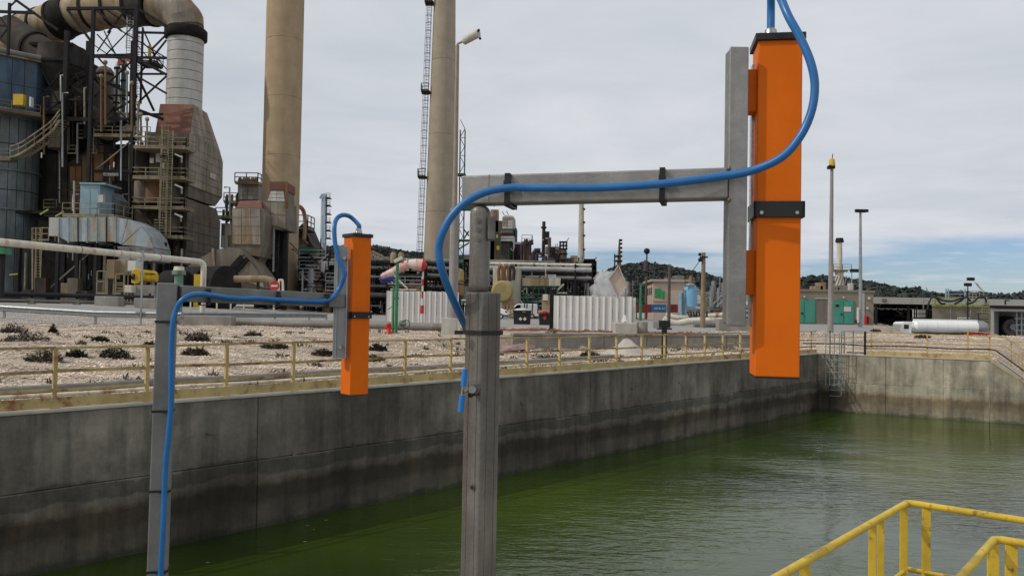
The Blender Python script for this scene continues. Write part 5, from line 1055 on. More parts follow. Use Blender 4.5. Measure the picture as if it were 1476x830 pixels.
# structure behind the boiler: cream pipes tower and lamp
t = thing('heater_tower', 'small lit-up looking pipe and stair tower in front of the broad chimney, left side', 'tower', P3(350,400,122))
Yk = 122; mb = MB(); pzb(mb,343,262,372,292,Yk,4); mb.build('casing', PIPEG, t)
quad(t, [CLADL,CLAD], [(343,288),(372,288),(372,264),(343,264)], Yk-.05, 4, 4, 15)
platform(t, P3(341,262,Yk).x, P3(374,262,Yk).x, Yk-.8, Yk+4, P3(350,264,Yk).z, RAILT, 1.4, .12); platform(t, P3(326,290,Yk).x, P3(345,290,Yk).x, Yk-1, Yk+3, P3(335,292,Yk).z, RAILT, 1.3, .11)
for x in (346,352,358,364,369): q = P3(x,260,Yk); MB().ball(q, .32, 8, 6, (1,1,1.5)).build('vent', TANV, t); 
for x in (327,334,341): a = P3(x,300,Yk); MB().beam((a.x,Yk,GZ),(a.x,Yk,a.z+2),.3).build('column', RAILT, t)
platform(t, P3(316,312,Yk).x, P3(336,312,Yk).x, Yk-1.5, Yk+2, P3(326,314,Yk).z, RAILT, 1.3, .12)
MB().tube([P3(331,312,Yk-1.5),P3(331,270,Yk-1.5),P3(323,270,Yk-1.5)], .12, 6).build('lamp_arm', GALV, t)
mb = MB(); pzb(mb,319,322,334,357,Yk,3); mb.build('casing', CREAMR, t); quad(t,[CREAMR,CREAMP],[(319,357),(334,357),(334,322),(319,322)],Yk-.05,3,2,16)
for x,y_ in ((322,318),(329,320),(326,300)): q = P3(x,y_,Yk-1); MB().tube([q,q+Z*1.6],.2,8).build('valve', TEALG, t)

# fine pipes, lamps and rails crowding the dark building and the undercroft
t = thing('process_pipework', 'thin risers, rails and small lamps crowding the front of the dark building', 'pipework', P3(130,420,101)); rr = random.Random(91)
for k in range(26):
    x = rr.uniform(52,190); y0_ = rr.uniform(100,330); L_ = rr.uniform(25,110); Yq = rr.uniform(104,110)
    MB().tube([P3(x,min(y0_+L_,425),Yq), P3(x,y0_,Yq), P3(x+rr.uniform(-9,9),y0_,Yq)], rr.uniform(.06,.16), 6).build('riser', rr.choice([RAILT,PIPEG,DARK2,BROWNR,SILV]), t)
for k in range(14):
    x = rr.uniform(55,170); y0_ = rr.choice((200,222,250,275,300,312)); Yq = rr.uniform(105,110); a = P3(x,y0_,Yq); b_ = P3(x+rr.uniform(10,24),y0_,Yq); guard(t,[a,b_],rr.choice([RAILT,DARK2,RAILT]),1.1,.06,1.2)
for k in range(12): q = P3(rr.uniform(52,260),rr.uniform(215,420),rr.uniform(101,104)); MB().beam(q-Z*.3,q+Z*.35,.13).build('lamp', rr.choice([WHITEM,CLADL]), t)
for k in range(14):
    x = rr.uniform(10,280); Yq = rr.uniform(97,101); a = P3(x,rr.uniform(352,385),Yq); MB().tube([a, (a.x,Yq,GZ)], rr.uniform(.07,.2), 6).build('riser', rr.choice([PIPEG,DARK2,RAILT]), t)
for k in range(9):
    x = rr.uniform(10,250); Yq = rr.uniform(96,99); a = P3(x,rr.uniform(400,420),Yq); w_ = rr.uniform(.4,1.1); MB().box(a.x-w_,a.x+w_,Yq,Yq+1,GZ,a.z).build('equipment_box', rr.choice([CLADS,PIPEG,SOOT,CREAMR]), t)
t = thing('process_pipework', 'rusty flanged pipes on the roof of the boiler tower and along the overhead duct frame', 'pipework', P3(215,180,103))
for x,ya,yb_ in ((199,150,212),(203,165,212),(212,172,212),(190,120,190),(183,105,170),(146,110,190),(152,90,180)):
    MB().tube([P3(x,yb_,102.8),P3(x,ya,102.8)], .13, 6).build('riser', rr.choice([RAILT,BROWNR,PIPEG]), t); q = P3(x,ya,102.8); MB().ball(q,.28,8,6).build('valve', RAILT, t)
def lettering(body, size, mt, par, loc, rot=(math.pi/2,0,0)):
    cu = bpy.data.curves.new('lettering','FONT'); cu.body = body; cu.size = size; cu.extrude = .01; cu.align_x = 'CENTER'
    tmp = bpy.data.objects.new('lettering_curve', cu); col.objects.link(tmp); dg = bpy.context.evaluated_depsgraph_get(); me = bpy.data.meshes.new_from_object(tmp.evaluated_get(dg)); bpy.data.objects.remove(tmp)
    me.materials.clear(); me.materials.append(mt); o = bpy.data.objects.new('lettering', me); col.objects.link(o); o.parent = par; o.location = loc; o.rotation_euler = rot; return o
# ================================================================ middle distance
def rect(par, name, mt, x0,y0,x1,y1,Y,dep,**k): mb = MB(); pzb(mb,x0,y0,x1,y1,Y,dep); return mb.build(name, mt, par, **k)
def to_ground(x, y, Y): a = P3(x,y,Y); return (a.x, Y, tz(a.x, Y))
# white corrugated fences: every sheet its own part
def sheet_fence(label, pts_, ptop, nsh, corner=None):
    (xa, Ya), (xb, Yb) = pts_; A_ = stand(xa, Ya); B_ = stand(xb, Yb); h = ptop
    t = thing('sheet_fence', label, 'fence', A_); z0 = min(A_.z, B_.z); d = (B_-A_); d.z = 0; L_ = d.length; d.normalize(); n_ = Vector((d.y,-d.x,0)); w = L_/nsh
    for i in range(nsh):
        a = A_ + d*(w*i+.01); prof = [(0,0),(w*.2-.02,0),(w*.27,.045),(w*.36,.045),(w*.43,0),(w*.70,0),(w*.77,.045),(w*.86,.045),(w*.93,0),(w-.02,0)] if w > .55 else [(0,0),(w*.58,0),(w*.70,.05),(w*.88,.05),(w-.02,0)]
        mb = MB(); vs_ = []; 
        for dz in (0, h + .02*((i*7)%3)/3):
            for u, o in prof: q = a+d*u+n_*o; vs_.append((q.x,q.y,z0+dz))
        k = len(prof); vs_ += [(v[0]-n_.x*.012, v[1]-n_.y*.012, v[2]) for v in vs_]
        mb.add(vs_, [(j,j+1,k+j+1,k+j) for j in range(k-1)] + [(2*k+j+1,2*k+j,3*k+j,3*k+j+1) for j in range(k-1)] + [(k+j,k+j+1,3*k+j+1,3*k+j) for j in range(k-1)]).build('corrugated_sheet', WHITE, t)
    mb = MB(); mb.beam(A_+n_*-.06+Z*.4, B_+n_*-.06+Z*.4, .06); mb.beam(A_-n_*.06+Z*(h-.3), B_-n_*.06+Z*(h-.3), .06); mb.build('back_rail', GALV, t)
    for i in range(0, nsh+1, 4): q = A_+d*w*i-n_*.1; MB().beam((q.x,q.y,z0-.2),(q.x,q.y,z0+h), .08).build('post', GALV, t)
    return t, A_, B_
sheet_fence('white corrugated sheet fence behind the green posts, left of the near steel post', ((557,50),(661,50.5)), 2.08, 13)
ft, A_, B_ = sheet_fence('white corrugated sheet fence right of the black bins, behind the low concrete wall', ((797,45),(911,45)), 1.93, 12)
rect(ft,'end_post',DARK,793,418,797.5,478,45,.3); rect(ft,'side_sheet',WHITE,911.5,429,916,474,45.2,1.2)
# green posts
t = thing('green_posts', 'pair of green posts with a valve in front of the left white fence', 'post', to_ground(572,490,36)); q = origin(t)
for px, yt in ((567.5,412),(573,374)): a = W(px,yt,36); MB().tube([(a.x,36,q.z-.1),(a.x,36,a.z)], .07 if px>570 else .05, 10).build('post', GREENP, t)
MB().beam(W(566,430,36),W(575,430,36),.07).build('cross_bar', GREENP, t); MB().beam(W(568,377,35.9),W(580,371,35.9),.10,.14).build('lamp_arm', WHITEM, t)
for px in (567, 578): a = W(px,374,36.2); MB().lathe(a.x,a.y,[(.12,a.z-.15),(.14,a.z),(.13,a.z+.25),(.06,a.z+.32)],12).build('beacon', TANV, t)
MB().beam(W(559,446,36),W(565,442,36),.05).build('bracket', GALV, t)
a = W(581,466,35.9); vo = MB().tube([a+Vector((-.15,0,0)),a+Vector((.12,0,0))],.13,12).build('valve_body', GREENV, t)
MB().tube([W(585,467,35.8)+Vector((.17*math.cos(k),0,.17*math.sin(k))) for k in np.linspace(0,6.283,17)], .018, 6).build('handwheel', BLACKP, vo)
# hydrant
t = thing('red_hydrant', 'small red hydrant at the foot of the green posts', 'hydrant', to_ground(560,488,34.5)); q = origin(t); MB().lathe(q.x,q.y,[(.12,q.z),(.13,q.z+.1),(.09,q.z+.12),(.09,q.z+.34),(.12,q.z+.36),(.06,q.z+.46)],12).build('body', REDP, t); MB().tube([q+Vector((-.17,0,.25)),q+Vector((.17,0,.25))],.05,8).build('outlet', REDP, t)
# windsock
t = thing('windsock_mast', 'red and white banded windsock mast before the left white fence', 'mast', to_ground(608,472,47)); q = origin(t)
yy = [372,392,402,412,420,430,440,452,472]; 
for i,(a,b_) in enumerate(zip(yy,yy[1:])):
    A1,B1_ = W(608.5,a,47),W(608.5,b_,47); MB().tube([(q.x,47,B1_.z if i<7 else q.z),(q.x,47,A1.z)], .055 if i < 5 else .1, 8).build('mast_section', REDP if i%2 == 0 else WHITEM, t)
MB().rbox(q.x,q.y,q.z+.06,.45,.3,.08).build('base', CRED, t)
t2 = thing('windsock', 'faded red and white windsock sagging to the left from its mast', 'windsock', W(606,382,47)); 
cc = [W(x,y,47) for x,y in ((615,383),(609,382.5),(600,381),(589,380),(579,384.5),(568,391),(558,395),(550,399))]; rr_ = [R(r,47) for r in (3.5,9,8,6,6.5,5.5,4.5,3.6)]
for i in range(1,7): MB().tube([cc[i],cc[i+1]],0,14,False,[rr_[i],rr_[i+1]]).build('sock_band', PINKS if i in (1,3,4,6) else PINKW2, t2)
MB().tube([cc[0],cc[1]],0,14,True,[rr_[0]*.9,rr_[1]]).build('sock_mouth', REDP, t2)
tag(MB().ball(W(557,402,60),.55,10,6,(1,.5,.5)).build('blue_cover', mat('blue_tarpaulin',(.02,.03,.22),.6,0,.2,4)), 'small dark blue tarpaulin cover hanging behind the tip of the windsock', 'cover')
# street lamps / masts
def lamp_post(label, px, py, Y, ptx, pty, r, mt, head):
    t = thing('lamp_post', label, 'lamp post', stand(px, Y)); q = origin(t); top = W(ptx, pty, Y); top.x = q.x + (top.x-q.x)*.3
    MB().tube([(q.x,Y,q.z-.1),(q.x,Y,q.z+(top.z-q.z)*.3),(top.x,Y,top.z)], r, 12, True, [r*1.35, r*1.1, r*.7]).build('pole', mt, t)
    return t, q, top
t, q, top = lamp_post('tall brown street lamp with tilted lantern beside the tapering chimney', 652.5, 487, 36.5, 657, 66, .115, POLEG, 0)
MB().tube([(q.x,36.5,q.z-.1),(q.x,36.5,W(654,300,36.5).z)], .20, 6).build('concrete_sleeve', POLEC, t); MB().rbox(q.x-.12,36.4,q.z+.3,.33,.3,.4).build('base_block', CONCP, t, bevel=.02, seg=1)
a = top+Vector((0,0,-.05)); b_ = W(667,60,36.2); c_ = W(690,47,35.6); d = (c_-b_).normalized()
MB().tube([a,a+Z*.12,b_,c_+Z*.05], .05, 8).build('arm', POLEG, t)
hm = MB().tube([b_, b_+d*.12, b_.lerp(c_,.5), c_-d*.08, c_], 0, 12, True, [.07,.15,.19,.19,.12]); hm.build('lantern', WHITEB, t); MB().tube([b_-Z*.06+d*.1, c_-Z*.09], .14, 10).build('lantern_glass', CLADL, t)
for x,y in ((690,44),(692,56)): q2 = W(x,y,35.5); MB().ball(q2,.06,8,6).build('photocell', DARK2, t)
t, q, top = lamp_post('tall grey mast with small yellow lamp just right of the large orange box', 1197, 479, 53, 1199.5, 240, .14, POLEC, 0)
a = Vector((top.x,53,top.z)); MB().lathe(a.x,53,[(.10,a.z-.1),(.22,a.z),(.2,a.z+.12),(.17,a.z+.45),(.05,a.z+.5)],10).build('lamp', YELB, t); MB().box(a.x-.24,a.x+.14,52.8,53.2,a.z-.16,a.z+.04).build('lamp_box', DARK, t); MB().beam(a+Z*.4,a+Vector((.05,0,.8)),.04).build('spike', DARK, t)
t, q, top = lamp_post('thinner grey floodlight mast farther right in front of the olive building', 1240, 474, 78, 1238, 306, .15, GALV, 0)
a = Vector((top.x,78,top.z)); MB().beam(a+Vector((-.45,0,.02)),a+Vector((.4,0,.02)),.1).build('cross_arm', DARK2, t)
for dx_ in (-.35,.05,.4): MB().rbox(a.x+dx_,77.8,a.z+.12,.2,.16,.13,.3).build('floodlight', DARK2, t)
rect(t,'white_conduit',WHITEM,1236.2,443,1238.4,465,77.6,.2); rect(t,'control_box',BLACKP,1233.5,461,1236.5,465.5,77.7,.3)
t, q, top = lamp_post('small lamp mast rising behind the olive building near the white stack', 1227, 460, 130, 1228.5, 390, .1, GALV, 0); MB().rbox(top.x+.5,130,top.z,.7,.3,.25).build('floodlight', DARK2, t); rect(t,'cabinet',CLADL,1225,408,1230,421,129,1)
t, q, top = lamp_post('short floodlight mast above the hose bridge at right', 1395, 470, 104, 1394.5, 408, .09, DARK2, 0); MB().rbox(top.x+.25,103.8,top.z+.5,.42,.2,.2,.2).build('floodlight', DARK2, t); MB().rbox(top.x-.1,103.8,top.z-.2,.42,.2,.2,.2).build('floodlight', DARK2, t)
# utility poles
for lab, px, yb_, yt, Y, r, mt in (('pale wooden utility pole left of the large orange box with insulator at its head',1013,467,364,62,.18,WOOD),('dark brown pole in the middle, between the blue container and the blue tank',964,465,381,64,.12,BROWNP),('tall thin brown mast left of the pink building',907,452,395,90,.14,BROWNP),('tall lattice-headed mast behind the pink building',931,460,362,120,.14,BROWNP),('slim grey pole between the smoke and the green pole',911+0,440,395,130,.12,GALV),('slim green pole left of the pink building',923,447,398,100,.16,GREENP)):
    t = thing('utility_pole', lab, 'pole', stand(px,Y)); q = origin(t); a = W(px,yt,Y); MB().tube([(q.x,Y,q.z-.2),(q.x,Y,a.z)],r,10,True,[r*1.15,r*.8]).build('pole', mt, t)
    if yt == 364:
        MB().rbox(q.x,Y-.1,a.z-.35,.28,.12,.05).build('cross_arm', DARK2, t); MB().ball((q.x-.28,Y-.1,a.z-.55),.16,8,6).build('insulator', DARK2, t); MB().ball((q.x-.3,Y-.1,a.z-.15),.13,8,6).build('insulator', DARK2, t)
        w0 = Vector((q.x-.28,Y-.1,a.z-.6)); w1 = W(985,402,90); MB().tube([w0, w0.lerp(w1,.5)-Z*.25, w1], .03, 5).build('cable', DARK2, t)
    elif yt == 381:
        w0 = Vector((q.x,Y,a.z+.0)); w1 = W(950,402,95); MB().tube([w0-Z*.3, w0.lerp(w1,.5)-Z*.4, w1], .03, 5).build('cable', DARK2, t)
    elif yt == 362:
        MB().ball((q.x,Y,a.z),.45,8,6).build('lamp_head', DARK2, t); rect(t,'pipe_tube',PURP,928.7,375,931.5,392,119.5,.5); rect(t,'platform',DARK2,927,391,934,393,119.5,1)
    else: MB().rbox(q.x,Y-.2,a.z-.4,.3,.15,.3).build('bracket', DARK2, t)
# warning sign seen from behind, pole in concrete base
t = thing('tilted_sign', 'diamond-tilted pale framed sign on a thin pole in a concrete base', 'sign', stand(901,43.5)); q = origin(t)
corner = [W(871,415,43.2), W(883,431,43.2), W(902,412,43.2), W(889,386,43.2)]; corner = [W(x,y,43.2) for x,y in ((877,402),(890,430),(903,412),(891,383))]
mb = MB(); mb.add([(p.x,43.15,p.z) for p in corner]+[(p.x,43.2,p.z) for p in corner],[(0,1,2,3),(7,6,5,4)]+[(k,(k+1)%4,4+(k+1)%4,4+k) for k in range(4)]); mb.build('sign_plate', PINKW, t)
for k in range(4): a,b_ = corner[k],corner[(k+1)%4]; MB().beam((a.x,43.1,a.z),(b_.x,43.1,b_.z),.1,.05).build('frame_bar', CLADL, t)
MB().tube([(q.x,43.5,q.z),(q.x+.02,43.5,W(899,405,43.5).z)],.045,8).build('pole', GALV, t); a = W(901,461,43.5)
MB().lathe(q.x,43.5,[(.2,a.z-.1),(.12,a.z+.1),(.06,a.z+.25)],12).build('foot', WHITEM, t)
tag(MB().rbox(*(stand(906,43.5)+Vector((-.2,0,.22))), .6,.4,.36,.05).build('base_block', CONCP, bevel=.06, seg=2), 'pale concrete base block holding the tilted sign', 'block')
tag(MB().lathe(stand(924,44).x,44,[(.32,.5),(.36,.6),(.36,1.15),(.3,1.2)],14).build('concrete_drum', CONC), 'small dark concrete drum right of the sign base', 'block')
# steam
sm = MB()
STM = bpy.data.materials.new('white_steam'); STM.use_nodes = True; t_ = STM.node_tree; t_.nodes.clear(); vo = t_.nodes.new('ShaderNodeVolumePrincipled'); ou = t_.nodes.new('ShaderNodeOutputMaterial'); t_.links.new(vo.outputs[0], ou.inputs['Volume']); vo.inputs['Color'].default_value = (.95,.95,.95,1); vo.inputs['Density'].default_value = .55
g = t_.nodes.new('ShaderNodeNewGeometry'); nz = t_.nodes.new('ShaderNodeTexNoise'); nz.inputs['Scale'].default_value = .55; nz.inputs['Detail'].default_value = 4; t_.links.new(g.outputs['Position'], nz.inputs['Vector']); mr = t_.nodes.new('ShaderNodeMapRange'); mr.inputs[1].default_value = .38; mr.inputs[2].default_value = .62; mr.inputs[4].default_value = 1.3; t_.links.new(nz.outputs[0], mr.inputs[0]); t_.links.new(mr.outputs[0], vo.inputs['Density'])
rr = random.Random(9); bm = bmesh.new()
ctr = [(866,424,2.0),(872,415,2.2),(880,408,2.1),(877,422,2.6),(868,405,1.5),(888,418,2.2),(862,418,1.4),(873,399,1.0),(886,401,1.2),(869,428,2.0),(882,428,2.0)]
for x,y,r in ctr:
    p = W(x,y,110); mmx = Matrix.Translation((p.x,110+rr.uniform(-1,1),p.z)); bmesh.ops.create_icosphere(bm, subdivisions=2, radius=r*.8, matrix=mmx)
me = bpy.data.meshes.new('steam'); bm.to_mesh(me); bm.free(); me.materials.append(STM); o = bpy.data.objects.new('steam', me); col.objects.link(o)
rm_ = o.modifiers.new('remesh','REMESH'); rm_.mode = 'VOXEL'; rm_.voxel_size = .35
tx = bpy.data.textures.new('steam_billow','CLOUDS'); tx.noise_scale = 1.1; tx.noise_depth = 3; dm = o.modifiers.new('billow','DISPLACE'); dm.texture = tx; dm.strength = 2.2; dm.mid_level = .55; dm.texture_coords = 'GLOBAL'
tag(o, 'white cloud of steam drifting behind the right white fence', 'steam', kind='stuff')
# bins and vans
for lab, x0,x1,yt,Yb_ in (('black waste bin with white hazard diamonds and bulging white cover',739.5,765.5,448,62),('black waste bin with one red hazard diamond heaped with red sacks',777,797,452,61)):
    a = stand((x0+x1)/2, Yb_); t = thing('waste_bin', lab, 'bin', a); w = R(x1-x0,Yb_)/2; zt_ = W(750,yt,Yb_).z
    lo = [(a.x-w*.9,Yb_-.0,a.z),(a.x+w*.9,Yb_,a.z),(a.x+w*.9,Yb_+1.0,a.z),(a.x-w*.9,Yb_+1.0,a.z)]; hi = [(a.x-w,Yb_-.1,zt_),(a.x+w,Yb_-.1,zt_),(a.x+w,Yb_+1.1,zt_),(a.x-w,Yb_+1.1,zt_)]
    MB().add(lo+hi,[(0,3,2,1),(4,5,6,7),(0,1,5,4),(1,2,6,5),(2,3,7,6),(3,0,4,7)]).build('tub', BINB, t, bevel=.03)
    MB().beam((a.x-w*1.02,Yb_-.14,zt_),(a.x+w*1.02,Yb_-.14,zt_),.08).build('rim', BINB, t)
    if x0 < 760:
        MB().ball((a.x,Yb_+.5,zt_+.0),w*.92,12,8,(1,.6,.35)).build('cover', mat('grey_white_sheet',(.45,.46,.46),.6,0,.25,4), t)
        for dx_ in (-.12,.2): q2 = Vector((a.x+dx_,Yb_-.115,a.z+(zt_-a.z)*.42)); MB().add([q2+Vector((-.14,0,0)),q2+Vector((0,0,-.14)),q2+Vector((.14,0,0)),q2+Vector((0,0,.14)),q2+Vector((-.14,.03,0)),q2+Vector((0,.03,-.14)),q2+Vector((.14,.03,0)),q2+Vector((0,.03,.14))],[(0,1,2,3),(7,6,5,4)]+[(k,(k+1)%4,4+(k+1)%4,4+k) for k in range(4)]).build('hazard_diamond', WHITEM, t)
        MB().box(a.x-.0,a.x+.25,Yb_-.13,Yb_-.1,a.z+.93,a.z+1.0).build('label_strip', WHITEM, t)
    else:
        for i in range(5): MB().ball((a.x+rr.uniform(-.35,.35),Yb_+.4+rr.uniform(-.2,.3),zt_+.12),.3,8,6,(1.2,.9,.6)).build('sack', TARP, t)
        q2 = Vector((a.x-.1,Yb_-.115,a.z+.55)); MB().add([q2+Vector((-.16,0,0)),q2+Vector((0,0,-.16)),q2+Vector((.16,0,0)),q2+Vector((0,0,.16)),q2+Vector((-.16,.03,0)),q2+Vector((0,.03,-.16)),q2+Vector((.16,.03,0)),q2+Vector((0,.03,.16))],[(0,1,2,3),(7,6,5,4)]+[(k,(k+1)%4,4+(k+1)%4,4+k) for k in range(4)]).build('hazard_diamond', REDP, t)
def van(label, px, Y, Ln, flip, cat='van'):
    """side profile with rounded nose, extruded and waisted"""
    a = stand(px, Y); t = thing('delivery_van', label, cat, a); s = -1 if flip else 1
    prof = [(0,.35),(0,.95),(.06,1.45),(.25,1.85),(2.6,1.85),(2.95,1.72),(3.45,1.18),(4.05,1.0),(4.25,.82),(4.3,.40),(4.1,.28),(.1,.28)]; k = Ln/4.3
    P_ = lambda u,y,z: (a.x+s*(u-2.15)*k, a.y+y, a.z+z)
    lay = [(0,0),( .06,.0),(.82,0)] ; vs_ = []; ys = [(.0,.10),(.08,.0),(1.62,.0),(1.7,.10)]
    for y,inn in ys:
        for u,z in prof: vs_.append(P_(u + (inn if u < 2 else -inn)*.6, y, z - (inn*.6 if z > 1 else 0)))
    n = len(prof); fs_ = [tuple(range(n)), tuple(range(3*n,4*n))[::-1]] + [(i*n+j,i*n+(j+1)%n,(i+1)*n+(j+1)%n,(i+1)*n+j) for i in range(3) for j in range(n)]
    MB().add(vs_, fs_).build('body', WHITEP, t, bevel=.03, seg=2)
    def sid(pts, nm, mt, y=-.012): q_ = [P_(u,y,z) for u,z in pts]; q3 = [P_(u,y+.03,z) for u,z in pts]; m_ = len(pts); MB().add(q_+q3,[tuple(range(m_)),tuple(range(m_,2*m_))[::-1]]+[(i,(i+1)%m_,m_+(i+1)%m_,m_+i) for i in range(m_)]).build(nm, mt, t)
    sid([(2.35,1.2),(3.3,1.2),(2.85,1.66),(2.35,1.68)],'side_window',GLASS,.0)
    sid([(3.95,.72),(4.2,.72),(4.12,.9),(3.9,.95)],'headlight',CLADL,.0); sid([(.03,.9),(.12,.9),(.12,1.25),(.03,1.25)],'tail_lamp',REDP,.0); sid([(3.6,.32),(4.26,.32),(4.24,.5),(3.7,.5)],'bumper',BINB,-.004)
    MB().add([P_(2.98,.15,1.72),P_(3.44,.12,1.2),P_(3.44,1.58,1.2),P_(2.98,1.55,1.72),P_(2.94,.15,1.68),P_(3.40,.12,1.16),P_(3.40,1.58,1.16),P_(2.94,1.55,1.68)],[(0,1,2,3),(7,6,5,4),(0,4,5,1),(1,5,6,2),(2,6,7,3),(3,7,4,0)]).build('windscreen', GLASS, t)
    for u in (.85, 3.4):
        for y in (-.02, 1.5): w_ = MB().tube([P_(u,y,.32),P_(u,y+.2,.32)],.32,18).build('wheel', BINB, t); (MB().tube([P_(u,y-.01,.32),P_(u,y+.0,.32)],.17,12).build('rim', CLADL, w_) if y < 0 else None)
    return t
van('white delivery van facing left behind the black bins', 752.5, 104, 4.15, True)
van('nose of a white delivery van half hidden by the near steel post', 706, 92, 4.1, False)
# rubble and pink sheet on the ground
mb = MB(); ps = [G(x,y,.62 if y<485 else .1) for x,y in ((722,486),(770,484),(790,497),(722,506))]; 
tag(mb.add([(p.x,p.y,tz(p.x,p.y)+.05) for p in ps]+[(p.x,p.y,tz(p.x,p.y)+.0) for p in ps],[(0,1,2,3),(7,6,5,4)]+[(k,(k+1)%4,4+(k+1)%4,4+k) for k in range(4)]).build('pink_sheet', mat('pinkish_rubble',(.30,.19,.17),.95,0,.35,3,bump=.6,bs_=14)), 'dusty pink sheet of rubble on the ground right of the near steel post', 'rubble', kind='stuff')
sp2 = []
for (x0,x1,Ya,Yb_) in ((590,655,46.5,49),(535,556,46,49),(800,912,43.6,44.6),(722,797,44,46),(900,1020,43.2,44.2)):
    for i in range(170): px = rr.uniform(x0,x1); Yq = rr.uniform(Ya,Yb_); x_ = (px-738)/1200*Yq; sp2.append((x_,Yq,tz(x_,Yq)+.03))
stones(0, sp2, 'red_rubble', PIPER, 'strips of broken red brick rubble at the foot of the white fences', 'rubble', .08, .22)
for lab,x0,x1,yt,Yq in (('grey concrete block lying before the black bins',761,788,472,47),('long grey concrete block at the foot of the large orange box',1036,1083,459,52)):
    a,b_ = stand(x0,Yq),stand(x1,Yq); tag(MB().box(a.x,b_.x,Yq,Yq+.8,a.z-.1,W(x0,yt,Yq).z).build('concrete_block', CONC, bevel=.05, seg=2), lab, 'block')
# far pipework
def rack(label, x0, x1, ytop, ylev, Y, dep, npipe, ncol, seed, mt=DARK2, pm=(PIPEG,PIPEG,DARK2,SILV,CREAMP,TANV), nv=30, cat='pipe rack', low=440):
    rr = random.Random(seed); t = thing('pipe_rack', label, cat, to_ground((x0+x1)/2, low, Y)); 
    for i in range(ncol+1):
        x = x0+(x1-x0)*i/ncol
        for dy in (0,dep): a = P3(x,ytop,Y+dy*0); MB().beam((a.x,Y+dy,GZ-.3),(a.x,Y+dy,P3(x,ytop,Y).z),.4).build('column', mt, t)
        for y_ in ylev: a = P3(x,y_,Y); MB().beam((a.x,Y-.6,a.z-.35),(a.x,Y+dep+.6,a.z-.35),.35).build('cross_beam', mt, t)
    for y_ in ylev:
        A1, B1_ = P3(x0,y_,Y), P3(x1,y_,Y); zc_ = (A1.z+B1_.z)/2
        MB().beam((A1.x,Y-.2,zc_-.5),(B1_.x,Y-.2,zc_-.5),.25).build('long_beam', mt, t)
        for k in range(npipe):
            r = rr.uniform(.15,.42); yy_ = Y-.4+dep*k/max(npipe-1,1); e0 = rr.uniform(0,.15)*(B1_.x-A1.x) if k else 0
            MB().tube([(A1.x+e0,yy_,zc_+r*.8-.2),(B1_.x,yy_,zc_+r*.8-.2)], r, 8).build('pipe', rr.choice(pm), t)
    mb = MB(); mb2 = MB()
    for k in range(nv):
        x = rr.uniform(x0,x1); ya = rr.choice(ylev); a = P3(x,ya,Y); zz = rr.uniform(GZ+.2, a.z); yq = Y+rr.uniform(-1,dep); r = rr.uniform(.06,.2); X2 = a.x+rr.uniform(-3,3)
        (mb if k%2 else mb2).tube([(a.x,yq,a.z),(a.x,yq,zz),(X2,yq,zz),(X2,yq+rr.uniform(-1,1),max(zz-rr.uniform(0,2),GZ))], r, 5)
    mb.build('small_pipework', DARK2, t)['kind'] = 'stuff'; mb2.build('small_pipework', SILV, t)['kind'] = 'stuff'
    return t
rack('dense dark pipe rack between the broad chimney and the smaller orange box',428,606,352+22,(374,386,398,412,426),118,8,4,9,1,nv=150,low=440)
rack('dark pipe rack with grey top pipe between the windsock and the near post',556,800,376,(379,389,400,414),128,7,4,10,2,nv=110)
rack('pipe rack with thick grey pipes right of the near post',690,852,378,(381,389,400),112,6,3,8,3,nv=110)
rack('blackened pipe rack behind the steam and right white fence',835,900,402,(404,414,424),125,6,3,4,4,nv=70,pm=(DARK,DARK2))
rack('grey horizontal pipes and light racks right of the blue tank',1000,1100,438,(440,448,456),100,5,3,5,6,mt=GALV,pm=(SILV,PIPEG,CREAMP),nv=50)
t = thing('refinery_mass', 'dark tangle of refinery steelwork at the foot of the broad chimney', 'plant building', P3(440,430,124))
mb = MB(); pprism(mb, [(428,440),(428,330),(436,322),(448,350),(458,362),(462,440)], 124, 7); mb.build('tank_wall', SOOT, t)
quad(t,[CLADS,SOOT],[(430,430),(456,430),(450,364),(430,340)],123.9,4,5,31)
platform(t, P3(427,305,121).x, P3(446,322,121).x, 120, 124, P3(436,331,121).z, RAILT, 2.0, .13, dk=DARK)
MB().tube(spline([P3(424,297,120),P3(432,298,120),P3(438,306,120),P3(440,325,120),P3(438,345,120)],4), .3, 8).build('bent_pipe', TANV, t); MB().tube([P3(440,333,120),P3(437,345,120),P3(443,352,120)], .22, 8).build('bent_pipe', BROWNR, t)
t = thing('distillation_column', 'slender pale blue column with side platforms between the broad chimney and smaller orange box', 'column', P3(464,425,190))
Yc = 190; a = P3(464,430,Yc); zt_ = P3(464,286,Yc).z; r = R(9,Yc)/2
for z0_,z1_ in zip(np.linspace(0,zt_,7)[:-1],np.linspace(0,zt_,7)[1:]): MB().lathe(a.x,Yc,[(r,z0_+.05),(r,z1_-.05)],16).build('column_section', BLUECOL, t)
MB().lathe(a.x,Yc,[(r,zt_),(r*.7,zt_+.8),(.2,zt_+1.2)],16).build('dome', BLUECOL, t)
for y_ in (285,296,308,320,332,343): q = P3(469,y_,Yc-1); MB().box(q.x+.1,q.x+1.1,Yc-1.2,Yc+.5,q.z-.2,q.z).build('platform', DARK2, t); guard(t,[(q.x+.3,Yc-1.2,q.z),(q.x+1.1,Yc-1.2,q.z)],DARK2,1.0,.09)
MB().tube([P3(468,350,Yc-1),P3(468,284,Yc-1),P3(464,280,Yc-1),P3(461,286,Yc-1)],.25,6).build('overhead_pipe', BLUECOL, t)
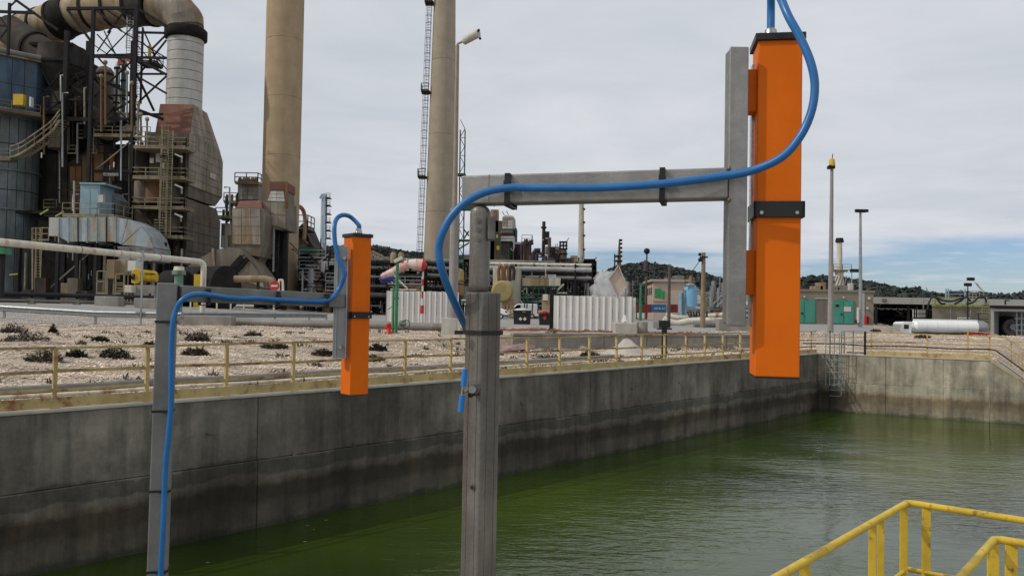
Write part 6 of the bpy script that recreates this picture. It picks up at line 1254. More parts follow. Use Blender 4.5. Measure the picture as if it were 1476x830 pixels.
# green lattice mast beside chimney 2
t = thing('lattice_mast', 'thin green lattice mast just right of the tapering chimney', 'mast', P3(665,430,120)); Ym = 120
zt_ = P3(662,187,Ym).z; xa,xb = P3(661,300,Ym).x,P3(668,300,Ym).x
for x_ in (xa,xb):
    for y_ in (Ym,Ym+.8): MB().beam((x_+.15,y_,GZ),(x_,y_,zt_),.13).build('leg', TEALG, t)
mb = MB(); z = 3
while z < zt_-1: mb.beam((xa,Ym,z),(xb,Ym,z+1.3),.09); mb.beam((xb,Ym,z+1.3),(xa,Ym,z+2.6),.09); mb.beam((xa,Ym,z),(xb,Ym,z),.08); z += 2.6
mb.build('lacing', TEALG, t)
for y_ in (250,297,300,345): q = P3(666,y_,Ym-1); MB().box(q.x-1.0,q.x+(1.8 if y_>290 else .5),Ym-1.2,Ym+.3,q.z-.25,q.z).build('platform', TEALG, t)
for a_ in ((668,330,676,340),(668,345,676,333),(660,360,676,350)): seg(t,'brace',TEALG,P3(a_[0],a_[1],Ym),P3(a_[2],a_[3],Ym),.2)
# cracker building
t = thing('reactor_structure', 'grey clad tower with green frame and rounded drum just right of the near post', 'plant building', P3(725,378,150)); Yk = 150
for a_,m_ in (((707,302,718,340),CLAD),((708,318,724,378),CLADS),((706,345,712,378),TEALG)): rect(t,'block',m_,*a_,Yk+1,5)
mb = MB(); pprism(mb,[(724,330),(724,313),(728,310.5),(739,311),(743,316),(744,332)],Yk,6); mb.build('drum_casing', CLADL, t); quad(t,[CLADL,CLAD],[(724.5,330),(739,330),(739,313),(724.5,313)],Yk-.02,2,4,41)
rect(t,'lower_block',CLADS,722,342,737,378,Yk,5); rect(t,'side_block',SOOT,737,332,745,378,Yk+1,5)
for y_ in (330,341,346): seg(t,'green_beam',TEALG,P3(706,y_+8 if y_==330 else y_,Yk-.5),P3(745,y_,Yk-.5),.35)
for x_ in (721,733,744): seg(t,'green_column',TEALG,P3(x_,330,Yk-.6),P3(x_,378,Yk-.6),.3)
for i in range(6): q = P3(724+2.6*i,336,Yk-.8); MB().ball(q,.5,8,6).build('valve', PURP, t)
for y_ in (342,346): seg(t,'pipe',SILV,P3(722,y_,Yk-1),P3(741,y_,Yk-1),.4); 
seg(t,'pipe',SILV,P3(741,342,Yk-1),P3(741,378,Yk-1),.35); rect(t,'yellow_box',LIMEY,715,338,718,343,Yk-.7,.5); rect(t,'yellow_box',YELB,716,354,720,360,Yk-.7,.5)
for a_ in ((727,310,724,305),(733,310,730,304)): seg(t,'vent_pipe',GALV,P3(a_[0],a_[1],Yk),P3(a_[2],a_[3],Yk),.15)
t = thing('tan_vessel', 'tan upright vessel with bent pipes on its head in the refinery', 'vessel', P3(759,376,140)); Yk = 140; a = P3(759.5,378,Yk); zt_ = P3(759,356,Yk).z; r = R(10.5,Yk)/2
MB().lathe(a.x,Yk,[(r,2),(r,zt_),(r*.6,zt_+.8),(.2,zt_+1)],18).build('shell', TANV, t)
for x_,yt in ((752,352),(757,346),(764,347)): MB().tube(spline([P3(x_,376,Yk-1),P3(x_,yt+2,Yk-1),P3(x_+2,yt,Yk-1),P3(x_+3,yt+6,Yk-1)],3),.25,6).build('bent_pipe', DPURP, t)
platform(t,P3(752,346,Yk).x,P3(767,346,Yk).x,Yk-1,Yk+2,P3(760,350,Yk).z,GALV,1.2,.1)
for lab,xc,w,yt,Yk,mt,capw in (('dark maroon flare stack with collar, tallest of the two dark stacks',783,5,319,140,DPURP,1.5),('shorter maroon stack with domed head right of the darker stack',791.5,5,342,138,PURP,0)):
    t = thing('process_stack', lab, 'stack', P3(xc,378,Yk)); a = P3(xc,378,Yk); zt_ = P3(xc,yt,Yk).z; r = R(w,Yk)/2; n_ = 6
    for z0_,z1_ in zip(np.linspace(1,zt_,n_)[:-1],np.linspace(1,zt_,n_)[1:]): MB().lathe(a.x,Yk,[(r,z0_+.04),(r*.97,z1_-.04)],14).build('stack_section', mt, t)
    if capw: MB().lathe(a.x,Yk,[(r*1.6,zt_-1.2),(r*1.6,zt_-.9)],12).build('collar', DARK2, t); 
    for y_ in (yt+22,yt+32): q = P3(xc+3.5,y_,Yk); MB().box(q.x-.3,q.x+.6,Yk-.8,Yk+.5,q.z-.2,q.z+.8).build('side_landing', DARK2, t)
t = thing('maroon_manifold', 'black and maroon pipe loops at the foot of the dark stacks', 'pipework', P3(800,400,134)); Yk = 134
for pp in (((769,395),(769,365),(772,361),(779,361)),((773,400),(773,366),(783,366)),((797,405),(797,374),(820,374),(820,400)),((801,400),(801,380),(812,380),(812,395)),((765,395),(765,370),(786,370),(786,400)),((790,400),(790,372),(794,372),(794,400)),((822,400),(822,374),(808,374)),((775,388),(820,388)),((765,393),(820,393))):
    MB().tube([P3(x,y,Yk) for x,y in pp], .38, 8).build('pipe_loop', DPURP, t)
t = thing('lattice_column', 'grey lattice-headed process column left of the thin tall chimney', 'column', P3(812,400,140)); Yk = 140
a = P3(812,400,Yk); z1_,z2_,z3_ = P3(812,372,Yk).z,P3(812,358,Yk).z,P3(812,348,Yk).z
MB().lathe(a.x,Yk,[(R(5.5,Yk),1),(R(5.5,Yk),z1_)],16).build('lower_shell', CLADS, t); MB().lathe(a.x,Yk,[(R(4.5,Yk),z1_),(R(4.5,Yk),z2_-.5),(R(3,Yk),z2_)],16).build('upper_shell', CLADS, t)
for x_ in (807.5,812,816.5): seg(t,'head_post',DARK2,P3(x_,359,Yk),P3(x_,349,Yk),.25)
for y_ in (349,354,359,366,374): seg(t,'ring_beam',DARK2,P3(806,y_,Yk-1),P3(818,y_,Yk-1),.3)
seg(t,'vent_pipe',GALV,P3(816,349,Yk),P3(820,343,Yk),.15)
t = thing('chimney', 'thin pale concrete chimney under the near arm, farthest of the three chimneys', 'chimney', P3(836,400,220)); Yk = 220; a = P3(836.5,400,Yk); zt_ = P3(836,291,Yk).z
MB().lathe(a.x,Yk,[(R(9.5,Yk)/2,0),(R(8,Yk)/2,zt_*.55),(R(7.5,Yk)/2,zt_)],18).build('shaft', CONCP, t)
for y_ in (302,321,340,360): q = P3(841.5,y_,Yk); MB().box(q.x-.3,q.x+.35,Yk-.6,Yk+.5,q.z-.15,q.z+.25).build('landing', DARK2, t)
seg(t,'ladder',DARK2,P3(842,400,Yk),P3(841,294,Yk),.2)
t = thing('black_frame', 'black open steel frame left of the steam cloud', 'steel structure', P3(850,430,130)); Yk = 130
for x_ in (843.5,850,857): seg(t,'column',DARK2,P3(x_,376,Yk),P3(x_,432,Yk),.6)
for y_ in (376,386,395,405,415): seg(t,'beam',DARK2,P3(842,y_,Yk),P3(858,y_,Yk),.6)
t = thing('tapered_column', 'narrow tapering brown column with many small platforms above the tilted sign', 'column', P3(892,400,170)); Yk = 170; a = P3(892,400,Yk)
zs = [P3(892,y,Yk).z for y in (400,372,358,345)]; MB().lathe(a.x,Yk,[(R(3.6,Yk),zs[0]),(R(2.6,Yk),zs[1]),(R(1.6,Yk),zs[2]),(R(.8,Yk),zs[3])],12).build('shell', BROWNR, t)
for y_ in (347,352,358,364,370,377): 
    for s_ in (-1,1) if y_>368 else (1,): q = P3(892+s_*2.4,y_,Yk); MB().box(q.x-.3,q.x+.3,Yk-.6,Yk+.6,q.z-.1,q.z+.28).build('platform', DARK2, t)
seg(t,'side_post',DARK2,P3(886,366,Yk),P3(886,390,Yk),.25)
# cream tank with ochre drum end
t = thing('cream_tank', 'pale rust-streaked tank just right of the near post', 'tank', P3(735,455,104)); Yk = 104; a = P3(730,455,Yk+3); r = R(21,Yk)
n_ = 18; z0_,z1_ = P3(735,450,Yk).z,P3(735,386,Yk).z
for k in range(n_):
    a0,a1 = -math.pi+math.pi*k/n_+.01,-math.pi+math.pi*(k+1)/n_-.01; vs_ = [(a.x+r*math.cos(an_),Yk+r+r*math.sin(an_),z) for z in (GZ,z1_) for an_ in (a0,(a0+a1)/2,a1)]
    MB().add(vs_,[(0,1,4,3),(1,2,5,4)],True).build('shell_plate', TANKC, t)
MB().lathe(a.x,Yk+r,[(r-.05,GZ),(r-.05,z1_-.1),(r*.4,z1_+.4)],28).build('core', TANKC, t)
t = thing('horizontal_drum', 'round ochre end of a horizontal drum in front of the cream tank', 'tank', P3(724,455,98)); Yk = 98; q = P3(724,420,Yk); MB().tube([q,q+Vector((0,3,0))],R(16,Yk),30).build('drum', YELT, t); MB().tube([q-Vector((0,.25,0)),q],0,30,True,[R(13,Yk),R(16,Yk)]).build('dished_end', YELT, t)
rect(t,'skirt',TANV,724,431,741,446,Yk+.2,2)
for x_ in (726,731,736,740): seg(t,'leg',TANV,P3(x_,440,Yk),P3(x_,457,Yk),.25)
for x_,m_ in ((719,BROWNR),(727,BROWNR),(735,DPURP)): MB().tube(spline([P3(x_,405,Yk+1),P3(x_,388,Yk+1),P3(x_+3,383,Yk+1),P3(x_+6,390,Yk+1),P3(x_+5,404,Yk+1)],3),.2,8).build('rusty_pipe', m_, t)
t = thing('small_drum', 'small ochre domed drum left of the near post behind the street lamp', 'vessel', P3(662,410,100)); a = P3(662,412,100); z = P3(662,392,100).z; MB().lathe(a.x,100,[(.55,z-1.4),(.55,z),(.4,z+.3),(.1,z+.4)],16).build('shell', YELT, t); MB().lathe(a.x,100,[(.2,GZ),(.2,z-1.4)],8).build('stand', DARK2, t); MB().lathe(a.x,100,[(.65,z-1.2),(.65,z-1.0)],16).build('flange', BROWNR, t); rect(t,'bracket',BROWNR,655,410,669,425,99.5,1)
t = thing('trough_bridge', 'long rust-streaked cream trough on green trestle legs right of the cream tank', 'pipe bridge', P3(780,455,100)); Yk = 100
for i,(x0,x1) in enumerate(((753,765),(765,778),(778,791),(791,800),(800,808))): rect(t,'trough_panel',CREAMR if i < 3 else TANKC,x0+.2,400.5,x1-.2,412,Yk,2)
for x_ in (754,761,769,777,786,795,803): seg(t,'leg',TEALG,P3(x_,412,Yk+.5),P3(x_+(-2 if x_%2 else 3),452,Yk+.5),.15)
for y_ in (414,424,434): seg(t,'trestle_beam',TEALG,P3(752,y_,Yk+.4),P3(800,y_,Yk+.4),.14)
t = thing('brown_machine', 'brown and cream machine half hidden behind the red-topped bin', 'machine', P3(786,448,95)); rect(t,'body',TANV,782,425,797,448,95,2); rect(t,'cabinet',CREAMP,783,424,790,433,94.8,.3)
def clutter(label, x0, x1, ys_, Y, dep, seed, fm=DARK2, extras=6):
    rr = random.Random(seed); t = thing('process_structure', label, 'steel structure', to_ground((x0+x1)/2, 440, Y)); n = max(2, int((x1-x0)/9))
    for i in range(n+1):
        for dy in (0, dep): a = P3(x0+(x1-x0)*i/n, ys_[0]+rr.uniform(-4,0), Y); MB().beam((a.x,Y+dy,GZ),(a.x,Y+dy,a.z), .28).build('column', fm, t)
    for y_ in ys_:
        a, b_ = P3(x0,y_,Y), P3(x1,y_,Y); MB().box(a.x,b_.x,Y-.3,Y+dep,a.z-.2,a.z).build('floor', fm, t); guard(t,[(a.x,Y-.3,a.z),(b_.x,Y-.3,a.z)], rr.choice([RAILT,fm,GALV]), 1.1, .09, 2)
        for k in range(2): u = rr.uniform(.1,.9); q = a.lerp(b_,u); w_ = rr.uniform(.5,1.3); MB().box(q.x-w_,q.x+w_,Y+.5,Y+2,q.z,q.z+rr.uniform(.8,2)).build('equipment_box', rr.choice([CLAD,CREAMR,PIPEG,TEALG,SILV,TANV]), t)
    for k in range(extras):
        q = P3(rr.uniform(x0,x1), rr.choice(ys_)-rr.uniform(0,8), Y); r = rr.uniform(.15,.9); MB().tube([(q.x,Y+rr.uniform(-.6,dep),GZ+rr.uniform(0,3)),(q.x,Y+rr.uniform(-.6,dep)*.0+Y*0+.2,q.z)] if 0 else [(q.x,Y+.4,GZ+rr.uniform(0,3)),(q.x,Y+.4,q.z)], r, 10).build('vertical_pipe', rr.choice([PIPEG,SILV,TANV,CLADS,DPURP,BROWNR]), t)
    mb = MB(); mb2 = MB()
    for k in range(70):
        a = P3(rr.uniform(x0,x1), rr.uniform(ys_[0], 440), Y+rr.uniform(-1,dep)); L_ = rr.uniform(.6,3.5); d = rr.choice([Vector((1,0,0)),Vector((0,0,1)),Vector((.7,0,.7)),Vector((-.7,0,.7))]); (mb if k%3 else mb2).beam(a, a+d*L_, rr.uniform(.08,.24))
    mb.build('small_pipework', fm, t)['kind'] = 'stuff'; mb2.build('small_pipework', rr.choice([SILV,CREAMP,PIPEG]), t)['kind'] = 'stuff'
for a_ in (('dark process frame left of the tan vessel beside the grey clad tower',742,756,(362,376,392),145,5,51),('process frame between the two dark stacks and the lattice-headed column',795,806,(366,380,394),142,5,52),('black pipework frame right of the lattice-headed column, around the thin chimney foot',816,842,(385,396,408),136,5,53),
  ('low dark frame between the thin chimney and the steam cloud',855,880,(408,418,428),134,4,54),('process frame behind the windsock, left of the tapering chimney',560,608,(396,410,424),112,5,55),('cluttered frame right of the broad chimney foot',432,470,(372,388,404,420),110,5,56),('cluttered frame behind the smaller orange box',470,500,(392,406,420),108,4,57),
  ('frame between the tapering chimney and the near post, behind the ochre drum',656,682,(385,402,420),122,5,58),('pipe frame behind the two white vans',745,800,(418,430,441),106,3,59),('light pipe skid frames right of the blue tank',1022,1050,(444,452),96,3,60)):
    clutter(*a_[:6], seed=a_[6], fm=(GALV if a_[6] == 60 else (DARK2)))
# pink building and containers
t = thing('pink_building', 'pink rendered building with green shutters in the middle distance', 'building', P3(955,447,118)); Yk = 118
a = P3(941,447,Yk); b_ = P3(990,447,Yk); zt_ = P3(950,406,Yk).z; c_ = P3(929,447,Yk+12)
MB().prism([(a.x,Yk),(b_.x,Yk),(b_.x,Yk+12),(c_.x,Yk+12)],0,zt_,'z').build('wall', PINKW, t)
MB().prism([(a.x-.4,Yk-.4),(b_.x+.4,Yk-.4),(b_.x+.4,Yk+12.4),(c_.x-.4,Yk+12.4)],zt_,zt_+.35,'z').build('roof', BEIGEW, t)
rect(t,'shutter',GREENW,944,416,953,429,Yk-.1,.1); rect(t,'window_frame',BEIGEW,953.4,418,958.5,430,Yk-.12,.08); rect(t,'shutter',GREENW,954,419,958,429,Yk-.2,.08)
rect(t,'plinth_band',BEIGEW,941,433,962,434.2,Yk-.15,.15)
for i in range(4): q = c_.lerp(a,.15+.22*i); qn = Vector((a.y-c_.y,-(a.x-c_.x),0)).normalized(); d = (a-c_).normalized(); MB().frame((q.x-qn.x*0,q.y,zt_-1.3),Vector((d.x,d.y,0)).normalized(),Vector((-d.y,d.x,0)).normalized(),Z,.7,.06,.5).build('window', GLASS, t)
for x0,x1,y0 in ((962,975,400),(975,986,397)): rect(t,'roof_box',PIPEG,x0,y0,x1,406,Yk+3,3)
for lab,x0,x1,m_,Yq in (('blue shipping container with white lettering before the pink building',939,960.5,CBLUE,108),('dark red container left of the blue one',917,938.5,CRED,108),('dark red container right of the blue one, behind the brown pole',966,977,CRED,108)):
    t = thing('shipping_container', lab, 'container', P3(x0,450,Yq)); a,b_ = P3(x0,451,Yq),P3(x1,438.5,Yq); zb_ = tz(a.x,Yq); rect(t,'body',m_,x0,438.5,x1,450.5,Yq,2.2)
    k = max(2,int((b_.x-a.x)/.28)); mb = MB()
    for i in range(k): xx = a.x+(b_.x-a.x)*(i+.5)/k; mb.box(xx-.07,xx+.07,Yq-.04,Yq+.01,a.z+.1,b_.z-.1)
    mb.build('corrugation', m_, t)
    if m_ is CBLUE:
        lettering('GEMILAC', .36, WHITEM, t, P3(951,446,Yq-.07)-origin(t))
t = thing('blue_tank', 'pale blue upright tank with dusty dome right of the blue container', 'tank', P3(994,458,88)); Yk = 88; a = P3(994.5,458,Yk); r = R(20,Yk)/2; z1_ = P3(994,418,Yk).z
MB().lathe(a.x,Yk,[(r,P3(994,442,Yk).z),(r,z1_),(r*.75,z1_+.5),(r*.3,z1_+.7),(.1,z1_+.75)],24).build('shell', BLUET, t)
for dx_ in (-.55,.55): MB().beam((a.x+dx_,Yk-.4,GZ),(a.x+dx_,Yk-.4,P3(994,442,Yk).z+.3),.22).build('leg', BLUET, t)
MB().tube([P3(981.5,460,Yk-.6),P3(981.5,422,Yk-.6)],.16,8).build('side_pipe', BLUET, t); MB().tube([P3(985,460,Yk-.5),P3(985,416,Yk-.5)],.1,8).build('side_pipe', TANV, t); MB().lathe(a.x,Yk,[(r*.3,z1_+.7),(r*.25,z1_+1.1),(.1,z1_+1.5)],10).build('head_valve', TANV, t)
guard(t,[(a.x-r,Yk-r,z1_+.3),(a.x+.2,Yk-r,z1_+.3)],TANV,1.0,.08,.8)
for i,(pp,Yq,r,lab) in enumerate((((( 956,460),(975,466),(1000,462),(1060,463)),70,.28,'nearest pale pipe snaking over the yard left of the large orange box'),(((960,454),(985,458),(1065,452)),78,.25,'second pale pipe behind the nearest one left of the large orange box'),(((1000,468),(1040,466),(1062,468)),64,.3,'short thick pale pipe beside the wooden utility pole base'))):
    tag(MB().tube(spline([(P3(x,y,Yq)) for x,y in pp],4), r, 10).build('yard_pipe', CREAMP if i != 2 else PIPEG), lab, 'pipe')
t = thing('skid_frame', 'low grey machinery skid between the blue tank and the utility pole', 'machine', P3(1015,465,76)); rect(t,'deck',PIPEG,994,447,1020,449,76,2.5)
for x_ in (996,1004,1012,1019): seg(t,'leg',DARK2,P3(x_,449,76),P3(x_,463,76),.12); seg(t,'brace',DARK2,P3(x_-5,449,76.2),P3(x_,463,76.2),.09)
MB().tube([P3(1002,445,77),P3(1014,445,77)],.22,12).build('pump', GALV, t)
# ================================================================ right side
t = thing('substation', 'low olive-brown flat building with two green double doors', 'building', P3(1200,468,100)); Yk = 100
a,b_ = P3(1096,468,Yk),P3(1259,468,Yk); zt_ = P3(1200,420.5,Yk).z; zb_ = GZ-.2
MB().box(a.x,b_.x,Yk,Yk+14,-1.5,zt_).build('wall', OLIVE, t); MB().box(a.x-.1,b_.x+.1,Yk-.12,Yk+14.1,zt_,zt_+.25).build('parapet', OLIVE, t)
for x0,x1 in ((1143,1174),(1200.5,1229.5)):
    zt2,z02 = P3(1200,433.5,Yk).z,P3(1200,466.5,Yk).z; xa_,xb_ = P3(x0,450,Yk).x,P3(x1,450,Yk).x; xm = (xa_+xb_)/2
    MB().box(xa_-.1,xb_+.1,Yk-.10,Yk,z02,zt2+.12).build('door_frame', GREEND, t)
    for p0_,p1_ in ((xa_,xm-.03),(xm+.03,xb_)): dd = MB().box(p0_+.03,p1_-.03,Yk-.16,Yk-.09,z02+.03,zt2).build('door', GREEND, t)
    q = Vector((xm-.25,Yk-.2,(zt2+z02)/2-.2)); MB().tube([q,q+Vector((0,-.08,0))],.12,8).build('lock', DARK2, dd)
    MB().ball((xm,Yk-.2,zt2+.4),.14,8,6).build('wall_lamp', CLADL, t)
q = P3(1221.5,445.5,Yk-.2); MB().box(q.x-.42,q.x+.42,Yk-.2,Yk-.17,q.z-.28,q.z+.28).build('notice', PINKW2, t); q = P3(1207,440.5,Yk-.2); MB().box(q.x-.2,q.x+.2,Yk-.2,Yk-.17,q.z-.13,q.z+.13).build('notice', DARK2, t)
rect(t,'recessed_panel',mat('grey_brown_render',(.20,.165,.135),.9,0,.12,.7,streak=.3),1176,431,1194,468,Yk-.08,.08); rect(t,'lintel',CEM,1176,429,1195,431,Yk-.16,.16); rect(t,'plinth',CEM,1161,467,1259,470.5,Yk-.6,.6); rect(t,'pilaster',CEM,1240,421,1246,468,Yk-.06,.06)
rect(t,'fire_cabinet',REDP,1248.5,455,1253,468,Yk-.4,.4); rect(t,'hose_niche',DARK,1249.6,457,1252,466,Yk-.43,.05); q = P3(1252,430.5,Yk); MB().ball((q.x,Yk-.2,q.z),.2,8,6).build('wall_lamp', CLADL, t); q = P3(1249.5,444.5,Yk); MB().ball((q.x,Yk-.2,q.z),.18,8,6).build('wall_lamp', CLADL, t)
for x0,x1,y0 in ((1175,1186,412),(1183,1190,407),(1196,1210,414),(1208,1222,411)): rect(t,'roof_plant',TANV if x0 < 1190 else PIPEG,x0,y0,x1,421,Yk+5,2)
t = thing('white_stack', 'short white stack with dark head and round platform behind the olive building', 'stack', P3(1209,420,150)); Yk = 150; a = P3(1209.5,420,Yk); zz = [P3(1209,y,Yk).z for y in (421,391,348,343)]
MB().lathe(a.x,Yk,[(.75,zz[0]),(.75,zz[1])],16).build('lower_shaft', CREAMP, t); MB().lathe(a.x,Yk,[(.5,zz[1]),(.48,zz[2])],16).build('upper_shaft', CREAMP, t); MB().lathe(a.x,Yk,[(.7,zz[2]-.2),(.75,zz[2]),(.6,zz[3])],16).build('dark_head', DARK2, t)
MB().lathe(a.x,Yk,[(1.4,zz[1]-.1),(1.5,zz[1]+.15)],14).build('round_platform', RAILT, t); guard(t,[(a.x-1.4,Yk-1,zz[1]+.1),(a.x+1.8,Yk-1,zz[1]+.1)],RAILT,1.1,.09); seg(t,'ladder',GALV,P3(1213,391,Yk-1),P3(1213,356,Yk-1),.15)
for i in range(5): seg(t,'brace',PIPEG,P3(1196+5*i,414,Yk-4),P3(1204+4*i,398,Yk-4),.2)
# long canopy
t = thing('loading_canopy', 'long open loading canopy with pale grey fascia behind the road tanker', 'building', P3(1300,470,118)); Yk = 118
a,b_ = P3(1259.5,430,Yk),P3(1700,430,Yk); zt_,zb_ = P3(1290,428.5,Yk).z,P3(1290,438,Yk).z
k = 8
for i in range(k): x0_,x1_ = a.x+(b_.x-a.x)*i/k, a.x+(b_.x-a.x)*(i+1)/k; MB().box(x0_+.02,x1_-.02,Yk,Yk+.4,zb_,zt_).build('fascia_panel', CEM, t)
MB().box(a.x,b_.x,Yk+.4,Yk+26,zt_-.35,zt_-.05).build('roof', CEM, t)

for i in range(9):
    x_ = a.x+.6+i*4.6
    for dy in (.6,12,24): MB().beam((x_,Yk+dy,-2),(x_,Yk+dy,zt_-.4),.3).build('column', DARK2, t)
MB().box(a.x,b_.x,Yk+26,Yk+26.4,-2,zt_-.1).build('rear_wall', DARK, t)
mb = MB(); mb2 = MB(); rr = random.Random(12)
for i in range(90):
    x_ = rr.uniform(a.x,a.x+22); y_ = Yk+rr.uniform(1,20); z_ = rr.uniform(-1,zt_-.8); ln = rr.uniform(.6,4)
    (mb if i%4 else mb2).beam((x_,y_,z_),(x_+(ln if i%2 else rr.uniform(-1,1)),y_,z_+(rr.uniform(-.2,.2) if i%2 else ln*.5)),rr.uniform(.06,.16))
mb.build('loading_pipework', DARK2, t)['kind'] = 'stuff'; mb2.build('loading_pipework', CREAMP, t)['kind'] = 'stuff'
for i in range(20): q = Vector((a.x+.8+.9*i, Yk+1.2, zt_-1.7)); MB().tube([q+Vector((-.35,0,.1)),q,q+Vector((.35,0,.12))],.09,6).build('roof_pipe', SILV, t)
rect(t,'vent',CLADS,1272,430.5,1278,435,Yk-.1,.1)
# pump house with hose bridge
t = thing('pump_house', 'olive concrete pump house with lime-yellow edge behind the tanker tank', 'building', P3(1385,480,109)); Yk = 109
a,b_ = P3(1343.5,441.5,Yk),P3(1432,441.5,Yk)
MB().prism([(a.x,Yk),(b_.x,Yk),(b_.x+4,Yk+7),(a.x+4,Yk+7)],-2,a.z,'z').build('wall', OLIVE, t); MB().prism([(a.x-.1,Yk-.12),(b_.x-.6,Yk-.12),(b_.x+3.4,Yk+7),(a.x+3.9,Yk+7)],a.z+.003,a.z+.27,'z').build('yellow_edge', LIMEY, t)
for x0_ in (1370,1399): seg(t,'joint',CEM,P3(x0_,442,Yk-.03),P3(x0_,474,Yk-.03),.07)
t = thing('hose_bridge', 'yellow railings and blue frame with drooping black hoses on the pump house roof', 'railing', P3(1385,439,108)); Yk = 108.6
for x_ in (1344,1348,1363,1381,1394,1407,1422): seg(t,'post',LIMEY,P3(x_,439,Yk),P3(x_,428,Yk),.12)
for y_ in (428.5,434): seg(t,'rail',LIMEY,P3(1343,y_,Yk),P3(1424,y_,Yk),.07)
for x_ in (1363.5,1367,1391): seg(t,'blue_post',BLUECOL,P3(x_,437,Yk+1),P3(x_,416,Yk+1),.14)
for y_ in (419.5,424,430): seg(t,'blue_rail',BLUECOL,P3(1363,y_,Yk+1),P3(1393,y_,Yk+1),.09)
for x_ in (1397,1402,1407,1412,1418): seg(t,'grey_post',GALV,P3(x_,436,Yk+1),P3(x_,419,Yk+1),.07)
for y_ in (419.5,423.5,427.5): seg(t,'grey_rail',GALV,P3(1396,y_,Yk+1),P3(1419,y_,Yk+1),.06)
seg(t,'boom',CREAMP,P3(1418,420,Yk),P3(1407,408,Yk),.13); seg(t,'boom',CREAMP,P3(1414,418,Yk),P3(1404,406,Yk),.07)
for pp in (((1337,446),(1339,436),(1344,428),(1350,430),(1356,437),(1362,438)),((1350,429),(1360,433),(1372,434),(1382,431),(1390,429)),((1376,438),(1384,434),(1392,428),(1396,431),(1399,434)),((1393,438),(1402,436),(1410,429),(1418,428),(1421,432),(1422,441))): MB().tube(spline([P3(x,y,Yk-.4) for x,y in pp],4),.13,8).build('loading_hose', BLACKP, t)
t = thing('rusty_stair', 'spindly rusty stair at the right end of the pump house', 'stair', P3(1420,470,107)); 
for x_ in (1416,1419,1422,1425): seg(t,'post',RAILT,P3(x_,436,107),P3(x_,474,107),.09)
for i in range(8): seg(t,'step',BROWNR,P3(1416,440+4*i,107),P3(1425,440+4*i,107),.1)
mb = MB(); 
for pp in ((1408,452,1425,452),(1408,460,1425,460),(1410,452,1412,472),(1408,466,1427,474)): mb.beam(P3(pp[0],pp[1],106.6),P3(pp[2],pp[3],106.6),.07)
mb.build('cage', DARK2, t)
t = thing('tanker_gantry', 'grey cabinet and ladder frame just left of the pump house', 'cabinet', P3(1325,480,112)); rect(t,'cabinet',CEM,1323,446,1334,458,112,1.5); rect(t,'cabinet',CLADL,1323,460,1333,468,112,1.2)
for x_ in (1318,1321,1336,1340): seg(t,'post',DARK2,P3(x_,444,111.5),P3(x_,480,111.5),.14)
for y_ in (446,452,458,464): seg(t,'rail',DARK2,P3(1317,y_,111.5),P3(1342,y_,111.5),.09)
seg(t,'lamp_arm',GALV,P3(1331,445,111),P3(1331,432,111),.1); seg(t,'lamp_arm',GALV,P3(1331,433,111),P3(1336,433,111),.3,.2)
t = thing('stop_sign_board', 'white board with dark lettering above the road tanker', 'sign', P3(1389,480,107)); rect(t,'board',CREAMP,1380.5,457,1397.5,464,107,.08); 
lettering('ATTREZ', .42, DARK2, t, P3(1389,462.2,106.95)-origin(t))
for x_ in (1383,1395): seg(t,'post',GALV,P3(x_,463,107.05),P3(x_,500,107.05),.1)
# road tanker
t = thing('road_tanker', 'white articulated road tanker parked behind the gravel bank at right', 'truck', P3(1360,490,103)); Yk = 102; gz_ = tz(P3(1360,490,Yk).x, Yk)
c0_,c1_ = P3(1318,471.8,Yk+1.2),P3(1406,471.8,Yk+1.2); rT = R(9.6,Yk+1)
secs = 6
for i in range(secs): a_,b2_ = c0_.lerp(c1_,i/secs),c0_.lerp(c1_,(i+1)/secs); MB().tube([(a_.x+.01,a_.y,c1_.z),(b2_.x-.01,b2_.y,c1_.z)],rT,28).build('tank_section', WHITEP, t)
MB().tube([(c0_.x,c0_.y,c1_.z),(c0_.x-.25,c0_.y,c1_.z)],0,28,True,[rT,rT*.72]).build('front_dish', WHITEP, t)
MB().tube([(c1_.x,c1_.y,c1_.z),(c1_.x+.9,c1_.y,c1_.z),(c1_.x+1.3,c1_.y,c1_.z)],0,28,True,[rT,rT*.97,rT*.7]).build('rear_dish', GALV, t)
MB().box(c0_.x-.1,c1_.x+.2,c0_.y-.25,c0_.y+.25,c1_.z+rT-.02,c1_.z+rT+.1).build('top_walkway', WHITEP, t)
MB().box(c1_.x-1.9,c1_.x+1.2,c0_.y-1.1,c0_.y-1.0,c1_.z-rT-.45,c1_.z-rT+.1).build('red_skirt', REDP, t); MB().box(c0_.x,c1_.x+1,c0_.y-.5,c0_.y+.5,c1_.z-rT-.35,c1_.z-rT-.02).build('chassis', DARK2, t)
for x_ in (c1_.x-.2,c1_.x-1.4,c1_.x-2.6,c0_.x+1.2,c0_.x-1.2):
    for dy in (-1.1,.85): MB().tube([(x_,c0_.y+dy,gz_+.5),(x_,c0_.y+dy+.28,gz_+.5)],.5,16).build('wheel', BINB, t)
cb_ = MB(); xa_,xb_ = P3(1297,475,Yk).x,P3(1314,475,Yk).x; zc0,zc1_ = gz_+.6,P3(1305,464,Yk).z
cb_.prism([(xa_,zc0),(xa_,zc1_-.95),(xa_+.25,zc1_-.15),(xa_+.5,zc1_),(xb_,zc1_+.05),(xb_,zc0)],Yk,Yk+2.3); cb_.build('cab', WHITEP, t, bevel=.05)
MB().box(xa_+.5,xa_+1.1,Yk-.02,Yk+.02,zc1_-.85,zc1_-.3).build('cab_window', GLASS, t)
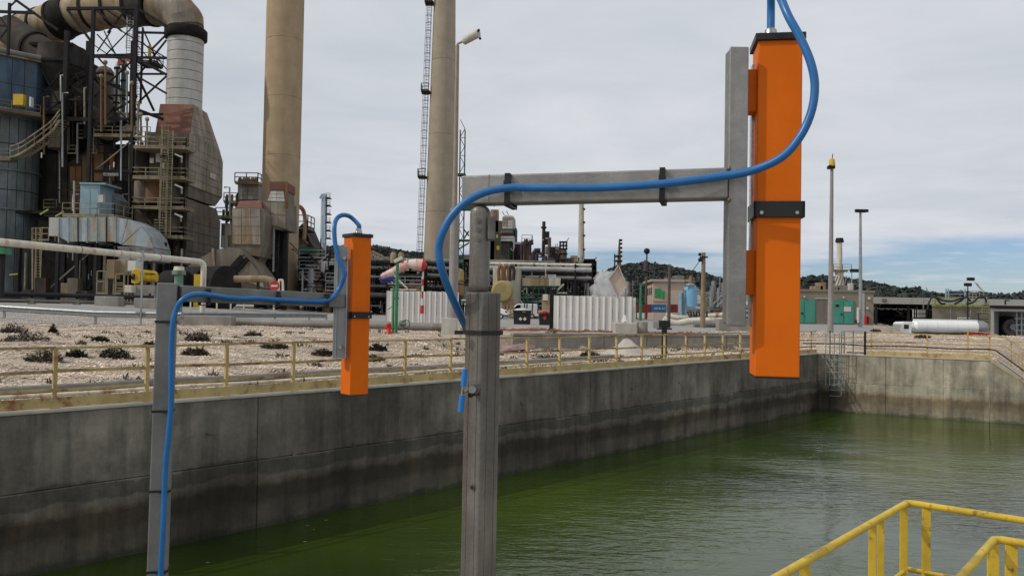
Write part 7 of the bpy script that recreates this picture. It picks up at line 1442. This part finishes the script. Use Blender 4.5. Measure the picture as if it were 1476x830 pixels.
# dark open shed at the right: its side walls run away from us, so we look in
t = thing('equipment_shed', 'grey open-fronted shed with fan and white pipe rack inside at the right edge', 'shed', P3(1450,505,76)); Yk = 76; SK = .66
a,b_ = P3(1428,505,Yk),P3(1530,505,Yk); zt_,zi = P3(1430,440,Yk).z,P3(1430,446,Yk).z; gz_ = -1.6; DP = 8
def sk(par,nm,mt,x0,x1,y0,y1,z0,z1): return MB().prism([(x0+SK*y0,Yk+y0),(x1+SK*y0,Yk+y0),(x1+SK*y1,Yk+y1),(x0+SK*y1,Yk+y1)],z0,z1,'z').build(nm,mt,par)
sk(t,'roof',DARK2,a.x-.05,b_.x,-.3,DP,zt_-.22,zt_); sk(t,'lintel',CEM,a.x+.2,b_.x,-.1,.15,zi-.15,zi+.08); sk(t,'front_post',CEM,a.x,a.x+.28,-.12,.3,gz_,zi+.1); sk(t,'side_wall',GALV,a.x+.02,a.x+.2,.3,DP,gz_,zt_-.22); sk(t,'rear_wall',PIPEG,a.x,b_.x,DP,DP+.3,gz_,zt_-.2)
q = P3(1451,471,Yk+DP-.3)
for r_,m_,o_ in ((1.1,DARK2,0),(.8,PIPEG,.4),(.3,CLADL,.7)): MB().tube([(q.x,q.y-o_,q.z),(q.x,q.y-.4-o_,q.z)],r_,20).build('fan_housing', m_, t)
for x_ in (1465,1472,1480): seg(t,'rack_post',GALV,P3(x_,446,Yk+1),P3(x_,500,Yk+1),.13)
for y_ in (459,468,476,485): seg(t,'rack_bar',GALV,P3(1462,y_,Yk+1),P3(1500,y_,Yk+1),.1)
rect(t,'notice_board',WHITEM,1464,485,1471,493,Yk-.3,.1); seg(t,'lamp_arm',DARK2,P3(1449,439,Yk),P3(1449,433,Yk),.1); seg(t,'lamp_arm',DARK2,P3(1449,433,Yk),P3(1455,433,Yk),.1)
# ================================================================ hills and far woods
def hill(name, pts, Y, dep, mtl, jitter=1.5, seed=1):
    rr = random.Random(seed); mb = MB(); n = len(pts); rows = 7; vs_ = []
    xs = []; zs = []
    for x,y in pts: p = W(x,y,Y); xs.append(p.x); zs.append(p.z)
    for j in range(rows):
        f = j/(rows-1)
        for i in range(n): vs_.append((xs[i]*(1-.0*f), Y-dep*(1-f), -3+(zs[i]+3)*math.sin(f*math.pi/2)))
    for i in range(n): vs_.append((xs[i], Y+dep*.8, -3))
    mb.add(vs_, [(j*n+i,j*n+i+1,(j+1)*n+i+1,(j+1)*n+i) for j in range(rows) for i in range(n-1)], True)
    struct(name, mb, mtl)
    return xs, zs
def interp(pts, x):
    return float(np.interp(x, [p[0] for p in pts], [p[1] for p in pts]))
def wood(name, label, pts, Y, dep, n, rmin, rmax, seed, flat=.7, crest=.5, mt=TREES):
    """far-off wood: crowns as clusters of small leaf-clump faces"""
    rr = np.random.RandomState(seed); V = []; Fq = []
    k = 0
    for i in range(n):
        px = rr.uniform(pts[0][0], pts[-1][0]); f = 1-rr.uniform(0,1)**1.6*crest*2 if rr.rand() < .6 else rr.uniform(.15,1); f = max(f,.1); yy = Y-dep*(1-f)
        zt_ = -3+(W(px, interp(pts,px), Y).z+3)*math.sin(f*math.pi/2); xw = W(px, interp(pts,px), Y).x; r = rr.uniform(rmin,rmax)
        m_ = 26; ph = rr.uniform(0,6.28,m_); ct = rr.uniform(-.3,1,m_); st_ = np.sqrt(1-ct**2); rad_ = r*rr.uniform(.6,1.05,m_)
        C = np.stack([xw+rad_*st_*np.cos(ph), yy+rad_*st_*np.sin(ph), zt_-r*flat*.1+rad_*ct*flat], -1)
        s = r*rr.uniform(.22,.45,m_)
        for c_, s_ in zip(C, s):
            a = rr.normal(size=3); a /= np.linalg.norm(a); b = np.cross(a, rr.normal(size=3)); b /= np.linalg.norm(b)
            V += [c_-a*s_, c_+b*s_, c_+a*s_, c_-b*s_]; Fq.append((k,k+1,k+2,k+3)); k += 4
    me = bpy.data.meshes.new(name); me.from_pydata([tuple(v) for v in V], [], Fq); me.materials.append(mt); o = bpy.data.objects.new(name, me); col.objects.link(o); tag(o, label, 'wood', kind='stuff')
hp1 = [(380,372),(430,366),(470,362),(500,359),(530,358),(560,361),(580,366),(600,368),(640,370),(680,376),(720,384),(760,395),(800,405)]
hill('hill', hp1, 900, 300, HILL); wood('far_wood', 'dark wood on the distant hill between the two chimneys', [(p[0],p[1]+1) for p in hp1], 900, 300, 1400, 3, 6, 1)
hp2 = [(850,420),(868,402),(878,392),(885,388),(900,385),(920,383),(940,384),(960,388),(980,393),(1000,398),(1020,404),(1040,412),(1060,420)]
hill('hill', hp2, 800, 200, HILL); wood('far_wood', 'dark round wooded hill behind the pink building', [(p[0],p[1]+1) for p in hp2], 800, 200, 900, 3, 5.5, 2)
hp3 = [(960,412),(985,400),(1010,397),(1040,400),(1060,403),(1080,404),(1120,400),(1150,397),(1165,395),(1195,398),(1215,400),(1240,408),(1255,412),(1275,409),(1290,416),(1320,420),(1343,423),(1352,424),(1362,419),(1385,418),(1400,422),(1425,426),(1445,426),(1460,421),(1475,418),(1490,414),(1560,410),(1700,405)]
hill('hill', [(p[0],p[1]+9) for p in hp3], 330, 90, HILL); wood('far_wood', 'row of dark pine crowns along the ridge at right behind the olive building', [(p[0],p[1]+9) for p in hp3], 330, 90, 2000, 1.5, 3.4, 3, flat=.6, crest=.35)
# houses on the hill
rr = random.Random(4)
k_ = 0
hs = [(518,366,7,5),(524,364,6,6),(530,366,8,5),(537,363,6,6),(543,366,7,6),(549,369,6,4),(512,369,6,4),(534,371,9,4),(526,372,7,4),(556,372,6,4)]
names_ = ['tiny cream house on the distant hill, leftmost of the cluster','small house low on the distant hill','tallest pale house of the distant hill cluster','tiny pinkish house in the distant hill cluster','tiny grey-cream house near the hill crest','tiny house at the right of the distant hill cluster']
HL = ['third house from the left in the top row of the far hill cluster','fourth house of the hill cluster, standing a little higher','widest house in the middle of the distant hill cluster','house just right of the widest one on the distant hill','house near the right end of the distant hill cluster','low house second from the right of the hill cluster','leftmost and lowest-left house of the distant hill cluster','broad low house in the front row of the hill cluster','small front-row house below the middle of the hill cluster','rightmost house of the cluster on the distant hill']
for (x,y,w,h),hl in zip(hs,HL):
    t = thing('hillside_house', hl, 'house', P3(x,y+h,690), 'houses on the distant hill')
    rect(t,'wall',HILLW,x-w/2,y,x+w/2,y+h,690,8); a = P3(x-w/2,y,690); b_ = P3(x+w/2,y,690)
    mb = MB(); mb.prism([(a.x-.4,a.z),(b_.x+.4,a.z),((a.x+b_.x)/2,a.z+1.4)],689.5,698.5); mb.build('roof', TANV, t); rect(t,'window',GLASS,x-w*.22,y+h*.3,x+w*.1,y+h*.62,689.9,.1)
t = thing('low_white_building', 'low pale building far behind the yard pipes, left of the large orange box', 'building', P3(1030,430,200)); rect(t,'wall',HILLW,1014,423,1048,433,200,8); rect(t,'roof',CEM,1013,421,1049,423,199.5,9)
for i in range(4): rect(t,'window',GLASS,1017+8*i,426,1021+8*i,430,199.9,.1)
